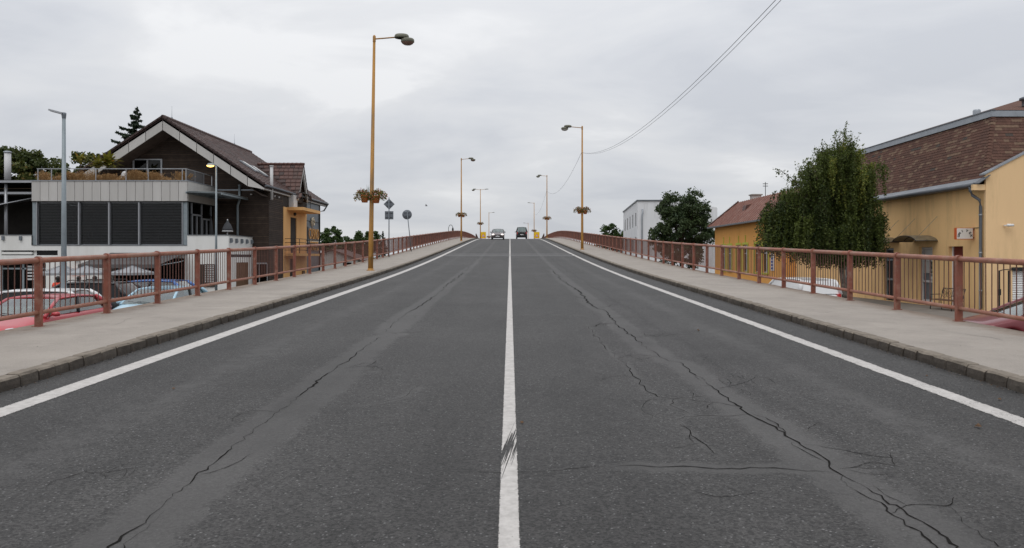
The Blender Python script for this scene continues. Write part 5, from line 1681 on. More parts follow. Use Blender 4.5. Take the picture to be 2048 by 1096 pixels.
# gable window
m_ = MB(); m_.box(-26.0, -24.0, GW - .12, GW - .02, Z(6.72), Z(6.8)); m_.box(-26.0, -24.0, GW - .12, GW - .02, Z(4.7), Z(4.9))
for q in (-25.96, -25.0, -24.04): m_.box(q - .05, q + .05, GW - .118, GW - .022, Z(4.9), Z(6.72))
gw = m_.build('gable_window', 'alu', house)
m_ = MB(); m_.box(-25.9, -24.1, GW - .07, GW - .06, Z(4.9), Z(6.72)); m_.build('pane', 'glass', gw)
m_ = MB(); m_.box(-24.95, -24.1, GW - .055, GW - .04, Z(4.9), Z(6.72)); m_.build('curtain', 'galv_dark', gw)
# roof: deck, tiles, ridge
m_ = MB()
for sg, xe in ((1, XE), (-1, XEL)):
    a = [(XR, BD + .02, ZR_ - .06), (xe, BD + .02, ZE - .06), (xe, RE, ZE - .06), (XR, RE, ZR_ - .06)]
    m_.hexa(a, [(x, y, z - .22) for x, y, z in a])
m_.build('roof_deck', 'tile3', house)
m_ = MB()
DY0, DY1, DX = 57.2, 59.9, -16.3
def rclip(a, b):
    y = BD + (RE - BD) * a; z = ZE + (ZR_ - ZE) * b
    hw = max(0, (Z(7.23) - z)) / (Z(7.23) - Z(4.8)) * 1.35
    return not abs(y - 58.55) < hw - .1
tiles(m_, [(XE + .05, BD, ZE - .03), (XE + .05, RE, ZE - .03), (XR, RE, ZR_), (XR, BD, ZR_)], 52, 24, .035, clip=rclip, seed=1)
o = m_.build('roof_tiles', ['tile', 'tile2', 'tile3'], house); o['kind'] = 'stuff'
m_ = MB()
tiles(m_, [(XEL - .05, RE, ZE - .03), (XEL - .05, BD, ZE - .03), (XR, BD, ZR_), (XR, RE, ZR_)], 26, 14, .035, seed=2)
o = m_.build('roof_tiles', ['tile', 'tile2', 'tile3'], house); o['kind'] = 'stuff'
rm = MB(); rm.tube([(0, 0, 0), (0, .40, .012)], [.12, .135], 10); rme = rm.mesh('ridge_tile', 'tile')
for k in range(int((RE - BD) / .38)):
    link('ridge_tile', rme, house, loc=(XR, BD + .38 * k, ZR_ + .01))
vm_ = MB(); 
for k in range(22):
    q = k / 22; vm_.obox((XR + (XE - XR) * q + .15, BD - .03, ZR_ + (ZE - ZR_) * q - .08), (.17, 0, -.17 * slp), (0, .05, 0), (.02, 0, .05)); vm_.obox((XR - (XE - XR) * q - .15, BD - .03, ZR_ + (ZE - ZR_) * q - .08), (.17, 0, .17 * slp), (0, .05, 0), (-.02, 0, .05))
o = vm_.build('verge_tiles', 'tile3', house); o['kind'] = 'stuff'
# barge panels
bw = .74
for sg in (1, -1):
    n = 6
    for k in range(n):
        q0, q1 = k / n + .003, (k + 1) / n - .003
        xa, xb = XR + sg * (XE - XR) * q0, XR + sg * (XE - XR) * q1
        za, zb_ = ZR_ + (ZE - ZR_) * q0 - .14, ZR_ + (ZE - ZR_) * q1 - .14
        bt = 1.0
        low_b = max(zb_ - bw, ZE - .36)
        m_ = MB(); m_.prism([(xa, za), (xb, zb_), (xb, low_b), (xa, za - bw)] if sg > 0 else [(xa, za), (xa, za - bw), (xb, low_b), (xb, zb_)], 'y', BD + .02, BD + .07)
        m_.build('barge_panel', 'panel2' if k % 2 else 'panel', house)
m_ = MB()
for sg in (1, -1):
    xa, xb = XR, XR + sg * (XE - XR) * .97
    a = [(xa, BD + .07, ZR_ - .9), (xb, BD + .07, ZR_ - .9 - slp * abs(xb - xa)), (xb, GW, ZR_ - .9 - slp * abs(xb - xa)), (xa, GW, ZR_ - .9)]
    m_.hexa(a, [(x, y, z + .03) for x, y, z in a])
m_.build('gable_soffit', 'board', house)
# gutter and eave board on the road side
m_ = MB(); m_.box(XE - .25, XE - .02, BD + .08, RE, ZE - .36, ZE - .10); m_.build('eave_board', 'panel', house)
m_ = MB(); m_.tube([(XE + .09, BD + .05, ZE - .10), (XE + .09, RE + .05, ZE - .12)], .075, 10); m_.build('gutter', 'zinc_dark', house)
# far gable barge and dark downpipe at the far corner
m_ = MB(); m_.tube([(XE + .1, RE - .1, ZE - .16), (XE - .12, RE - .6, ZE - .75), (WX + .08, 65.25, ZE - .95), (WX + .08, 65.25, 0)], .06, 8); m_.build('downpipe', 'black', house)
# skylights
for (y0, q0) in ((53.6, .26), (54.9, .22)):
    m_ = MB()
    pp = lambda y, q, d: (XE + (XR - XE) * q + d * .55, y, ZE + (ZR_ - ZE) * q + d * .83)
    a = [pp(y0, q0, .05), pp(y0 + .75, q0, .05), pp(y0 + .75, q0 + .17, .05), pp(y0, q0 + .17, .05)]
    m_.hexa(a, [(x + .045, y, z + .07) for x, y, z in a]); sk = m_.build('skylight', 'zinc', house)
    b = [pp(y0 + .08, q0 + .015, .14), pp(y0 + .67, q0 + .015, .14), pp(y0 + .67, q0 + .155, .14), pp(y0 + .08, q0 + .155, .14)]
    m_ = MB(); m_.hexa(b, [(x + .01, y, z + .015) for x, y, z in b]); m_.build('pane', 'lens_pale', sk)
# lightning rods on the ridge
for y_ in (51.6, 63.3):
    m_ = MB(); m_.tube([(XR, y_, ZR_), (XR, y_, ZR_ + 1.0)], [.014, .006], 5); m_.lathe([(.06, 0), (.05, .12), (.02, .14)], 8, (XR, y_, ZR_ + .1)); m_.build('lightning_rod', 'galv', house)
# white flue
m_ = MB(); m_.tube([(WX + .12, 51.98, Z(4.0)), (WX + .12, 51.98, Z(6.30))], .11, 12); m_.lathe([(.11, 0), (.15, .02), (.15, .07), (.001, .09)], 12, (WX + .12, 51.98, Z(6.28))); m_.build('flue', 'pale', house)
# steel pipe on the block front
m_ = MB(); m_.tube([(-18.55, WD - .12, Z(4.95)), (-18.55, WD - .12, Z(3.95)), (-18.68, WD - .12, Z(3.55)), (-18.68, WD - .12, Z(.3))], .085, 10); m_.lathe([(.11, 0), (.11, .05), (.001, .08)], 10, (-18.55, WD - .12, Z(4.93))); m_.build('steel_pipe', 'galv', house)
m_ = MB(); m_.lathe([(.001, -.08), (.07, -.06), (.08, .02)], 10, (-17.75, WD - .12, Z(4.35))); m_.build('wall_lamp', 'pale', house)
for y_ in (52.6, 53.6):
    m_ = MB(); m_.lathe([(.001, -.06), (.07, -.04), (.08, .04)], 10, (WX + .13, y_, ZE - .62)); m_.build('eave_lamp', 'pale', house)
# ground floor glazing of the block
m_ = MB(); m_.box(-17.9, WX - .02, WD - .05, WD - .01, .12, Z(-.45)); m_.build('ground_glazing', 'glass', house)
m_ = MB()
for q in (-17.9, -17.2, -16.66): m_.box(q - .03, q + .03, WD - .09, WD - .052, .1, Z(-.42))
m_.box(-17.87, -16.69, WD - .085, WD - .052, Z(-.45), Z(-.35)); m_.build('glazing_frame', 'alu', house)
# ---- ochre entrance bay
y0, y1 = 54.95, 61.2
m_ = MB()
m_.wall((WX + .05, y0, .0), (0, 1, 0), y1 - y0, Z(3.72), [(1.75, 3.35, Z(.35), Z(3.05)), (1.6, 2.5, .6, Z(-.1))], .45, (1, 0, 0))
m_.add([(WX + .05, y0, 0), (WX - .1, y0, 0), (WX - .1, y0, Z(3.72)), (WX + .05, y0, Z(3.72))], [(0, 1, 2, 3)])
m_.build('ochre_bay', 'ochre_wall', house)
m_ = MB(); m_.box(WX - .42, WX - .38, y0 + 1.75, y0 + 3.35, Z(.35), Z(3.05)); dr = m_.build('balcony_door', 'ochre_door', house)
m_ = MB(); m_.box(WX - .375, WX - .35, y0 + 2.5, y0 + 2.56, Z(.4), Z(3.0)); m_.build('door_seam', 'wood', dr)
m_ = MB(); m_.box(WX + .052, WX + 1.25, y0 + .9, y1 - .35, Z(3.52), Z(3.75)); m_.build('porch_slab', 'ochre_wall', house)
m_ = MB(); m_.lathe([(.001, -.14), (.1, -.1), (.12, .06), (.04, .12)], 10, (WX + .25, y0 + 2.2, Z(3.3))); m_.build('porch_lamp', 'black', house)
m_ = MB(); m_.box(WX + .052, WX + 1.15, y0 + .3, y1 - .2, Z(.12), Z(.30)); m_.build('balcony_slab', 'ochre_wall', house)
m_ = MB()
for zz in (.55, .85, 1.1, 1.38): m_.tube([(WX + .06, y0 + .32, Z(zz)), (WX + 1.12, y0 + .32, Z(zz)), (WX + 1.12, y1 - .22, Z(zz)), (WX + .06, y1 - .22, Z(zz))], .022, 6)
for (x_, y_) in ((WX + 1.12, y0 + .32), (WX + 1.12, (y0 + y1) / 2), (WX + 1.12, y1 - .22)): m_.tube([(x_, y_, Z(.3)), (x_, y_, Z(1.4))], .025, 6)
m_.build('balcony_railing', 'black', house)
m_ = MB(); m_.box(WX - .32, WX - .3, y0 + 1.6, y0 + 2.5, .6, Z(-.1)); m_.build('ground_window', 'dark_room', house)
m_ = MB()
for k in range(5): m_.box(WX - .06, WX - .03, y0 + 1.62 + .19 * k, y0 + 1.66 + .19 * k, .62, Z(-.12))
m_.box(WX - .061, WX - .029, y0 + 1.6, y0 + 2.5, 1.38, 1.44); m_.build('window_grille', 'pale', house)
m_ = MB(); m_.box(WX + .052, WX + .14, y1 - 1.4, y1 - .75, .2, 1.35); m_.build('meter_cabinet', 'wood', house)
# ---- grey sign wall at the far end
m_ = MB(); m_.wall((WX + .02, y1, 0), (0, 1, 0), 65.2 - y1, Z(4.5), [], .1, (1, 0, 0)); m_.add([(WX + .02, 65.2, 0), (-22, 65.2, 0), (-22, 65.2, Z(4.5)), (WX + .02, 65.2, Z(4.5))], [(0, 1, 2, 3)]); m_.build('grey_wall', 'galv_dark', house)
m_ = MB(); m_.box(WX + .022, WX + .06, y1 + .02, 65.18, Z(2.98), Z(3.03)); m_.build('wall_joint', 'black', house)
for (body, sz, zc, mt) in (('CASINO', 1.02, Z(1.92), 'gold'), ('REKREO', .92, Z(.88), 'gold')):
    me_ = text_mesh(body, sz, .03)
    me_.materials.clear(); me_.materials.append(M[mt])
    link('lettering', me_, house, loc=(WX + .12, 63.25, zc), rot=(R(90), 0, R(90)), scale=(.86, 1.25, 1))
for zc in (Z(1.36), Z(.28)):
    m_ = MB(); m_.box(WX + .07, WX + .1, 61.6, 64.9, zc - .04, zc + .04); m_.build('sign_bar', 'cream', house)
m_ = MB(); m_.box(WX + .062, WX + .085, 61.55, 64.95, Z(.32), Z(2.55)); m_.build('sign_board', 'sign_back', house)
m_ = MB(); m_.tube([(WX + .12, 63.0 + .55 * math.cos(a), Z(3.0) - .1 + .42 * math.sin(a)) for a in np.linspace(.9, 4.6, 12)], [.02 + .06 * math.sin(math.pi * k / 11) for k in range(12)], 6)
m_.tube([(WX + .12, 63.1 + .28 * math.cos(a), Z(2.95) + .22 * math.sin(a)) for a in np.linspace(0, 2 * math.pi, 12)], .06, 6, cap=False); m_.build('sign_emblem', 'cream', house)
# ---- dormer
zp_ = Z(7.23); zb2 = Z(4.78); yc = 58.55; hw = 1.35
XM = XR + (ZR_ - zp_) / slp     # where the dormer ridge meets the roof
dm = MB()
for sg in (-1, 1):
    a = [(DX + .25, yc, zp_), (DX + .25, yc + sg * hw * 1.12, zb2 - .25), (XE - .3, yc + sg * hw * 1.12, zb2 - .25), (XM - .1, yc, zp_)]
    dm.hexa(a, [(x, y, z - .10) for x, y, z in a])
dorm = dm.build('dormer', 'tile3', house)
m_ = MB()
nv = 9
for sg in (-1, 1):
    for k in range(nv):
        q0, q1 = k / nv, (k + 1.15) / nv
        z0_, z1_ = zb2 - .25 + (zp_ - zb2 + .25) * q0, min(zp_, zb2 - .25 + (zp_ - zb2 + .25) * q1)
        yy0, yy1 = yc + sg * hw * 1.12 * (1 - q0), yc + sg * hw * 1.12 * max(0, 1 - q1)
        xl0 = XR + (ZR_ - z0_) / slp; xl1 = XR + (ZR_ - z1_) / slp
        nt_ = max(2, int((DX + .27 - xl0) / .33))
        for i in range(nt_):
            a0 = (DX + .27) + (xl0 - DX - .27) * (i + .04) / nt_; a1 = (DX + .27) + (xl0 - DX - .27) * (i + .96) / nt_
            if min(a0, a1) < xl1 - .5 and i == nt_ - 1: pass
            up = .055; e = sg * .05
            m_.add([(a0, yy0 + e, z0_ + up), (a1, yy0 + e, z0_ + up), (max(a1, xl1 - .2), yy1, z1_ + .02), (max(a0, xl1 - .2), yy1, z1_ + .02), (a0, yy0 + e, z0_ - .01), (a1, yy0 + e, z0_ - .01)],
                   [(0, 1, 2, 3), (4, 5, 1, 0)], rr.choice((0, 1, 1, 2)))
o = m_.build('dormer_tiles', ['tile', 'tile2', 'tile3'], dorm); o['kind'] = 'stuff'
m_ = MB()
nr = int((DX + .3 - XM) / .33)
for k in range(nr): m_.tube([(DX + .3 - .33 * k, yc, zp_ + .03), (DX + .3 - .33 * k - .35, yc, zp_ + .045)], [.105, .12], 8)
o = m_.build('dormer_ridge', 'tile2', dorm); o['kind'] = 'stuff'
m_ = MB(); m_.prism([(yc - hw, zb2 - .5), (yc + hw, zb2 - .5), (yc, zp_ - .25)], 'x', DX - .3, DX - .1); m_.build('dormer_face', 'board2', dorm)
m_ = MB()
for sg in (-1, 1):
    m_.prism([(yc, zp_ - .06), (yc + sg * hw * 1.12, zb2 - .3), (yc + sg * (hw * 1.12 - .22), zb2 - .42), (yc, zp_ - .55)], 'x', DX + .10, DX + .22)
m_.build('dormer_barge', 'panel2', dorm)
m_ = MB(); m_.box(DX + .22, DX + .5, yc - 1.2, yc + 1.2, Z(4.93), Z(4.97))
for yy_ in (yc - 1.15, yc, yc + 1.15): m_.tube([(DX + .45, yy_, Z(3.75)), (DX + .45, yy_, Z(4.95))], .02, 6)
for zz in (4.2, 4.6): m_.tube([(DX + .45, yc - 1.15, Z(zz)), (DX + .45, yc + 1.15, Z(zz))], .015, 6)
m_.build('dormer_railing', 'black', dorm)
m_ = MB(); m_.box(WX + .03, DX + .1, 56.3, 57.3, Z(3.73), Z(4.7)); m_.build('service_box', 'pale', house)

# ======== covered terrace at the far left
per = thing('covered_terrace', 'dark covered terrace with steel beams and black awning at the far left edge', 'pergola', (-33, FD, 0))
m_ = MB(); m_.box(-40, -30.15, FD + .2, FD + 8, Z(4.72), Z(4.9)); m_.build('roof', 'black', per)
m_ = MB(); m_.box(-40, -30.15, FD + .1, FD + .19, Z(4.72), Z(4.86)); m_.box(-40, -30.15, FD + .4, FD + .5, Z(4.02), Z(4.16)); m_.build('beam', 'alu', per)
for x_ in (-32.0, -35.5):
    m_ = MB(); m_.tube([(x_, FD + .45, Z(.35)), (x_, FD + .45, Z(4.72))], .10, 10); m_.build('post', 'alu', per)
m_ = MB(); q0 = [(-40, FD + 3.5, Z(4.1)), (-30.2, FD + 3.5, Z(4.1)), (-30.25, FD + .6, Z(3.80)), (-32.0, FD - .6, Z(3.2)), (-40, FD - .6, Z(3.2))]
m_.add(q0 + [(x, y, z + .04) for x, y, z in q0], [(4, 3, 2, 1, 0), (5, 6, 7, 8, 9)] + [(i, (i + 1) % 5, (i + 1) % 5 + 5, i + 5) for i in range(5)]); aw = m_.build('awning', 'black', per)
m_ = MB(); m_.tube([(-30.25, FD + .58, Z(3.82)), (-32.0, FD - .62, Z(3.22)), (-40, FD - .62, Z(3.22))], .035, 6); m_.build('awning_bar', 'alu', aw)
m_ = MB(); m_.box(-40, -31.25, FD + 4.0, FD + 4.1, Z(.35), Z(4.7)); m_.build('back_wall', 'dark_room', per)
fl = thing('metal_flue', 'tall pale metal chimney pipe at the left picture edge', 'chimney', (-33.6, 50.3, Z(4.9)))
m_ = MB(); m_.tube([(-33.6, 50.3, Z(4.88)), (-33.6, 50.3, Z(7.0))], .2, 14); m_.build('pipe', 'pale', fl)
m_ = MB(); m_.lathe([(.2, 0), (.24, .02), (.24, .1), (.15, .14), (.001, .14)], 14, (-33.6, 50.3, Z(6.98))); m_.build('cap', 'zinc', fl)

# ochre building glimpsed behind the terrace
yb = thing('ochre_building', 'ochre building with a pale roof edge glimpsed under the left terrace roof', 'building', (-47, 72, 0))
m_ = MB(); m_.box(-56, -42.5, 72, 80, 0, Z(3.3)); m_.build('wall', 'ochre_wall', yb)
m_ = MB(); m_.box(-56.2, -42.3, 71.8, 80.2, Z(3.3), Z(3.75)); m_.build('roof_edge', 'panel2', yb)
m_ = MB()
for x_ in (-46.2, -44.4): m_.box(x_ - .5, x_ + .5, 71.93, 71.99, Z(.4), Z(1.9))
m_.build('windows', 'glass', yb)

# ======== parasols and guests in front of the cafe
def parasol(x, y, r, zedge, ztop, label, dark=False):
    t_ = thing('cafe_parasol', label, 'parasol', (x, y, 0), 'pale grey cafe parasols')
    m_ = MB(); m_.tube([(x, y, 0), (x, y, ztop + .05)], .025, 8); m_.build('pole', 'black', t_)
    m_ = MB(); m_.lathe([(.28, 0), (.28, .05), (.06, .09), (.04, .3)], 14, (x, y, .006)); m_.build('foot', 'concrete', t_)
    m_ = MB(); n_ = 8
    top_ = (x, y, ztop); ring = [(x + r * math.cos(2 * math.pi * (k + .5) / n_), y + r * math.sin(2 * math.pi * (k + .5) / n_), zedge) for k in range(n_)]
    mid_ = [(x + (p[0] - x) * .5, y + (p[1] - y) * .5, (zedge + ztop) / 2 - .04) for p in ring]
    m_.add([top_] + mid_ + ring, [(0, 1 + k, 1 + (k + 1) % n_) for k in range(n_)] + [(1 + k, 1 + n_ + k, 1 + n_ + (k + 1) % n_, 1 + (k + 1) % n_) for k in range(n_)])
    m_.add(ring + [(p[0], p[1], p[2] - .13) for p in ring], [(k, (k + 1) % n_, (k + 1) % n_ + n_, k + n_) for k in range(n_)])
    m_.build('canopy', 'canvas', t_)
    m_ = MB()
    for p in ring: m_.tube([top_, p], .009, 4)
    m_.build('ribs', 'galv_dark', t_)


parasol(-20.35, 40.5, 1.12, Z(-.80), Z(-.42), 'pale grey parasol in front of the dark cafe opening under the awning')
parasol(-23.1, 41.0, 1.18, Z(-.82), Z(-.42), 'pale grey parasol above the seated guests, middle of the three')
parasol(-25.0, 42.0, 1.18, Z(-.85), Z(-.42), 'pale grey parasol left of the seated guests behind the lamp pole')


def cafe_table(x, y, label):
    t_ = thing('cafe_table', label, 'table', (x, y, 0), 'small cafe tables')
    m_ = MB(); m_.lathe([(.001, .76), (.36, .76), (.36, .73), (.001, .73)], 18, (x, y, 0)); m_.build('table_top', 'wood', t_)
    m_ = MB(); m_.tube([(x, y, .04), (x, y, .73)], .03, 8); m_.build('leg', 'black', t_)
    m_ = MB(); m_.lathe([(.24, .006), (.24, .03), (.04, .06)], 14, (x, y, 0)); m_.build('foot', 'black', t_)


def cafe_chair(x, y, rz, label):
    t_ = thing('cafe_chair', label, 'chair', (x, y, 0), 'dark wicker cafe chairs', rz, world=False)
    m_ = MB(); m_.box(-.22, .22, -.22, .22, .42, .47); m_.build('seat', 'wicker', t_)
    m_ = MB(); m_.hexa([(-.22, -.25, .47), (.22, -.25, .47), (.22, -.21, .47), (-.22, -.21, .47)], [(-.21, -.34, .88), (.21, -.34, .88), (.21, -.31, .88), (-.21, -.31, .88)]); m_.build('backrest', 'wicker', t_)
    for a in (-.19, .19):
        for b in (-.19, .19):
            m_ = MB(); m_.tube([(a, b, .006), (a, b, .42)], .018, 6); m_.build('leg', 'black', t_)


def seated_person(x, y, rz, label, shirt, seed=0):
    """figure sitting on a chair at the origin, facing local +Y"""
    t_ = thing('person', label, 'person', (x, y, 0), None, rz, world=False)
    # one continuous body grown with a skin modifier
    J = {'pelvis': (0, -.02, .56), 'waist': (0, -.04, .76), 'chest': (0, -.03, 1.0), 'neck': (0, 0, 1.16), 'head0': (0, .02, 1.24), 'head1': (0, .03, 1.36)}
    E = [('pelvis', 'waist'), ('waist', 'chest'), ('chest', 'neck'), ('neck', 'head0'), ('head0', 'head1')]
    rad = {'pelvis': .16, 'waist': .135, 'chest': .15, 'neck': .06, 'head0': .085, 'head1': .095}
    for s_, q in ((-1, 'l'), (1, 'r')):
        J.update({q + 'sh': (s_ * .19, -.02, 1.08), q + 'el': (s_ * .25, .10, .84), q + 'wr': (s_ * .15, .34, .82), q + 'ha': (s_ * .11, .42, .83),
                  q + 'hip': (s_ * .1, .06, .54), q + 'kn': (s_ * .12, .46, .53), q + 'an': (s_ * .12, .44, .10), q + 'to': (s_ * .13, .60, .05)})
        E += [('chest', q + 'sh'), (q + 'sh', q + 'el'), (q + 'el', q + 'wr'), (q + 'wr', q + 'ha'), ('pelvis', q + 'hip'), (q + 'hip', q + 'kn'), (q + 'kn', q + 'an'), (q + 'an', q + 'to')]
        rad.update({q + 'sh': .075, q + 'el': .05, q + 'wr': .035, q + 'ha': .035, q + 'hip': .10, q + 'kn': .075, q + 'an': .05, q + 'to': .04})
    nm = list(J)
    me_ = bpy.data.meshes.new('body')
    me_.from_pydata([J[k_] for k_ in nm], [(nm.index(a), nm.index(b)) for a, b in E], [])
    for q in (shirt, 'skin', 'denim'): me_.materials.append(M[q])
    o_ = link('body', me_, t_)
    md = o_.modifiers.new('skin', 'SKIN')
    for i_, k_ in enumerate(nm):
        me_.skin_vertices[0].data[i_].radius = (rad[k_], rad[k_])
        me_.skin_vertices[0].data[i_].use_root = (k_ == 'pelvis')
    sb = o_.modifiers.new('sub', 'SUBSURF'); sb.levels = 2; sb.render_levels = 2
    bpy.context.view_layer.update()
    dg_ = bpy.context.evaluated_depsgraph_get()
    em = bpy.data.meshes.new_from_object(o_.evaluated_get(dg_))
    o_.modifiers.clear(); o_.data = em
    em.materials.clear()
    for q in (shirt, 'skin', 'denim'): em.materials.append(M[q])
    for p in em.polygons:
        c = p.center
        p.use_smooth = True
        p.material_index = 1 if (c.z > 1.15 or (c.y > .2 and c.z > .76 and abs(c.x) < .3 and c.y > .22)) else (2 if c.z < .62 else 0)
    # head features
    m_ = MB(); m_.lathe([(.001, .12), (.06, .105), (.102, .05), (.108, 0), (.10, -.05), (.085, -.1), (.09, -.2)], 14, (0, .0, 1.36), sy=1.08); m_.build('hair', 'hair', t_)
    m_ = MB(); m_.lathe([(.001, .03), (.018, .01), (.02, -.02)], 8, (0, .128, 1.31), axis='y'); m_.build('nose', 'skin', t_)
    for s_ in (-1, 1):
        m_ = MB()
        for f_ in range(4): m_.tube([(s_ * .11 + (f_ - 1.5) * .021, .43, .83), (s_ * .11 + (f_ - 1.5) * .022, .475, .825), (s_ * .11 + (f_ - 1.5) * .022, .505, .80)], [.011, .010, .008], 6)
        m_.tube([(s_ * (.11 - .03), .40, .83), (s_ * (.11 - .055), .43, .815)], [.012, .009], 6)
        m_.build('fingers', 'skin', t_)
    return t_


for i, (x, y, rz, shirt, lab) in enumerate([(-22.6, 37.6, R(20), 'shirt_red', 'person in a coral red shirt sitting with the back turned, left of the lamp pole'),
                                            (-21.62, 37.7, R(35), 'shirt_black', 'dark-haired person in black sitting right of the lamp pole'),
                                            (-21.15, 38.3, R(75), 'shirt_black', 'person in black behind, farther right under the lit orange sign')]):
    cafe_chair(x, y, rz, ['dark chair under the guest in red', 'dark chair under the guest in black beside the lamp pole', 'dark chair under the rear guest in black'][i])
    seated_person(x, y + .0, rz, lab, shirt, i)
cafe_table(-22.2, 38.6, 'round cafe table in front of the seated guests')
cafe_table(-19.9, 39.6, 'round cafe table under the right parasol')

# ---- modern grey lamp posts on the lower street
def modern_lamp(x, y, h, label, lit, r0=.085, big=False):
    t_ = thing('modern_lamp', label, 'street lamp', (x, y, 0), 'grey lamp posts on the lower street')
    m_ = MB(); m_.tube([(x, y, 0), (x, y, h)], [r0, r0 * .55], 12); m_.build('pole', 'galv', t_)
    m_ = MB(); m_.lathe([(.16, 0), (.16, .03), (r0 + .01, .06), (r0 + .01, .2)], 12, (x, y, .004)); m_.build('flange', 'galv', t_)
    if not lit:
        m_ = MB(); m_.lathe([(r0 * .6, -.12), (r0 * .75, 0), (r0 * .75, .06), (.001, .08)], 10, (x, y, h)); m_.build('collar', 'galv_dark', t_)
        m_ = MB(); m_.obox((x - .22, y, h + .09), (.21, 0, -.055), (0, .10, 0), (.01, 0, .025)); hd = m_.build('led_head', 'alu', t_)
        m_ = MB(); m_.obox((x - .24, y, h + .062), (.15, 0, -.04), (0, .075, 0), (.002, 0, .006)); m_.build('led_lens', 'pale', hd)
    else:
        m_ = MB(); m_.tube([(x, y, h - .03), (x - .12, y, h + .04)], .03, 8); m_.lathe([(.001, .10), (.09, .085), (.14, .03), (.15, -.02)], 14, (x - .26, y, h + .04), sx=1.35, sy=.8); hd = m_.build('lamp_head', 'galv', t_)
        m_ = MB(); m_.lathe([(.14, -.02), (.12, -.06), (.06, -.09), (.001, -.10)], 14, (x - .28, y, h + .04), sx=1.35, sy=.8); m_.build('lit_lens', 'lamp_on', hd)


modern_lamp(-14.0, 23.6, Z(4.48), 'slim grey lamp post with flat LED head in front of the cafe blinds', False, .092)
modern_lamp(-14.3, 36.6, Z(4.46), 'slim grey lamp post with a lit warm lamp before the brown block', True, .065)
# ------------------------------------------------------------------ right: yellow building with shingled mansard roof
BX = 20.0
ya, yb_ = 31.7, 52.5
ze = Z(3.05)
yel = thing('yellow_building', 'yellow rendered building with steep red-brown shingle roof on the right', 'building', (BX + 4, 40, 0))
op = [(33.2, 34.3, 'red'), (35.6, 36.8, 'grey'), (39.2, 40.25, 'dark'), (44.0, 45.2, 'dark')]
m_ = MB()
m_.wall((BX, ya, 0), (0, 1, 0), yb_ - ya, ze, [(a - ya, b - ya, .12, Z(.50)) for a, b, _ in op], .30, (-1, 0, 0))
m_.add([(BX, yb_, 0), (BX + 10, yb_, 0), (BX + 10, yb_, ze), (BX, yb_, ze)], [(0, 1, 2, 3)])
m_.add([(BX + 10, ya, 0), (BX + 10, yb_, 0), (BX + 10, yb_, ze), (BX + 10, ya, ze)], [(0, 1, 2, 3)])
m_.build('wall', 'yellow_wall', yel)
for i, (a, b, kind) in enumerate(op):
    m_ = MB(); m_.box(BX + .22, BX + .29, a, b, .12, Z(.50))
    dr = m_.build('door', {'red': 'red_door', 'grey': 'galv_dark', 'dark': 'black'}[kind], yel)
    if kind != 'red':
        m_ = MB()
        for q in (a + .04, b - .04): m_.box(BX + .15, BX + .215, q - .04, q + .04, .12, Z(.50))
        for zz in (.32, 1.25, Z(-.12), Z(.44)): m_.box(BX + .152, BX + .213, a + .081, b - .081, zz - .05, zz + .05)
        m_.build('door_frame', 'pale' if kind == 'grey' else 'galv', dr)
        if kind == 'grey':
            m_ = MB(); m_.box(BX + .2, BX + .216, a + .09, b - .09, Z(-.75), Z(.38)); m_.build('transom_glass', 'lens_pale', dr)
            m_ = MB()
            for k, zz in enumerate((1.35, 1.6, 1.85, 2.05)): m_.box(BX + .2, BX + .216, a + .15, a + .5, zz, zz + .14, )
            m_.build('notice', 'pale', dr)
    else:
        m_ = MB(); m_.box(BX + .16, BX + .215, b - .07, b - .002, .12, Z(.5)); m_.build('door_frame', 'white', dr)
        m_ = MB(); m_.box(BX + .2, BX + .218, a + .2, a + .9, .5, 1.3); m_.build('door_panel', 'red_door', dr)
# eave flashing, gutter
m_ = MB()
q0 = [(BX - .38, ya + .1, ze + .10), (BX + .16, ya + .1, ze + .36), (BX + .16, yb_ + .2, ze + .36), (BX - .38, yb_ + .2, ze + .10)]
m_.hexa(q0, [(x, y, z - .03) for x, y, z in q0]); m_.build('eave_flashing', 'zinc', yel)
m_ = MB(); m_.box(BX - .34, BX - .01, ya + .1, yb_ + .15, ze - .05, ze + .05); m_.build('eave_soffit', 'zinc_dark', yel)
m_ = MB(); m_.tube([(BX - .40, ya + .05, ze + .03), (BX - .40, yb_ + .2, ze + .01)], .085, 10); m_.build('gutter', 'zinc_dark', yel)
m_ = MB(); q0 = [(BX - .38, ya - .25, ze + .08), (BX + .1, ya - .25, ze + .42), (BX + .1, ya + .12, ze + .42), (BX - .38, ya + .12, ze + .08)]; m_.hexa(q0, [(x, y, z - .04) for x, y, z in q0]); m_.build('corner_flashing', 'zinc_dark', yel)
# mansard faces: side face and near end
S0, S1 = (BX + .15, ze + .34), (BX + 1.2, Z(6.20))
E0, E1 = ya + .2, ya + 1.35
core = MB()
core.add([(S0[0], E0, S0[1]), (S1[0], E1, S1[1]), (S1[0], yb_ - 1.1, S1[1]), (S0[0], yb_, S0[1]), (BX + 10, E0, S0[1]), (BX + 9, E1, S1[1]), (BX + 9, yb_ - 1.1, S1[1]), (BX + 10, yb_, S0[1])],
         [(0, 1, 2, 3), (0, 4, 5, 1), (3, 2, 6, 7), (4, 7, 6, 5)])
roof = core.build('mansard_roof', 'sh2', yel)
SM = ['sh1', 'sh2', 'sh3', 'sh4']


def shingle_mesh(mi):
    q = MB()
    q.add([(0.006, 0, .022), (.994, 0, .022), (1, 1.25, .004), (0, 1.25, .004), (.006, 0, -.004), (.994, 0, -.004)], [(0, 1, 2, 3), (4, 5, 1, 0), (4, 0, 3), (5, 2, 1)])
    return q.mesh('shingle', SM[mi])


shm = [shingle_mesh(i) for i in range(4)]
joined = MB()
cand = []
rr = random.Random(12)
nv = 21


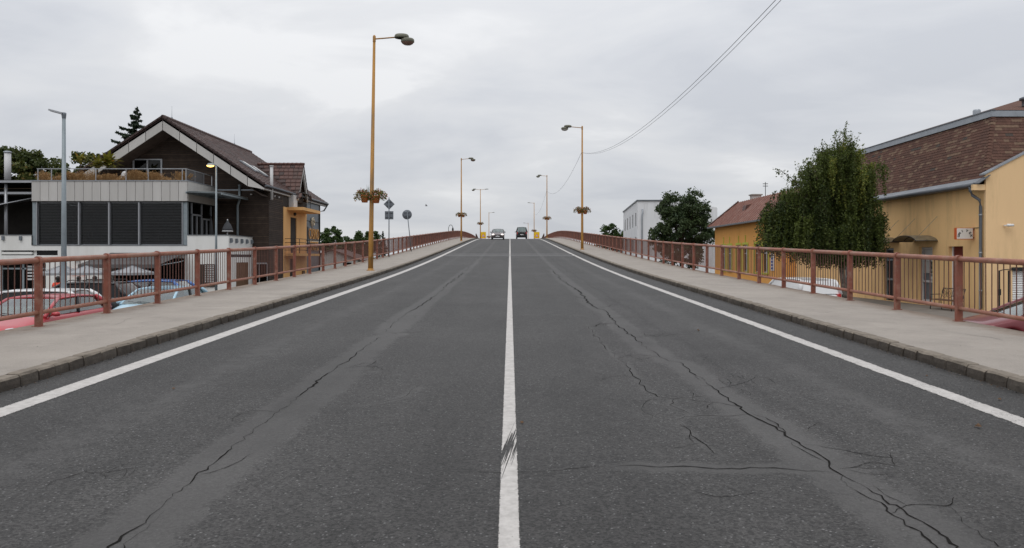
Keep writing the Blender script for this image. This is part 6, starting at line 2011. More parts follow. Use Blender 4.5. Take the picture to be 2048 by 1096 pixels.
def shingle_face(bl, br, tr_, tl, wid, cl):
    bl, br, tr_, tl = [Vector(v) for v in (bl, br, tr_, tl)]
    up = (tl + tr_) / 2 - (bl + br) / 2
    nrm = (br - bl).cross(up).normalized()
    udir = (br - bl).normalized()
    updir = (nrm.cross(udir)).normalized()
    hgt = (tl - bl).dot(updir)
    rowh = hgt / nv
    for j in range(nv):
        f0 = j / nv
        p0, p1 = bl.lerp(tl, f0), br.lerp(tr_, f0)
        ln = (p1 - p0).length
        x = -rr.uniform(0, wid)
        while x < ln:
            w_ = wid * rr.choice((.7, 1, 1, 1.3))
            a, b = max(0, x), min(ln, x + w_)
            x += w_
            if b - a < .05: continue
            r_ = rr.random()
            mi = 0 if r_ < .46 else 1 if r_ < .79 else 2 if r_ < .985 else 3
            if cl == 's' and 1 <= j <= 2 and 1.5 < (ln - a if False else a) < 4.6 and rr.random() < .8: mi = 3
            o_ = p0 + udir * a + nrm * .003
            cand.append((o_, b - a, rowh, udir, updir, nrm, mi))


shingle_face((S0[0], E0, S0[1]), (S0[0] + 4.2, E0, S0[1]), (S1[0] + 3.2, E1, S1[1]), (S1[0], E1, S1[1]), .33, 'e')
# the side face is laid out from the far end so that its outward normal points to the road
shingle_face((S0[0], yb_, S0[1]), (S0[0], E0, S0[1]), (S1[0], E1, S1[1]), (S1[0], yb_ - 1.1, S1[1]), .33, 's2')


def near_px(c):
    p = c[0]
    d = max(5, p.y)
    vis = 1.0 if p.x / d * 1504 + 1020 < 2056 else 0.0
    if abs(c[3].y) > .5:
        return vis * c[1] * 20 * 1504 / d / d * c[2] * 1504 / d
    return vis * c[1] * 1504 / d * c[2] * 1504 / d


order = sorted(range(len(cand)), key=lambda i: -near_px(cand[i]))
single = set(order[:299])
for i, (o_, w_, h_, ud, vd, nn, mi) in enumerate(cand):
    if i in single:
        ob = link('shingle', shm[mi], roof)
        mt = Matrix.Identity(4)
        for k in range(3):
            mt[k][0] = ud[k] * w_; mt[k][1] = vd[k] * h_; mt[k][2] = nn[k]; mt[k][3] = o_[k]
        ob.matrix_local = mt
    else:
        P_ = lambda a, b, c: o_ + ud * (a * w_) + vd * (b * h_) + nn * c
        joined.add([P_(.01, 0, .022), P_(.99, 0, .022), P_(1, 1.25, .004), P_(0, 1.25, .004), P_(.01, 0, -.004), P_(.99, 0, -.004)], [(0, 1, 2, 3), (4, 5, 1, 0)], mi)
o = joined.build('far_shingles', SM, roof); o['kind'] = 'stuff'
# hip of overlapping caps
m_ = MB()
for k in range(20):
    q0, q1 = k / 20, (k + 1.2) / 20
    a = Vector((S0[0], E0, S0[1])).lerp(Vector((S1[0], E1, S1[1])), q0); b = Vector((S0[0], E0, S0[1])).lerp(Vector((S1[0], E1, S1[1])), min(1, q1))
    m_.hexa([a + Vector((-.04, .16, .02)), a + Vector((-.05, -.05, .05)), a + Vector((.16, -.04, .02)), a + Vector((.05, .05, 0))], [b + Vector((-.03, .15, .01)), b + Vector((-.03, -.03, .02)), b + Vector((.15, -.03, .01)), b + Vector((.05, .05, 0))], rr.choice((0, 0, 1, 2)))
o = m_.build('hip_caps', SM, roof); o['kind'] = 'stuff'
# upper flashing and low upper roof
m_ = MB()
m_.box(S1[0] - .10, S1[0] + .03, E1 - .10, yb_ - 1.0, S1[1] - .02, S1[1] + .24); m_.build('upper_flashing', 'zinc', yel)
m_ = MB(); m_.box(S1[0] + .031, BX + 9.1, E1 - .10, E1 + .03, S1[1] - .02, S1[1] + .238); m_.build('upper_flashing', 'zinc', yel)
m_ = MB(); m_.box(S1[0] - .13, S1[0] + .06, E1 - .13, yb_ - .97, S1[1] + .245, S1[1] + .29); m_.build('flashing_cap', 'zinc_dark', yel)
m_ = MB(); m_.add([(S1[0] - .05, E1 - .05, S1[1] + .27), (BX + 9, E1 - .05, S1[1] + .27), (BX + 5.1, E1 + 3.9, Z(7.75)), (BX + 5.1, yb_ - 5, Z(7.75)), (S1[0] - .05, yb_ - 1, S1[1] + .27), (BX + 9, yb_ - 1, S1[1] + .27)],
                 [(0, 1, 2), (0, 2, 3, 4), (1, 5, 3, 2), (4, 3, 5)]); m_.build('upper_roof', 'sh1', yel)
m_ = MB(); m_.lathe([(.14, 0), (.14, .25), (.24, .26), (.24, .36), (.10, .42), (.001, .42)], 14, (23.3, 34.0, Z(6.85))); m_.build('roof_vent', 'zinc_dark', yel)
m_ = MB(); m_.lathe([(.16, 0), (.16, .28), (.14, .34), (.001, .36)], 12, (S1[0] + .15, 34.4, S1[1] + .22)); m_.build('roof_vent', 'zinc', yel)
# downpipe at the corner
m_ = MB(); m_.tube([(BX - .40, ya + .35, ze + .0), (BX - .40, ya + .32, ze - .22), (BX - .36, ya + .25, ze - .40), (BX - .14, ya + .1, ze - .62), (BX - .10, ya + .1, ze - .9), (BX - .10, ya + .1, .25), (BX - .2, ya + .05, .16)], .062, 12); dp = m_.build('downpipe', 'zinc_dark', yel)
m_ = MB()
for zz in (1.0, 2.6, 4.2): m_.lathe([(.062, -.03), (.075, -.02), (.075, .02), (.062, .03)], 12, (BX - .10, ya + .1, zz))
m_.build('pipe_collars', 'zinc', dp)
# curved porch roofs with stay rods
for (yc, zz) in ((36.2, .80), (39.7, .80)):
    n = 12; r_ = 1.15
    pts = [(yc + r_ * math.cos(math.pi * (.12 + .76 * k / n)) , Z(zz) + .42 * (math.sin(math.pi * (.12 + .76 * k / n)) - math.sin(math.pi * .12))) for k in range(n + 1)]
    m_ = MB()
    for (p, q) in zip(pts[:-1], pts[1:]):
        a = [(BX - 1.05, p[0], p[1]), (BX - .01, p[0], p[1]), (BX - .01, q[0], q[1]), (BX - 1.05, q[0], q[1])]
        m_.hexa([(x, y, z - .012) for x, y, z in a], a)
    pr = m_.build('porch_roof', 'porch', yel) if 'porch' in M else None
    if pr is None:
        M['porch'] = mat('porch_plastic', (0.15, 0.125, 0.085), 0.4, 0.3, 4, 0.4, dirt=(0.08, 0.07, 0.05))
        pr = m_.build('porch_roof', 'porch', yel)
    m_ = MB()
    for xx in (BX - 1.06, BX - .5): m_.tube([(xx, p[0], p[1] - .02) for p in pts], .02, 6)
    m_.tube([(BX - 1.06, pts[0][0], pts[0][1] - .02), (BX - .02, pts[0][0], pts[0][1] - .02)], .02, 6); m_.tube([(BX - 1.06, pts[-1][0], pts[-1][1] - .02), (BX - .02, pts[-1][0], pts[-1][1] - .02)], .02, 6)
    m_.build('porch_frame', 'black', pr)
    m_ = MB()
    for p in (pts[1], pts[-2]): m_.tube([(BX - 1.0, p[0], p[1]), (BX - .01, p[0] - .05, p[1] + 1.05)], .008, 5)
    m_.build('stay_rods', 'galv_dark', pr)
# cable along the wall
m_ = MB(); m_.tube([(BX - .02, ya + .25, Z(1.27)), (BX - .02, ya + 1.4, Z(1.28))], .012, 5); m_.build('cable', 'black', yel)

# ---- projecting sign with letters on an arc
sg_ = thing('shop_sign', 'small projecting sign with orange sides and black letters on an arc', 'sign', (19.55, 32.4, Z(1.0)))
sx0, sx1, sy, sz0, sz1 = 19.20, 19.93, 32.35, Z(.78), Z(1.28)
m_ = MB(); m_.box(sx0, sx1, sy, sy + .16, sz0, sz1); bx_ = m_.build('box', 'sign_orange', sg_)
m_ = MB(); m_.box(sx0 + .02, sx1 - .02, sy - .008, sy - .002, sz0 + .025, sz1 - .02); m_.build('face', 'sign_white', sg_)
m_ = MB(); m_.box(sx1 + .002, BX - .002, sy + .05, sy + .1, sz0 + .05, sz0 + .1); m_.box(sx1 + .002, BX - .002, sy + .05, sy + .1, sz1 - .1, sz1 - .05); m_.build('bracket', 'black', sg_)
for ch, an in zip('UNITEX', (176, 150, 115, 72, 38, 8)):
    me_ = text_mesh(ch, .16, .004, bold=.006); me_.materials.clear(); me_.materials.append(M['black'])
    a = R(an)
    link('letter', me_, sg_, loc=((sx0 + sx1) / 2 + .27 * math.cos(a), sy - .014, sz0 + .13 + .24 * math.sin(a)), rot=(R(90), R(90 - an), 0), scale=(.9, .8, 1))

# ---- annex facing the camera
an = thing('yellow_annex', 'pale yellow annex with sloping metal-edged parapet at the right picture edge', 'building', (22, ya - .1, 0))
yw = ya - .12
m_ = MB()
prof = [(BX - .02, 0), (BX + 9, 0), (BX + 9, Z(3.6)), (BX + 5.2, Z(6.2)), (BX - .02, Z(3.50))]
op2 = (21.1, 23.4, .15, Z(-.45))
m_.add([(BX - .02, yw, 0), (op2[0], yw, 0), (op2[0], yw, op2[3]), (op2[1], yw, op2[3]), (op2[1], yw, 0), (BX + 9, yw, 0), (BX + 9, yw, Z(3.6)), (BX + 5.2, yw, Z(6.2)), (BX - .02, yw, Z(3.50))], [(0, 1, 2, 8), (4, 5, 6, 3), (3, 6, 7, 8, 2)])
for (p, q) in (((op2[0], 0), (op2[0], op2[3])), ((op2[0], op2[3]), (op2[1], op2[3])), ((op2[1], op2[3]), (op2[1], 0))):
    m_.add([(p[0], yw, p[1]), (q[0], yw, q[1]), (q[0], yw + .2, q[1]), (p[0], yw + .2, p[1])], [(0, 1, 2, 3)])
m_.add([(BX - .02, yw, 0), (BX - .02, ya, 0), (BX - .02, ya, Z(3.5)), (BX - .02, yw, Z(3.5))], [(0, 1, 2, 3)])
m_.add([(BX - .02, yw, Z(3.5)), (BX + 5.2, yw, Z(6.2)), (BX + 5.2, yw + .28, Z(6.2)), (BX - .02, yw + .28, Z(3.5))], [(0, 1, 2, 3)])
m_.build('wall', 'yellow_wall2', an)
m_ = MB(); m_.hexa([(BX - .10, yw - .05, Z(3.47)), (BX + 5.2, yw - .05, Z(6.22)), (BX + 5.2, yw + .3, Z(6.22)), (BX - .10, yw + .3, Z(3.47))], [(BX - .10, yw - .05, Z(3.53)), (BX + 5.2, yw - .05, Z(6.28)), (BX + 5.2, yw + .3, Z(6.28)), (BX - .10, yw + .3, Z(3.53))]); m_.build('parapet_flashing', 'zinc', an)
m_ = MB(); m_.box(BX - .55, BX - .022, yw + .02, ya + .02, ze - .22, ze + .02); m_.build('corbel', 'yellow_wall2', an)
# roller shutter of white slats
sh = MB(); n = 19
hh = (op2[3] - op2[2]) / n
sm_ = MB(); sm_.prism([(yw + .12, 0), (yw + .09, hh * .5), (yw + .12, hh * .94), (yw + .14, hh * .94), (yw + .14, 0)], 'x', op2[0] + .03, op2[1] - .03); sme = sm_.mesh('shutter_slat', 'white')
for k in range(n): link('shutter_slat', sme, an, loc=(0, 0, op2[2] + k * hh))
m_ = MB(); m_.box(op2[0] - .05, op2[1] + .05, yw - .06, yw + .08, op2[3] - .10, op2[3] + .04); m_.build('shutter_box', 'black', an)
m_ = MB(); m_.box(op2[0], op2[1], yw + .15, yw + .19, 0, op2[3]); m_.build('shutter_backing', 'dark_room', an)
# wall camera
m_ = MB(); m_.tube([(20.72, yw - .02, Z(1.35)), (20.78, yw - .14, Z(1.33))], .025, 6); m_.lathe([(.001, 0), (.05, .01), (.06, .04), (.055, .28), (.001, .29)], 10, (20.74, yw - .18, Z(1.35)), axis='x'); m_.build('security_camera', 'white', an)

# ---- open iron gate leaf beside the annex
gt = thing('iron_gate', 'narrow black iron gate leaf standing open before the yellow annex', 'gate', (20.4, 30.9, 0))
for x_ in (20.12, 20.50):
    m_ = MB(); m_.box(x_ - .022, x_ + .022, 30.9, 30.94, .06, Z(-.53)); m_.build('upright', 'black', gt)
m_ = MB(); m_.tube([(20.12, 30.92, Z(-.55)), (20.3, 30.92, Z(-.50)), (20.8, 30.92, Z(-.47))], .02, 6); m_.build('top_bar', 'black', gt)
m_ = MB(); m_.box(20.08, 20.17, 30.88, 30.96, Z(-1.55), Z(-1.30)); m_.build('lock_box', 'black', gt)
m_ = MB(); m_.box(20.145, 20.475, 30.905, 30.935, .25, .29); m_.build('bottom_bar', 'black', gt)

# ---- iron bench with scrolled rings
bn = thing('iron_bench', 'black iron bench with round scrolls by the yellow wall', 'bench', (19.0, 32.6, .11))
zb0 = .11
m_ = MB(); m_.box(18.75, 19.25, 31.9, 33.6, zb0 + .42, zb0 + .46); m_.build('seat', 'wood', bn)
for yy in (31.95, 33.55):
    m_ = MB(); m_.tube([(18.75, yy, zb0), (18.78, yy, zb0 + .45), (18.75, yy, zb0 + .65), (19.2, yy, zb0 + .66)], .02, 6); m_.tube([(19.25, yy, zb0), (19.22, yy, zb0 + .45), (19.35, yy, zb0 + .95)], .02, 6); m_.build('leg', 'black', bn)
for yy in (32.15, 32.6, 33.05, 33.4):
    m_ = MB()
    for r_ in (.2, .1): m_.tube([(19.3, yy + r_ * math.cos(a), zb0 + .72 + r_ * math.sin(a)) for a in np.linspace(0, 2 * math.pi, 19)], .009, 5, cap=False)
    m_.build('scroll', 'black', bn)
m_ = MB(); m_.tube([(19.33, 31.95, zb0 + .93), (19.33, 33.55, zb0 + .93)], .018, 6); m_.build('top_rail', 'black', bn)

# ---- orange house with red metal roof
oh = thing('orange_house', 'orange house with lime window surrounds and red metal roof behind the birch', 'house', (BX + 5, 64, 0))
o0, o1 = 55.0, 73.4
WIN = [(69.75, 70.95), (67.8, 69.0), (65.1, 66.35), (63.2, 64.45), (60.1, 61.4), (58.2, 59.5)]
m_ = MB()
m_.wall((BX, o0, 0), (0, 1, 0), o1 - o0, Z(2.95), [(a - o0, b - o0, Z(-1.2), Z(1.08)) for a, b in WIN], .16, (-1, 0, 0))
m_.add([(BX, o1, 0), (BX + 10, o1, 0), (BX + 10, o1, Z(2.95)), (BX, o1, Z(2.95))], [(0, 1, 2, 3)]); m_.add([(BX, o0, 0), (BX + 10, o0, 0), (BX + 10, o0, Z(2.95)), (BX, o0, Z(2.95))], [(0, 1, 2, 3)])
m_.build('wall', 'orange_wall', oh)
for (a, b) in WIN:
    m_ = MB()
    for q in (a - .07, b + .07): m_.box(BX - .05, BX + .02, q - .07, q + .07, Z(-1.2), Z(1.12))
    m_.box(BX - .052, BX + .018, a - .14, b + .14, Z(1.1), Z(1.28)); m_.box(BX - .054, BX + .016, (a + b) / 2 - .06, (a + b) / 2 + .06, Z(1.285), Z(1.9)); m_.box(BX - .08, BX + .02, a - .15, b + .15, Z(-1.32), Z(-1.21))
    sr = m_.build('window_surround', 'lime', oh)
    m_ = MB()
    for q in (a + .04, (a + b) / 2, b - .04): m_.box(BX + .08, BX + .13, q - .04, q + .04, Z(-1.18), Z(1.06))
    for zz in (-1.15, .35, 1.03): m_.box(BX + .082, BX + .128, a + .08, b - .08, Z(zz) - .035, Z(zz) + .035)
    wn = m_.build('window', 'pale', oh)
    m_ = MB(); m_.box(BX + .1, BX + .108, a, b, Z(-1.2), Z(1.08)); m_.build('pane', 'glass', wn)
    m_ = MB(); m_.box(BX + .3, BX + .32, a - .3, b + .3, Z(-1.3), Z(1.2)); m_.build('curtain', 'dark_room', wn)
w2 = 2.3; zt2 = Z(5.25); ov = .55
c0 = [(BX - ov, o0 - ov, Z(2.98)), (BX - ov, o1 + ov, Z(2.98)), (BX + 10 + ov, o1 + ov, Z(2.98)), (BX + 10 + ov, o0 - ov, Z(2.98))]
c1 = [(BX + w2 - ov, o0 + w2, zt2), (BX + w2 - ov, o1 - w2 + ov, zt2), (BX + 10 - w2, o1 - w2 + ov, zt2), (BX + 10 - w2, o0 + w2, zt2)]
m_ = MB(); m_.add(c0 + c1, [(0, 1, 5, 4), (1, 2, 6, 5), (2, 3, 7, 6), (3, 0, 4, 7), (4, 5, 6, 7)]); orf = m_.build('roof', 'metal_roof', oh)
m_ = MB()
for k in range(34):
    q = (k + .5) / 34; yy = c0[0][1] + (c0[1][1] - c0[0][1]) * q
    tmax = min(1, (yy - c0[0][1]) / (w2 + ov), (c0[1][1] - yy) / w2)
    p = Vector((c0[0][0], yy, c0[0][2])); e = Vector((c1[0][0], yy, zt2)); e = p.lerp(e, tmax)
    m_.hexa([p + Vector((0, -.02, .0)), p + Vector((0, .02, .0)), e + Vector((0, .02, .0)), e + Vector((0, -.02, .0))], [p + Vector((-.02, -.015, .045)), p + Vector((-.02, .015, .045)), e + Vector((-.02, .015, .045)), e + Vector((-.02, -.015, .045))])
o = m_.build('roof_seams', 'metal_roof', orf); o['kind'] = 'stuff'
m_ = MB()
for k in range(16):
    a = Vector(c0[1]).lerp(Vector(c1[1]), k / 16); b = Vector(c0[1]).lerp(Vector(c1[1]), (k + 1.15) / 16)
    m_.tube([a + Vector((0, 0, .03)), b + Vector((0, 0, .05))], [.09, .11], 7)
o = m_.build('hip_tiles', 'tile2', orf); o['kind'] = 'stuff'
m_ = MB(); m_.box(BX - ov - .1, BX - ov + .06, o0 - ov, o1 + ov, Z(2.84), Z(2.97)); m_.box(BX - ov + .061, BX, o0 - ov, o1 + ov, Z(2.88), Z(2.95)); m_.build('eave', 'zinc_dark', oh)
m_ = MB(); m_.box(BX + 2.4, BX + 3.2, 69.4, 70.2, Z(4.6), Z(5.75)); ch = m_.build('chimney', 'panel', oh)
m_ = MB(); m_.box(BX + 2.3, BX + 3.3, 69.3, 70.3, Z(5.755), Z(5.86)); m_.build('chimney_cap', 'concrete', ch)
m_ = MB(); m_.prism([(BX + .55, Z(3.9)), (BX + 1.35, Z(4.75)), (BX + .75, Z(4.6))], 'y', 66.0, 66.9); m_.build('roof_hatch', 'tile2', oh)
m_ = MB(); m_.tube([(BX + 2.35, 65.8, Z(4.9)), (BX + 2.35, 65.8, Z(6.6))], .03, 6)
for zz in (6.25, 6.45): m_.tube([(BX + 2.13, 65.8, Z(zz)), (BX + 2.57, 65.8, Z(zz))], .03, 6)
m_.build('cable_mast', 'black', oh)
pstr = thing('wall_poster', 'tall white and blue poster on the orange wall at the birch edge', 'poster', (BX - .03, 57.1, 1.4))
m_ = MB(); m_.box(BX - .05, BX - .02, 56.9, 57.6, Z(-1.0), Z(.55)); pb = m_.build('sheet', 'white', pstr)
m_ = MB()
for k in range(5): m_.box(BX - .06, BX - .052, 57.0, 57.5, Z(-.9 + .25 * k), Z(-.75 + .25 * k))
m_.build('print', 'blue', pstr)
m_ = MB(); m_.box(BX - .061, BX - .052, 57.05, 57.4, Z(.34), Z(.5)); m_.build('red_print', 'sign_red', pstr)

# ---- white block far behind
wbld = thing('white_block', 'plain white flat-roofed block with narrow windows behind the round tree', 'building', (20, 115, 0))
p0, p1 = Vector((19.5, 115, 0)), Vector((21.7, 144, 0)); ud = (p1 - p0).normalized(); nl = Vector((-ud.y, ud.x, 0)); ln = (p1 - p0).length
zt3 = Z(8.64)
ops = []
for k in range(5):
    for (z0_, z1_) in ((Z(4.9), Z(7.0)), (Z(1.1), Z(3.2))):
        ops.append((2.2 + 5.4 * k, 2.2 + 5.4 * k + 1.7, z0_, z1_))
m_ = MB(); m_.wall(p0, ud, ln, zt3, ops, .25, nl)
p3 = p0 + Vector((12.2, 0, 0))
m_.add([p0, p3, p3 + Vector((0, 0, zt3 - 1.0)), p3 + Vector((-6, 0, zt3)), p0 + Vector((0, 0, zt3))], [(0, 1, 2, 3, 4)])
p4 = p3 + (p1 - p0)
m_.add([p3, p4, p4 + Vector((0, 0, zt3 - 1)), p3 + Vector((0, 0, zt3 - 1))], [(0, 1, 2, 3)]); m_.add([p1, p4, p4 + Vector((0, 0, zt3 - 1)), p1 + Vector((0, 0, zt3))], [(0, 1, 2, 3)])
m_.build('wall', 'far_white', wbld)
for (a, b, z0_, z1_) in ops:
    m_ = MB(); q = [p0 + ud * a - nl * .05, p0 + ud * b - nl * .05]
    m_.hexa([(*q[0][:2], z0_), (*q[1][:2], z0_), (*q[1][:2], z1_), (*q[0][:2], z1_)], [(*(q[0] - nl * .05)[:2], z0_), (*(q[1] - nl * .05)[:2], z0_), (*(q[1] - nl * .05)[:2], z1_), (*(q[0] - nl * .05)[:2], z1_)]); m_.build('window', 'black', wbld)
m_ = MB()
a = [p0 + Vector((-.15, -.15, zt3)), p0 + Vector((6.2, -.15, zt3)), p4 + Vector((0, 0, zt3 - .1)), p1 + Vector((-.15, 0, zt3))]
m_.hexa(a, [v + Vector((0, 0, .18)) for v in a]); m_.build('roof_edge', 'zinc_dark', wbld)
m_ = MB(); m_.tube([(20.25, 114.85, Z(7.4)), (20.25, 114.8, Z(6.7)), (20.15, 114.8, Z(6.5)), (20.15, 114.8, 0)], .1, 8); m_.build('downpipe', 'zinc', wbld)

lowh = thing('pale_gable_house', 'little pale gable just left of the white block', 'house', (21.5, 150, 0))
m_ = MB(); m_.prism([(20.8, 0), (27, 0), (27, Z(3.2)), (23.9, Z(5.6)), (20.8, Z(3.2))], 'y', 152, 162); m_.build('wall', 'far_white', lowh)
m_ = MB(); m_.hexa([(20.3, 151.7, Z(2.9)), (23.9, 151.7, Z(5.7)), (23.9, 162.3, Z(5.7)), (20.3, 162.3, Z(2.9))], [(20.3, 151.7, Z(3.1)), (23.9, 151.7, Z(5.9)), (23.9, 162.3, Z(5.9)), (20.3, 162.3, Z(3.1))]); m_.build('roof', 'zinc', lowh)

# grey house seen through the left railing beyond the brown house
lh = thing('low_grey_house', 'low grey house glimpsed through the left railing beyond the brown house', 'house', (-22, 92, 0))
m_ = MB(); m_.prism([(-25, 0), (-18.6, 0), (-18.6, 2.1), (-21.8, 3.3), (-25, 2.1)], 'y', 92, 100); m_.build('wall', 'panel', lh)
m_ = MB()
for sg in (-1, 1):
    a = [(-21.8, 91.7, 3.32), (-21.8 + sg * 3.6, 91.7, 1.98), (-21.8 + sg * 3.6, 100.3, 1.98), (-21.8, 100.3, 3.32)]
    m_.hexa(a, [(x, y, z + .12) for x, y, z in a])
m_.build('roof', 'tile2', lh)
m_ = MB(); m_.box(-20.4, -19.4, 91.9, 91.98, .7, 1.8); m_.build('window', 'glass', lh)

# ------------------------------------------------------------------ parked cars
g1 = 'cars parked on the lower street'
hl = 2.1
make_car('pinkish red hatchback parked at the foot of the left railing, nearest the camera', 'car', (-12.15, 19.4, .004), math.pi, P['red'], g1, 4.2, 1.70, 1.43)
make_car('light blue car parked behind the red one along the left railing', 'car', (-11.3, 24.4, .004), math.pi, P['ltblue'], g1, 4.2, 1.72, 1.46)
make_car('white car standing crosswise behind the red hatchback', 'car', (-14.8, 22.9, .004), R(96), P['white'], g1, 4.4, 1.76, 1.46, glass='car_glass_dark', estate=True)
make_car('black estate car behind the white one near the lamp pole', 'car', (-15.6, 27.2, .004), R(92), P['black'], g1, 4.5, 1.8, 1.55, roofrails=True, glass='car_glass_dark')
make_car('blue car standing crosswise under the right cafe parasol', 'car', (-14.9, 30.6, .004), R(90), P['blue'], g1, 4.2, 1.72, 1.52)
make_car('white panel van parked under the birch behind the right railing', 'van', (11.85, 31.2, .004), R(3), P['white'], g1, 4.6, 1.76, 1.60, cab=(-2.2, -2.05, .55, 1.35), estate=True, glass=P['white'])
make_car('crimson red car parked at the right picture edge behind the railing', 'car', (13.55, 18.9, .004), R(82), P['crimson'], g1, 4.2, 1.72, 1.42)

# ------------------------------------------------------------------ trees
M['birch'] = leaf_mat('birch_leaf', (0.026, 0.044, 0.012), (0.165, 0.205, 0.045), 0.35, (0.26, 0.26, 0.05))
M['maple'] = leaf_mat('maple_leaf', (0.022, 0.042, 0.016), (0.070, 0.100, 0.036), 0.25, (0.12, 0.11, 0.04))
M['lime_tree'] = leaf_mat('lime_leaf', (0.030, 0.050, 0.012), (0.105, 0.120, 0.030), 0.3, (0.20, 0.13, 0.03))
M['green_tree'] = leaf_mat('green_leaf', (0.025, 0.052, 0.014), (0.08, 0.125, 0.032), 0.3)
M['conifer'] = leaf_mat('conifer_needle', (0.012, 0.026, 0.014), (0.035, 0.058, 0.028), 0.15)


def limb(mb, a, b, r0, r1, rr_, n=5, wob=.08):
    a, b = Vector(a), Vector(b)
    pts = []
    for k in range(n + 1):
        t_ = k / n
        p = a.lerp(b, t_)
        if 0 < k < n: p += Vector((rr_.uniform(-wob, wob), rr_.uniform(-wob, wob), rr_.uniform(-wob, wob) + wob * 1.5 * math.sin(math.pi * t_)))
        pts.append(p)
    mb.tube(pts, [r0 + (r1 - r0) * k / n for k in range(n + 1)], 6)
    return pts


def broadleaf(name, label, base, h, lobes, nclump, nleaf, leaf, mat_, seed, group, trunk_r=.18, clump_r=.55, bark='bark', trunk_top=None):
    """lobes: ellipsoids (cx,cy,cz,rx,ry,rz) of the crown in world coordinates"""
    g_ = np.random.default_rng(seed); rr_ = random.Random(seed)
    t_ = thing(name, label, 'tree', base, group)
    vols = np.array([l[3] * l[4] * l[5] for l in lobes]); vols = vols / vols.sum()
    cl = []
    for k in range(nclump):
        l = lobes[g_.choice(len(lobes), p=vols)]
        d = g_.normal(size=3); d /= np.linalg.norm(d)
        r = g_.uniform(.25, 1.0) ** .45
        cl.append(np.array(l[:3]) + d * r * np.array(l[3:6]))
    cl = np.array(cl)
    m_ = MB()
    tz = trunk_top or (np.mean([l[2] for l in lobes]))
    top_ = (base[0] + rr_.uniform(-.2, .2), base[1], tz)
    pts = limb(m_, base, top_, trunk_r, trunk_r * .35, rr_, 6, .06)
    m_.build('trunk', bark, t_)
    m_ = MB()
    for c in cl[::max(1, nclump // 70)]:
        a = pts[rr_.randrange(2, len(pts))]
        limb(m_, a, c, trunk_r * .28, .012, rr_, 5, .12)
    m_.build('limbs', bark, t_)
    idx_ = g_.integers(0, nclump, nleaf)
    off = g_.normal(size=(nleaf, 3)); off /= np.linalg.norm(off, axis=1, keepdims=True)
    rad = g_.uniform(0, 1, nleaf) ** .55
    size_c = g_.uniform(.6, 1.35, nclump) * clump_r
    C = cl[idx_] + off * (rad * size_c[idx_])[:, None] * np.array([1, 1, .75])
    shade = g_.uniform(0, 1, nclump)[idx_] * .55 + g_.uniform(0, .45, nleaf)
    q = leaf_quads(C, leaf, nrm=off * .6, seed=seed + 1, flat=.5)
    fast_quads('crown', q, shade, [mat_], t_)
    return t_


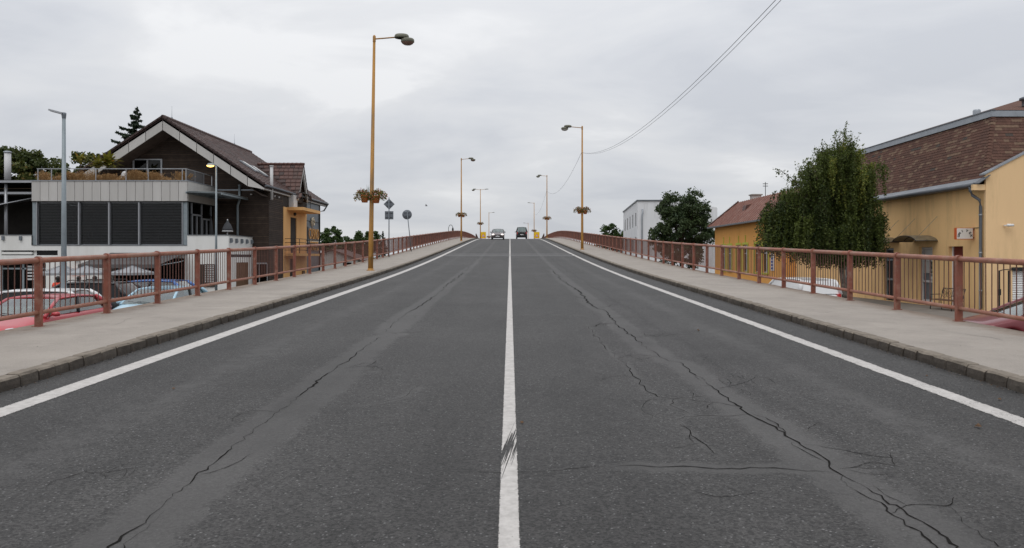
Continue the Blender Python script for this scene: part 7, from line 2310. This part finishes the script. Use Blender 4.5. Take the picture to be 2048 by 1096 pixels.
def weeping_birch(label, base, seed):
    """arching branches from a slender trunk, each hung with bunches of trailing leafy strands"""
    g_ = np.random.default_rng(seed); rr_ = random.Random(seed)
    t_ = thing('birch_tree', label, 'tree', base)
    bx_, by_, _ = base
    m_ = MB()
    tp = [(bx_ + .35, by_, -.05), (bx_ + .15, by_, 1.5), (bx_ + .05, by_ + .05, 3.0), (bx_ + .0, by_, 5.0), (bx_ + .15, by_, 7.0), (bx_ + .2, by_, 8.3)]
    m_.tube(tp, [.15, .125, .11, .09, .05, .015], 10); m_.build('trunk', 'birch_bark', t_)
    # branch ends: (dx, z rel) rows from low and wide to high and narrow
    ends = []
    for k in range(165):
        q = rr_.random()
        if q < .34:      # left shoulder
            dx, zz = rr_.uniform(-3.75, -1.7), 0
            zz = 3.75 - .7 * abs(dx + 2.4) ** 1.4 - rr_.uniform(0, 1.4)
            if dx < -3.2: zz -= .3
        elif q < .80:    # main dome
            dx = rr_.uniform(-1.9, 1.7) if rr_.random() < .55 else rr_.gauss(-.05, .8); dx = max(-2.0, min(1.75, dx))
            zz = 5.75 - .62 * abs(dx + .05) ** 1.45 - rr_.uniform(0, 2.3)
        else:            # right skirt
            dx = rr_.uniform(.6, 1.85); zz = 3.7 - .75 * (dx - .6) ** 1.4 - rr_.uniform(0, 1.3)
        dy = rr_.uniform(-1, 1) * 1.55 * math.sqrt(max(.1, 1 - (dx / 4) ** 2))
        ends.append((dx, dy, zz))
    for k in range(60):
        ends.append((rr_.uniform(-2.6, 1.6), rr_.uniform(-1.5, 1.0), rr_.uniform(.9, 2.3)))
    limbs = MB(); strands = MB()
    Cs, Sh = [], []
    for (dx, dy, zz) in ends:
        e = np.array([bx_ + dx, by_ + dy, Z(zz)])
        a = np.array(tp[0]) + (np.array(tp[4]) - np.array(tp[0])) * min(.9, max(.35, (Z(zz) - 1.0) / 8))
        top_ = (a + e) / 2 + np.array([0, 0, .35])
        limbs.tube([tuple(a), tuple(top_), tuple(e)], [.03, .016, .006], 4)
        clump = g_.choice([-.05, .05, .2, .45]) + (.26 if dx > -1.0 and zz > 2.7 else .06 if zz > 3 else 0)  # upper bunches get paler leaves: highlights painted into the leaf colour
        ns = 17
        for s_ in range(ns):
            f = g_.uniform(.55, 1.03)
            st = (a * (1 - f) ** 2 + 2 * top_ * f * (1 - f) + e * f * f) if f < 1 else e
            st = st + g_.normal(0, .125, 3) * [1, 1, .6]
            droop = g_.uniform(.5, 2.5) if zz < 3.6 else g_.uniform(.3, 1.7)
            zend = max(Z(-.55) + abs(g_.normal(0, .45)) + (0.55 if dx < -2.9 else 0), st[2] - droop)
            ln = st[2] - zend
            if ln < .15: continue
            n_ = max(4, int(ln / .042))
            tt = np.linspace(0, 1, n_)
            ox = (e[0] - a[0]) * .07 * g_.uniform(.2, 1.4); oy = (e[1] - a[1]) * .07
            ph = g_.uniform(0, 6.28)
            X_ = st[0] + ox * np.sqrt(tt) + .03 * np.sin(ph + tt * 6); Y_ = st[1] + oy * np.sqrt(tt) + .03 * np.cos(ph + tt * 5)
            Z_ = st[2] + .06 * np.sin(np.minimum(tt * 5, math.pi)) - ln * tt ** 1.15
            bp = np.stack([X_, Y_, Z_], 1)
            for rep in range(2):
                keep = g_.uniform(0, 1, n_) < (1.0 - .45 * tt if rep else 1.0)
                Cs.append(bp[keep] + g_.normal(0, .038, (keep.sum(), 3))); Sh.append(np.clip(clump + g_.uniform(-.05, .34, keep.sum()), 0, 1))
            if s_ % 4 == 0:
                strands.tube([tuple(bp[i]) for i in np.linspace(0, n_ - 1, 4).astype(int)], .004, 3, cap=False)
    # upright wispy twigs at the top
    for k in range(120):
        x0 = bx_ + g_.uniform(-1.9, 1.6); z0 = Z(5.0) + g_.uniform(-.8, .2) - abs(x0 - bx_ + .1) ** 1.4 * .62
        hgt = g_.uniform(.5, 1.75) * max(.45, 1 - abs(x0 - bx_ - .1) / 3.2)
        lean = g_.normal(0, .15) + (x0 - bx_) * .16
        y0_ = by_ + g_.normal(0, .5)
        n_ = int(hgt / .04)
        tt = np.linspace(0, 1, n_)
        pts = np.stack([x0 + lean * tt * hgt, y0_ + 0 * tt, z0 + hgt * tt], 1)
        keep = g_.uniform(0, 1, n_) > tt * .5
        for rep in range(4 if k % 3 == 0 else 2):
            Cs.append(pts[keep] + g_.normal(0, 1, (keep.sum(), 3)) * (.14 * (1 - tt[keep]) + .035)[:, None]); Sh.append(g_.uniform(.2, .8, keep.sum()))
        strands.tube([tuple(pts[0]), tuple(pts[n_ // 2]), tuple(pts[-1])], [.012, .008, .003], 4, cap=False)
    # a thin branch arching out on the upper left
    arch = [(bx_ - 1.6, by_, Z(3.0)), (bx_ - 2.3, by_, Z(3.85)), (bx_ - 2.8, by_, Z(4.25)), (bx_ - 3.15, by_, Z(4.4))]
    strands.tube(arch, [.02, .015, .01, .004], 5)
    for a, b in zip(arch[:-1], arch[1:]):
        n_ = 46
        tt = g_.uniform(0, 1, n_)[:, None]
        Cs.append(np.array(a) * (1 - tt) + np.array(b) * tt + g_.normal(0, .09, (n_, 3)) - [0, 0, .1]); Sh.append(g_.uniform(.1, .5, n_))
    C = np.concatenate(Cs); S_ = np.clip(np.concatenate(Sh), 0, 1)
    limbs.build('limbs', 'bark', t_); strands.build('twigs', 'bark', t_)
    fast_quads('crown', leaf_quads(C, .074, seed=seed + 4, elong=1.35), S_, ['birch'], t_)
    return t_


weeping_birch('tall weeping birch with trailing branches in front of the yellow building', (16.2, 37.0, 0), 5)
broadleaf('round_tree', 'dense dark green round tree between the white block and the orange house', (19.6, 86, 0), 10,
          [(19.6, 86, Z(3.4), 3.2, 3.0, 2.6), (19.2, 86, Z(5.6), 2.4, 2.2, 2.2), (20.9, 85.5, Z(5.3), 1.8, 1.8, 2.4), (17.6, 85.5, Z(2.4), 1.6, 1.8, 1.9), (21.8, 86, Z(3.0), 1.6, 1.8, 2.6), (19.6, 86, Z(.8), 3.2, 2.6, 2.0)],
          240, 26000, .20, 'maple', 8, None, .22, .62)
broadleaf('garden_tree', 'dark tree left of the white block over the right railing', (20.6, 152, 0), 9, [(20.2, 150, Z(4.5), 2.0, 2, 2.2), (22.4, 150, Z(3.2), 1.8, 2, 1.9), (18.6, 150, Z(3.0), 1.3, 2, 1.3)], 60, 5200, .34, 'green_tree', 9, 'trees beyond the bridge', .2, .7)
broadleaf('broad_tree', 'yellowing broad tree behind the covered terrace at the far left', (-49, 76, 0), 13, [(-50, 76, Z(9.0), 2.6, 2.4, 2.3), (-47.0, 76, Z(8.0), 2.6, 2.4, 2.2), (-53.0, 76, Z(8.2), 2.4, 2.2, 2.6), (-45.0, 76, Z(7.0), 1.6, 2, 1.9), (-49, 76, Z(5.5), 5, 3, 2.2)], 230, 27000, .25, 'lime_tree', 10, 'trees behind the cafe', .3, .75)
broadleaf('broad_tree', 'olive green tree behind the palms and the left roof slope', (-44, 84, 0), 13, [(-47.0, 84, Z(10.0), 2.1, 2, 1.8), (-44.2, 84, Z(10.4), 1.5, 2, 1.5), (-45.5, 84, Z(7.8), 3.0, 2.6, 2.2)], 120, 11000, .25, 'lime_tree', 15, 'trees behind the cafe', .28, .65)
for i, (x, y, zc, rx, rz, lab) in enumerate([(-28.2, 118, Z(3.0), 1.6, 2.0, 'dark bush just right of the brown house beyond the left railing'),
                                             (-25.6, 120, Z(2.3), 2.3, 1.7, 'low green tree beyond the left railing, middle of the far group'),
                                             (-22.9, 119, Z(2.8), 2.2, 1.9, 'round green tree beyond the left railing, tallest of the far group')]):
    broadleaf('far_tree', lab, (x, y, 0), 6, [(x, y, zc, rx, rx, rz), (x + .5, y, zc - 1.5, rx * 1.1, rx, rz)], 46, 4600, .26, 'green_tree', 20 + i, 'far trees beyond the left railing', .18, .6)


def conifer(label, base, h, rad, seed, zlow, n=15000, group=None, leaf=.16):
    g_ = np.random.default_rng(seed); rr_ = random.Random(seed)
    t_ = thing('conifer', label, 'tree', base, group)
    x, y, _ = base
    m_ = MB(); m_.tube([(x, y, 0), (x, y, h)], [.22, .02], 8); m_.build('trunk', 'bark', t_)
    Cs = []; br = MB()
    nb = 90
    for k in range(nb):
        z = zlow + (h - zlow) * (k / nb) ** .9
        rmax = rad * (1 - (z - zlow) / (h - zlow)) ** .85 * rr_.uniform(.55, 1.15)
        a = rr_.uniform(0, 2 * math.pi)
        m = max(6, int(n / nb * rmax / (rad * .55)))
        tt = g_.uniform(.08, 1, m) ** .8
        droop = -.25 * rmax * tt + .30 * rmax * tt ** 2.2
        sp = .22 * rmax * (1 - tt * .6)
        lat = g_.uniform(-1, 1, m) * sp
        Cs.append(np.stack([x + np.cos(a) * tt * rmax - np.sin(a) * lat, y + np.sin(a) * tt * rmax + np.cos(a) * lat, z + droop + g_.normal(0, .05, m) - abs(lat) * .25], 1))
        br.tube([(x, y, z), (x + math.cos(a) * rmax * .5, y + math.sin(a) * rmax * .5, z - .07 * rmax), (x + math.cos(a) * rmax, y + math.sin(a) * rmax, z + .05 * rmax)], [.035, .02, .006], 4)
    br.build('branches', 'bark', t_)
    C = np.concatenate(Cs)
    fast_quads('crown', leaf_quads(C, leaf, seed=seed + 1, elong=2.4, flat=.3), g_.uniform(0, 1, len(C)), ['conifer'], t_)


conifer('dark spruce rising behind the left slope of the gable roof', (-39.7, 80, 0), Z(16.0), 6.6, 31, 7.0, 26000)
conifer('tiny dark conifer tip above the left railing near the diamond sign', (-19.6, 116, 0), Z(4.0), 1.5, 33, 1.0, 3500, None, .14)
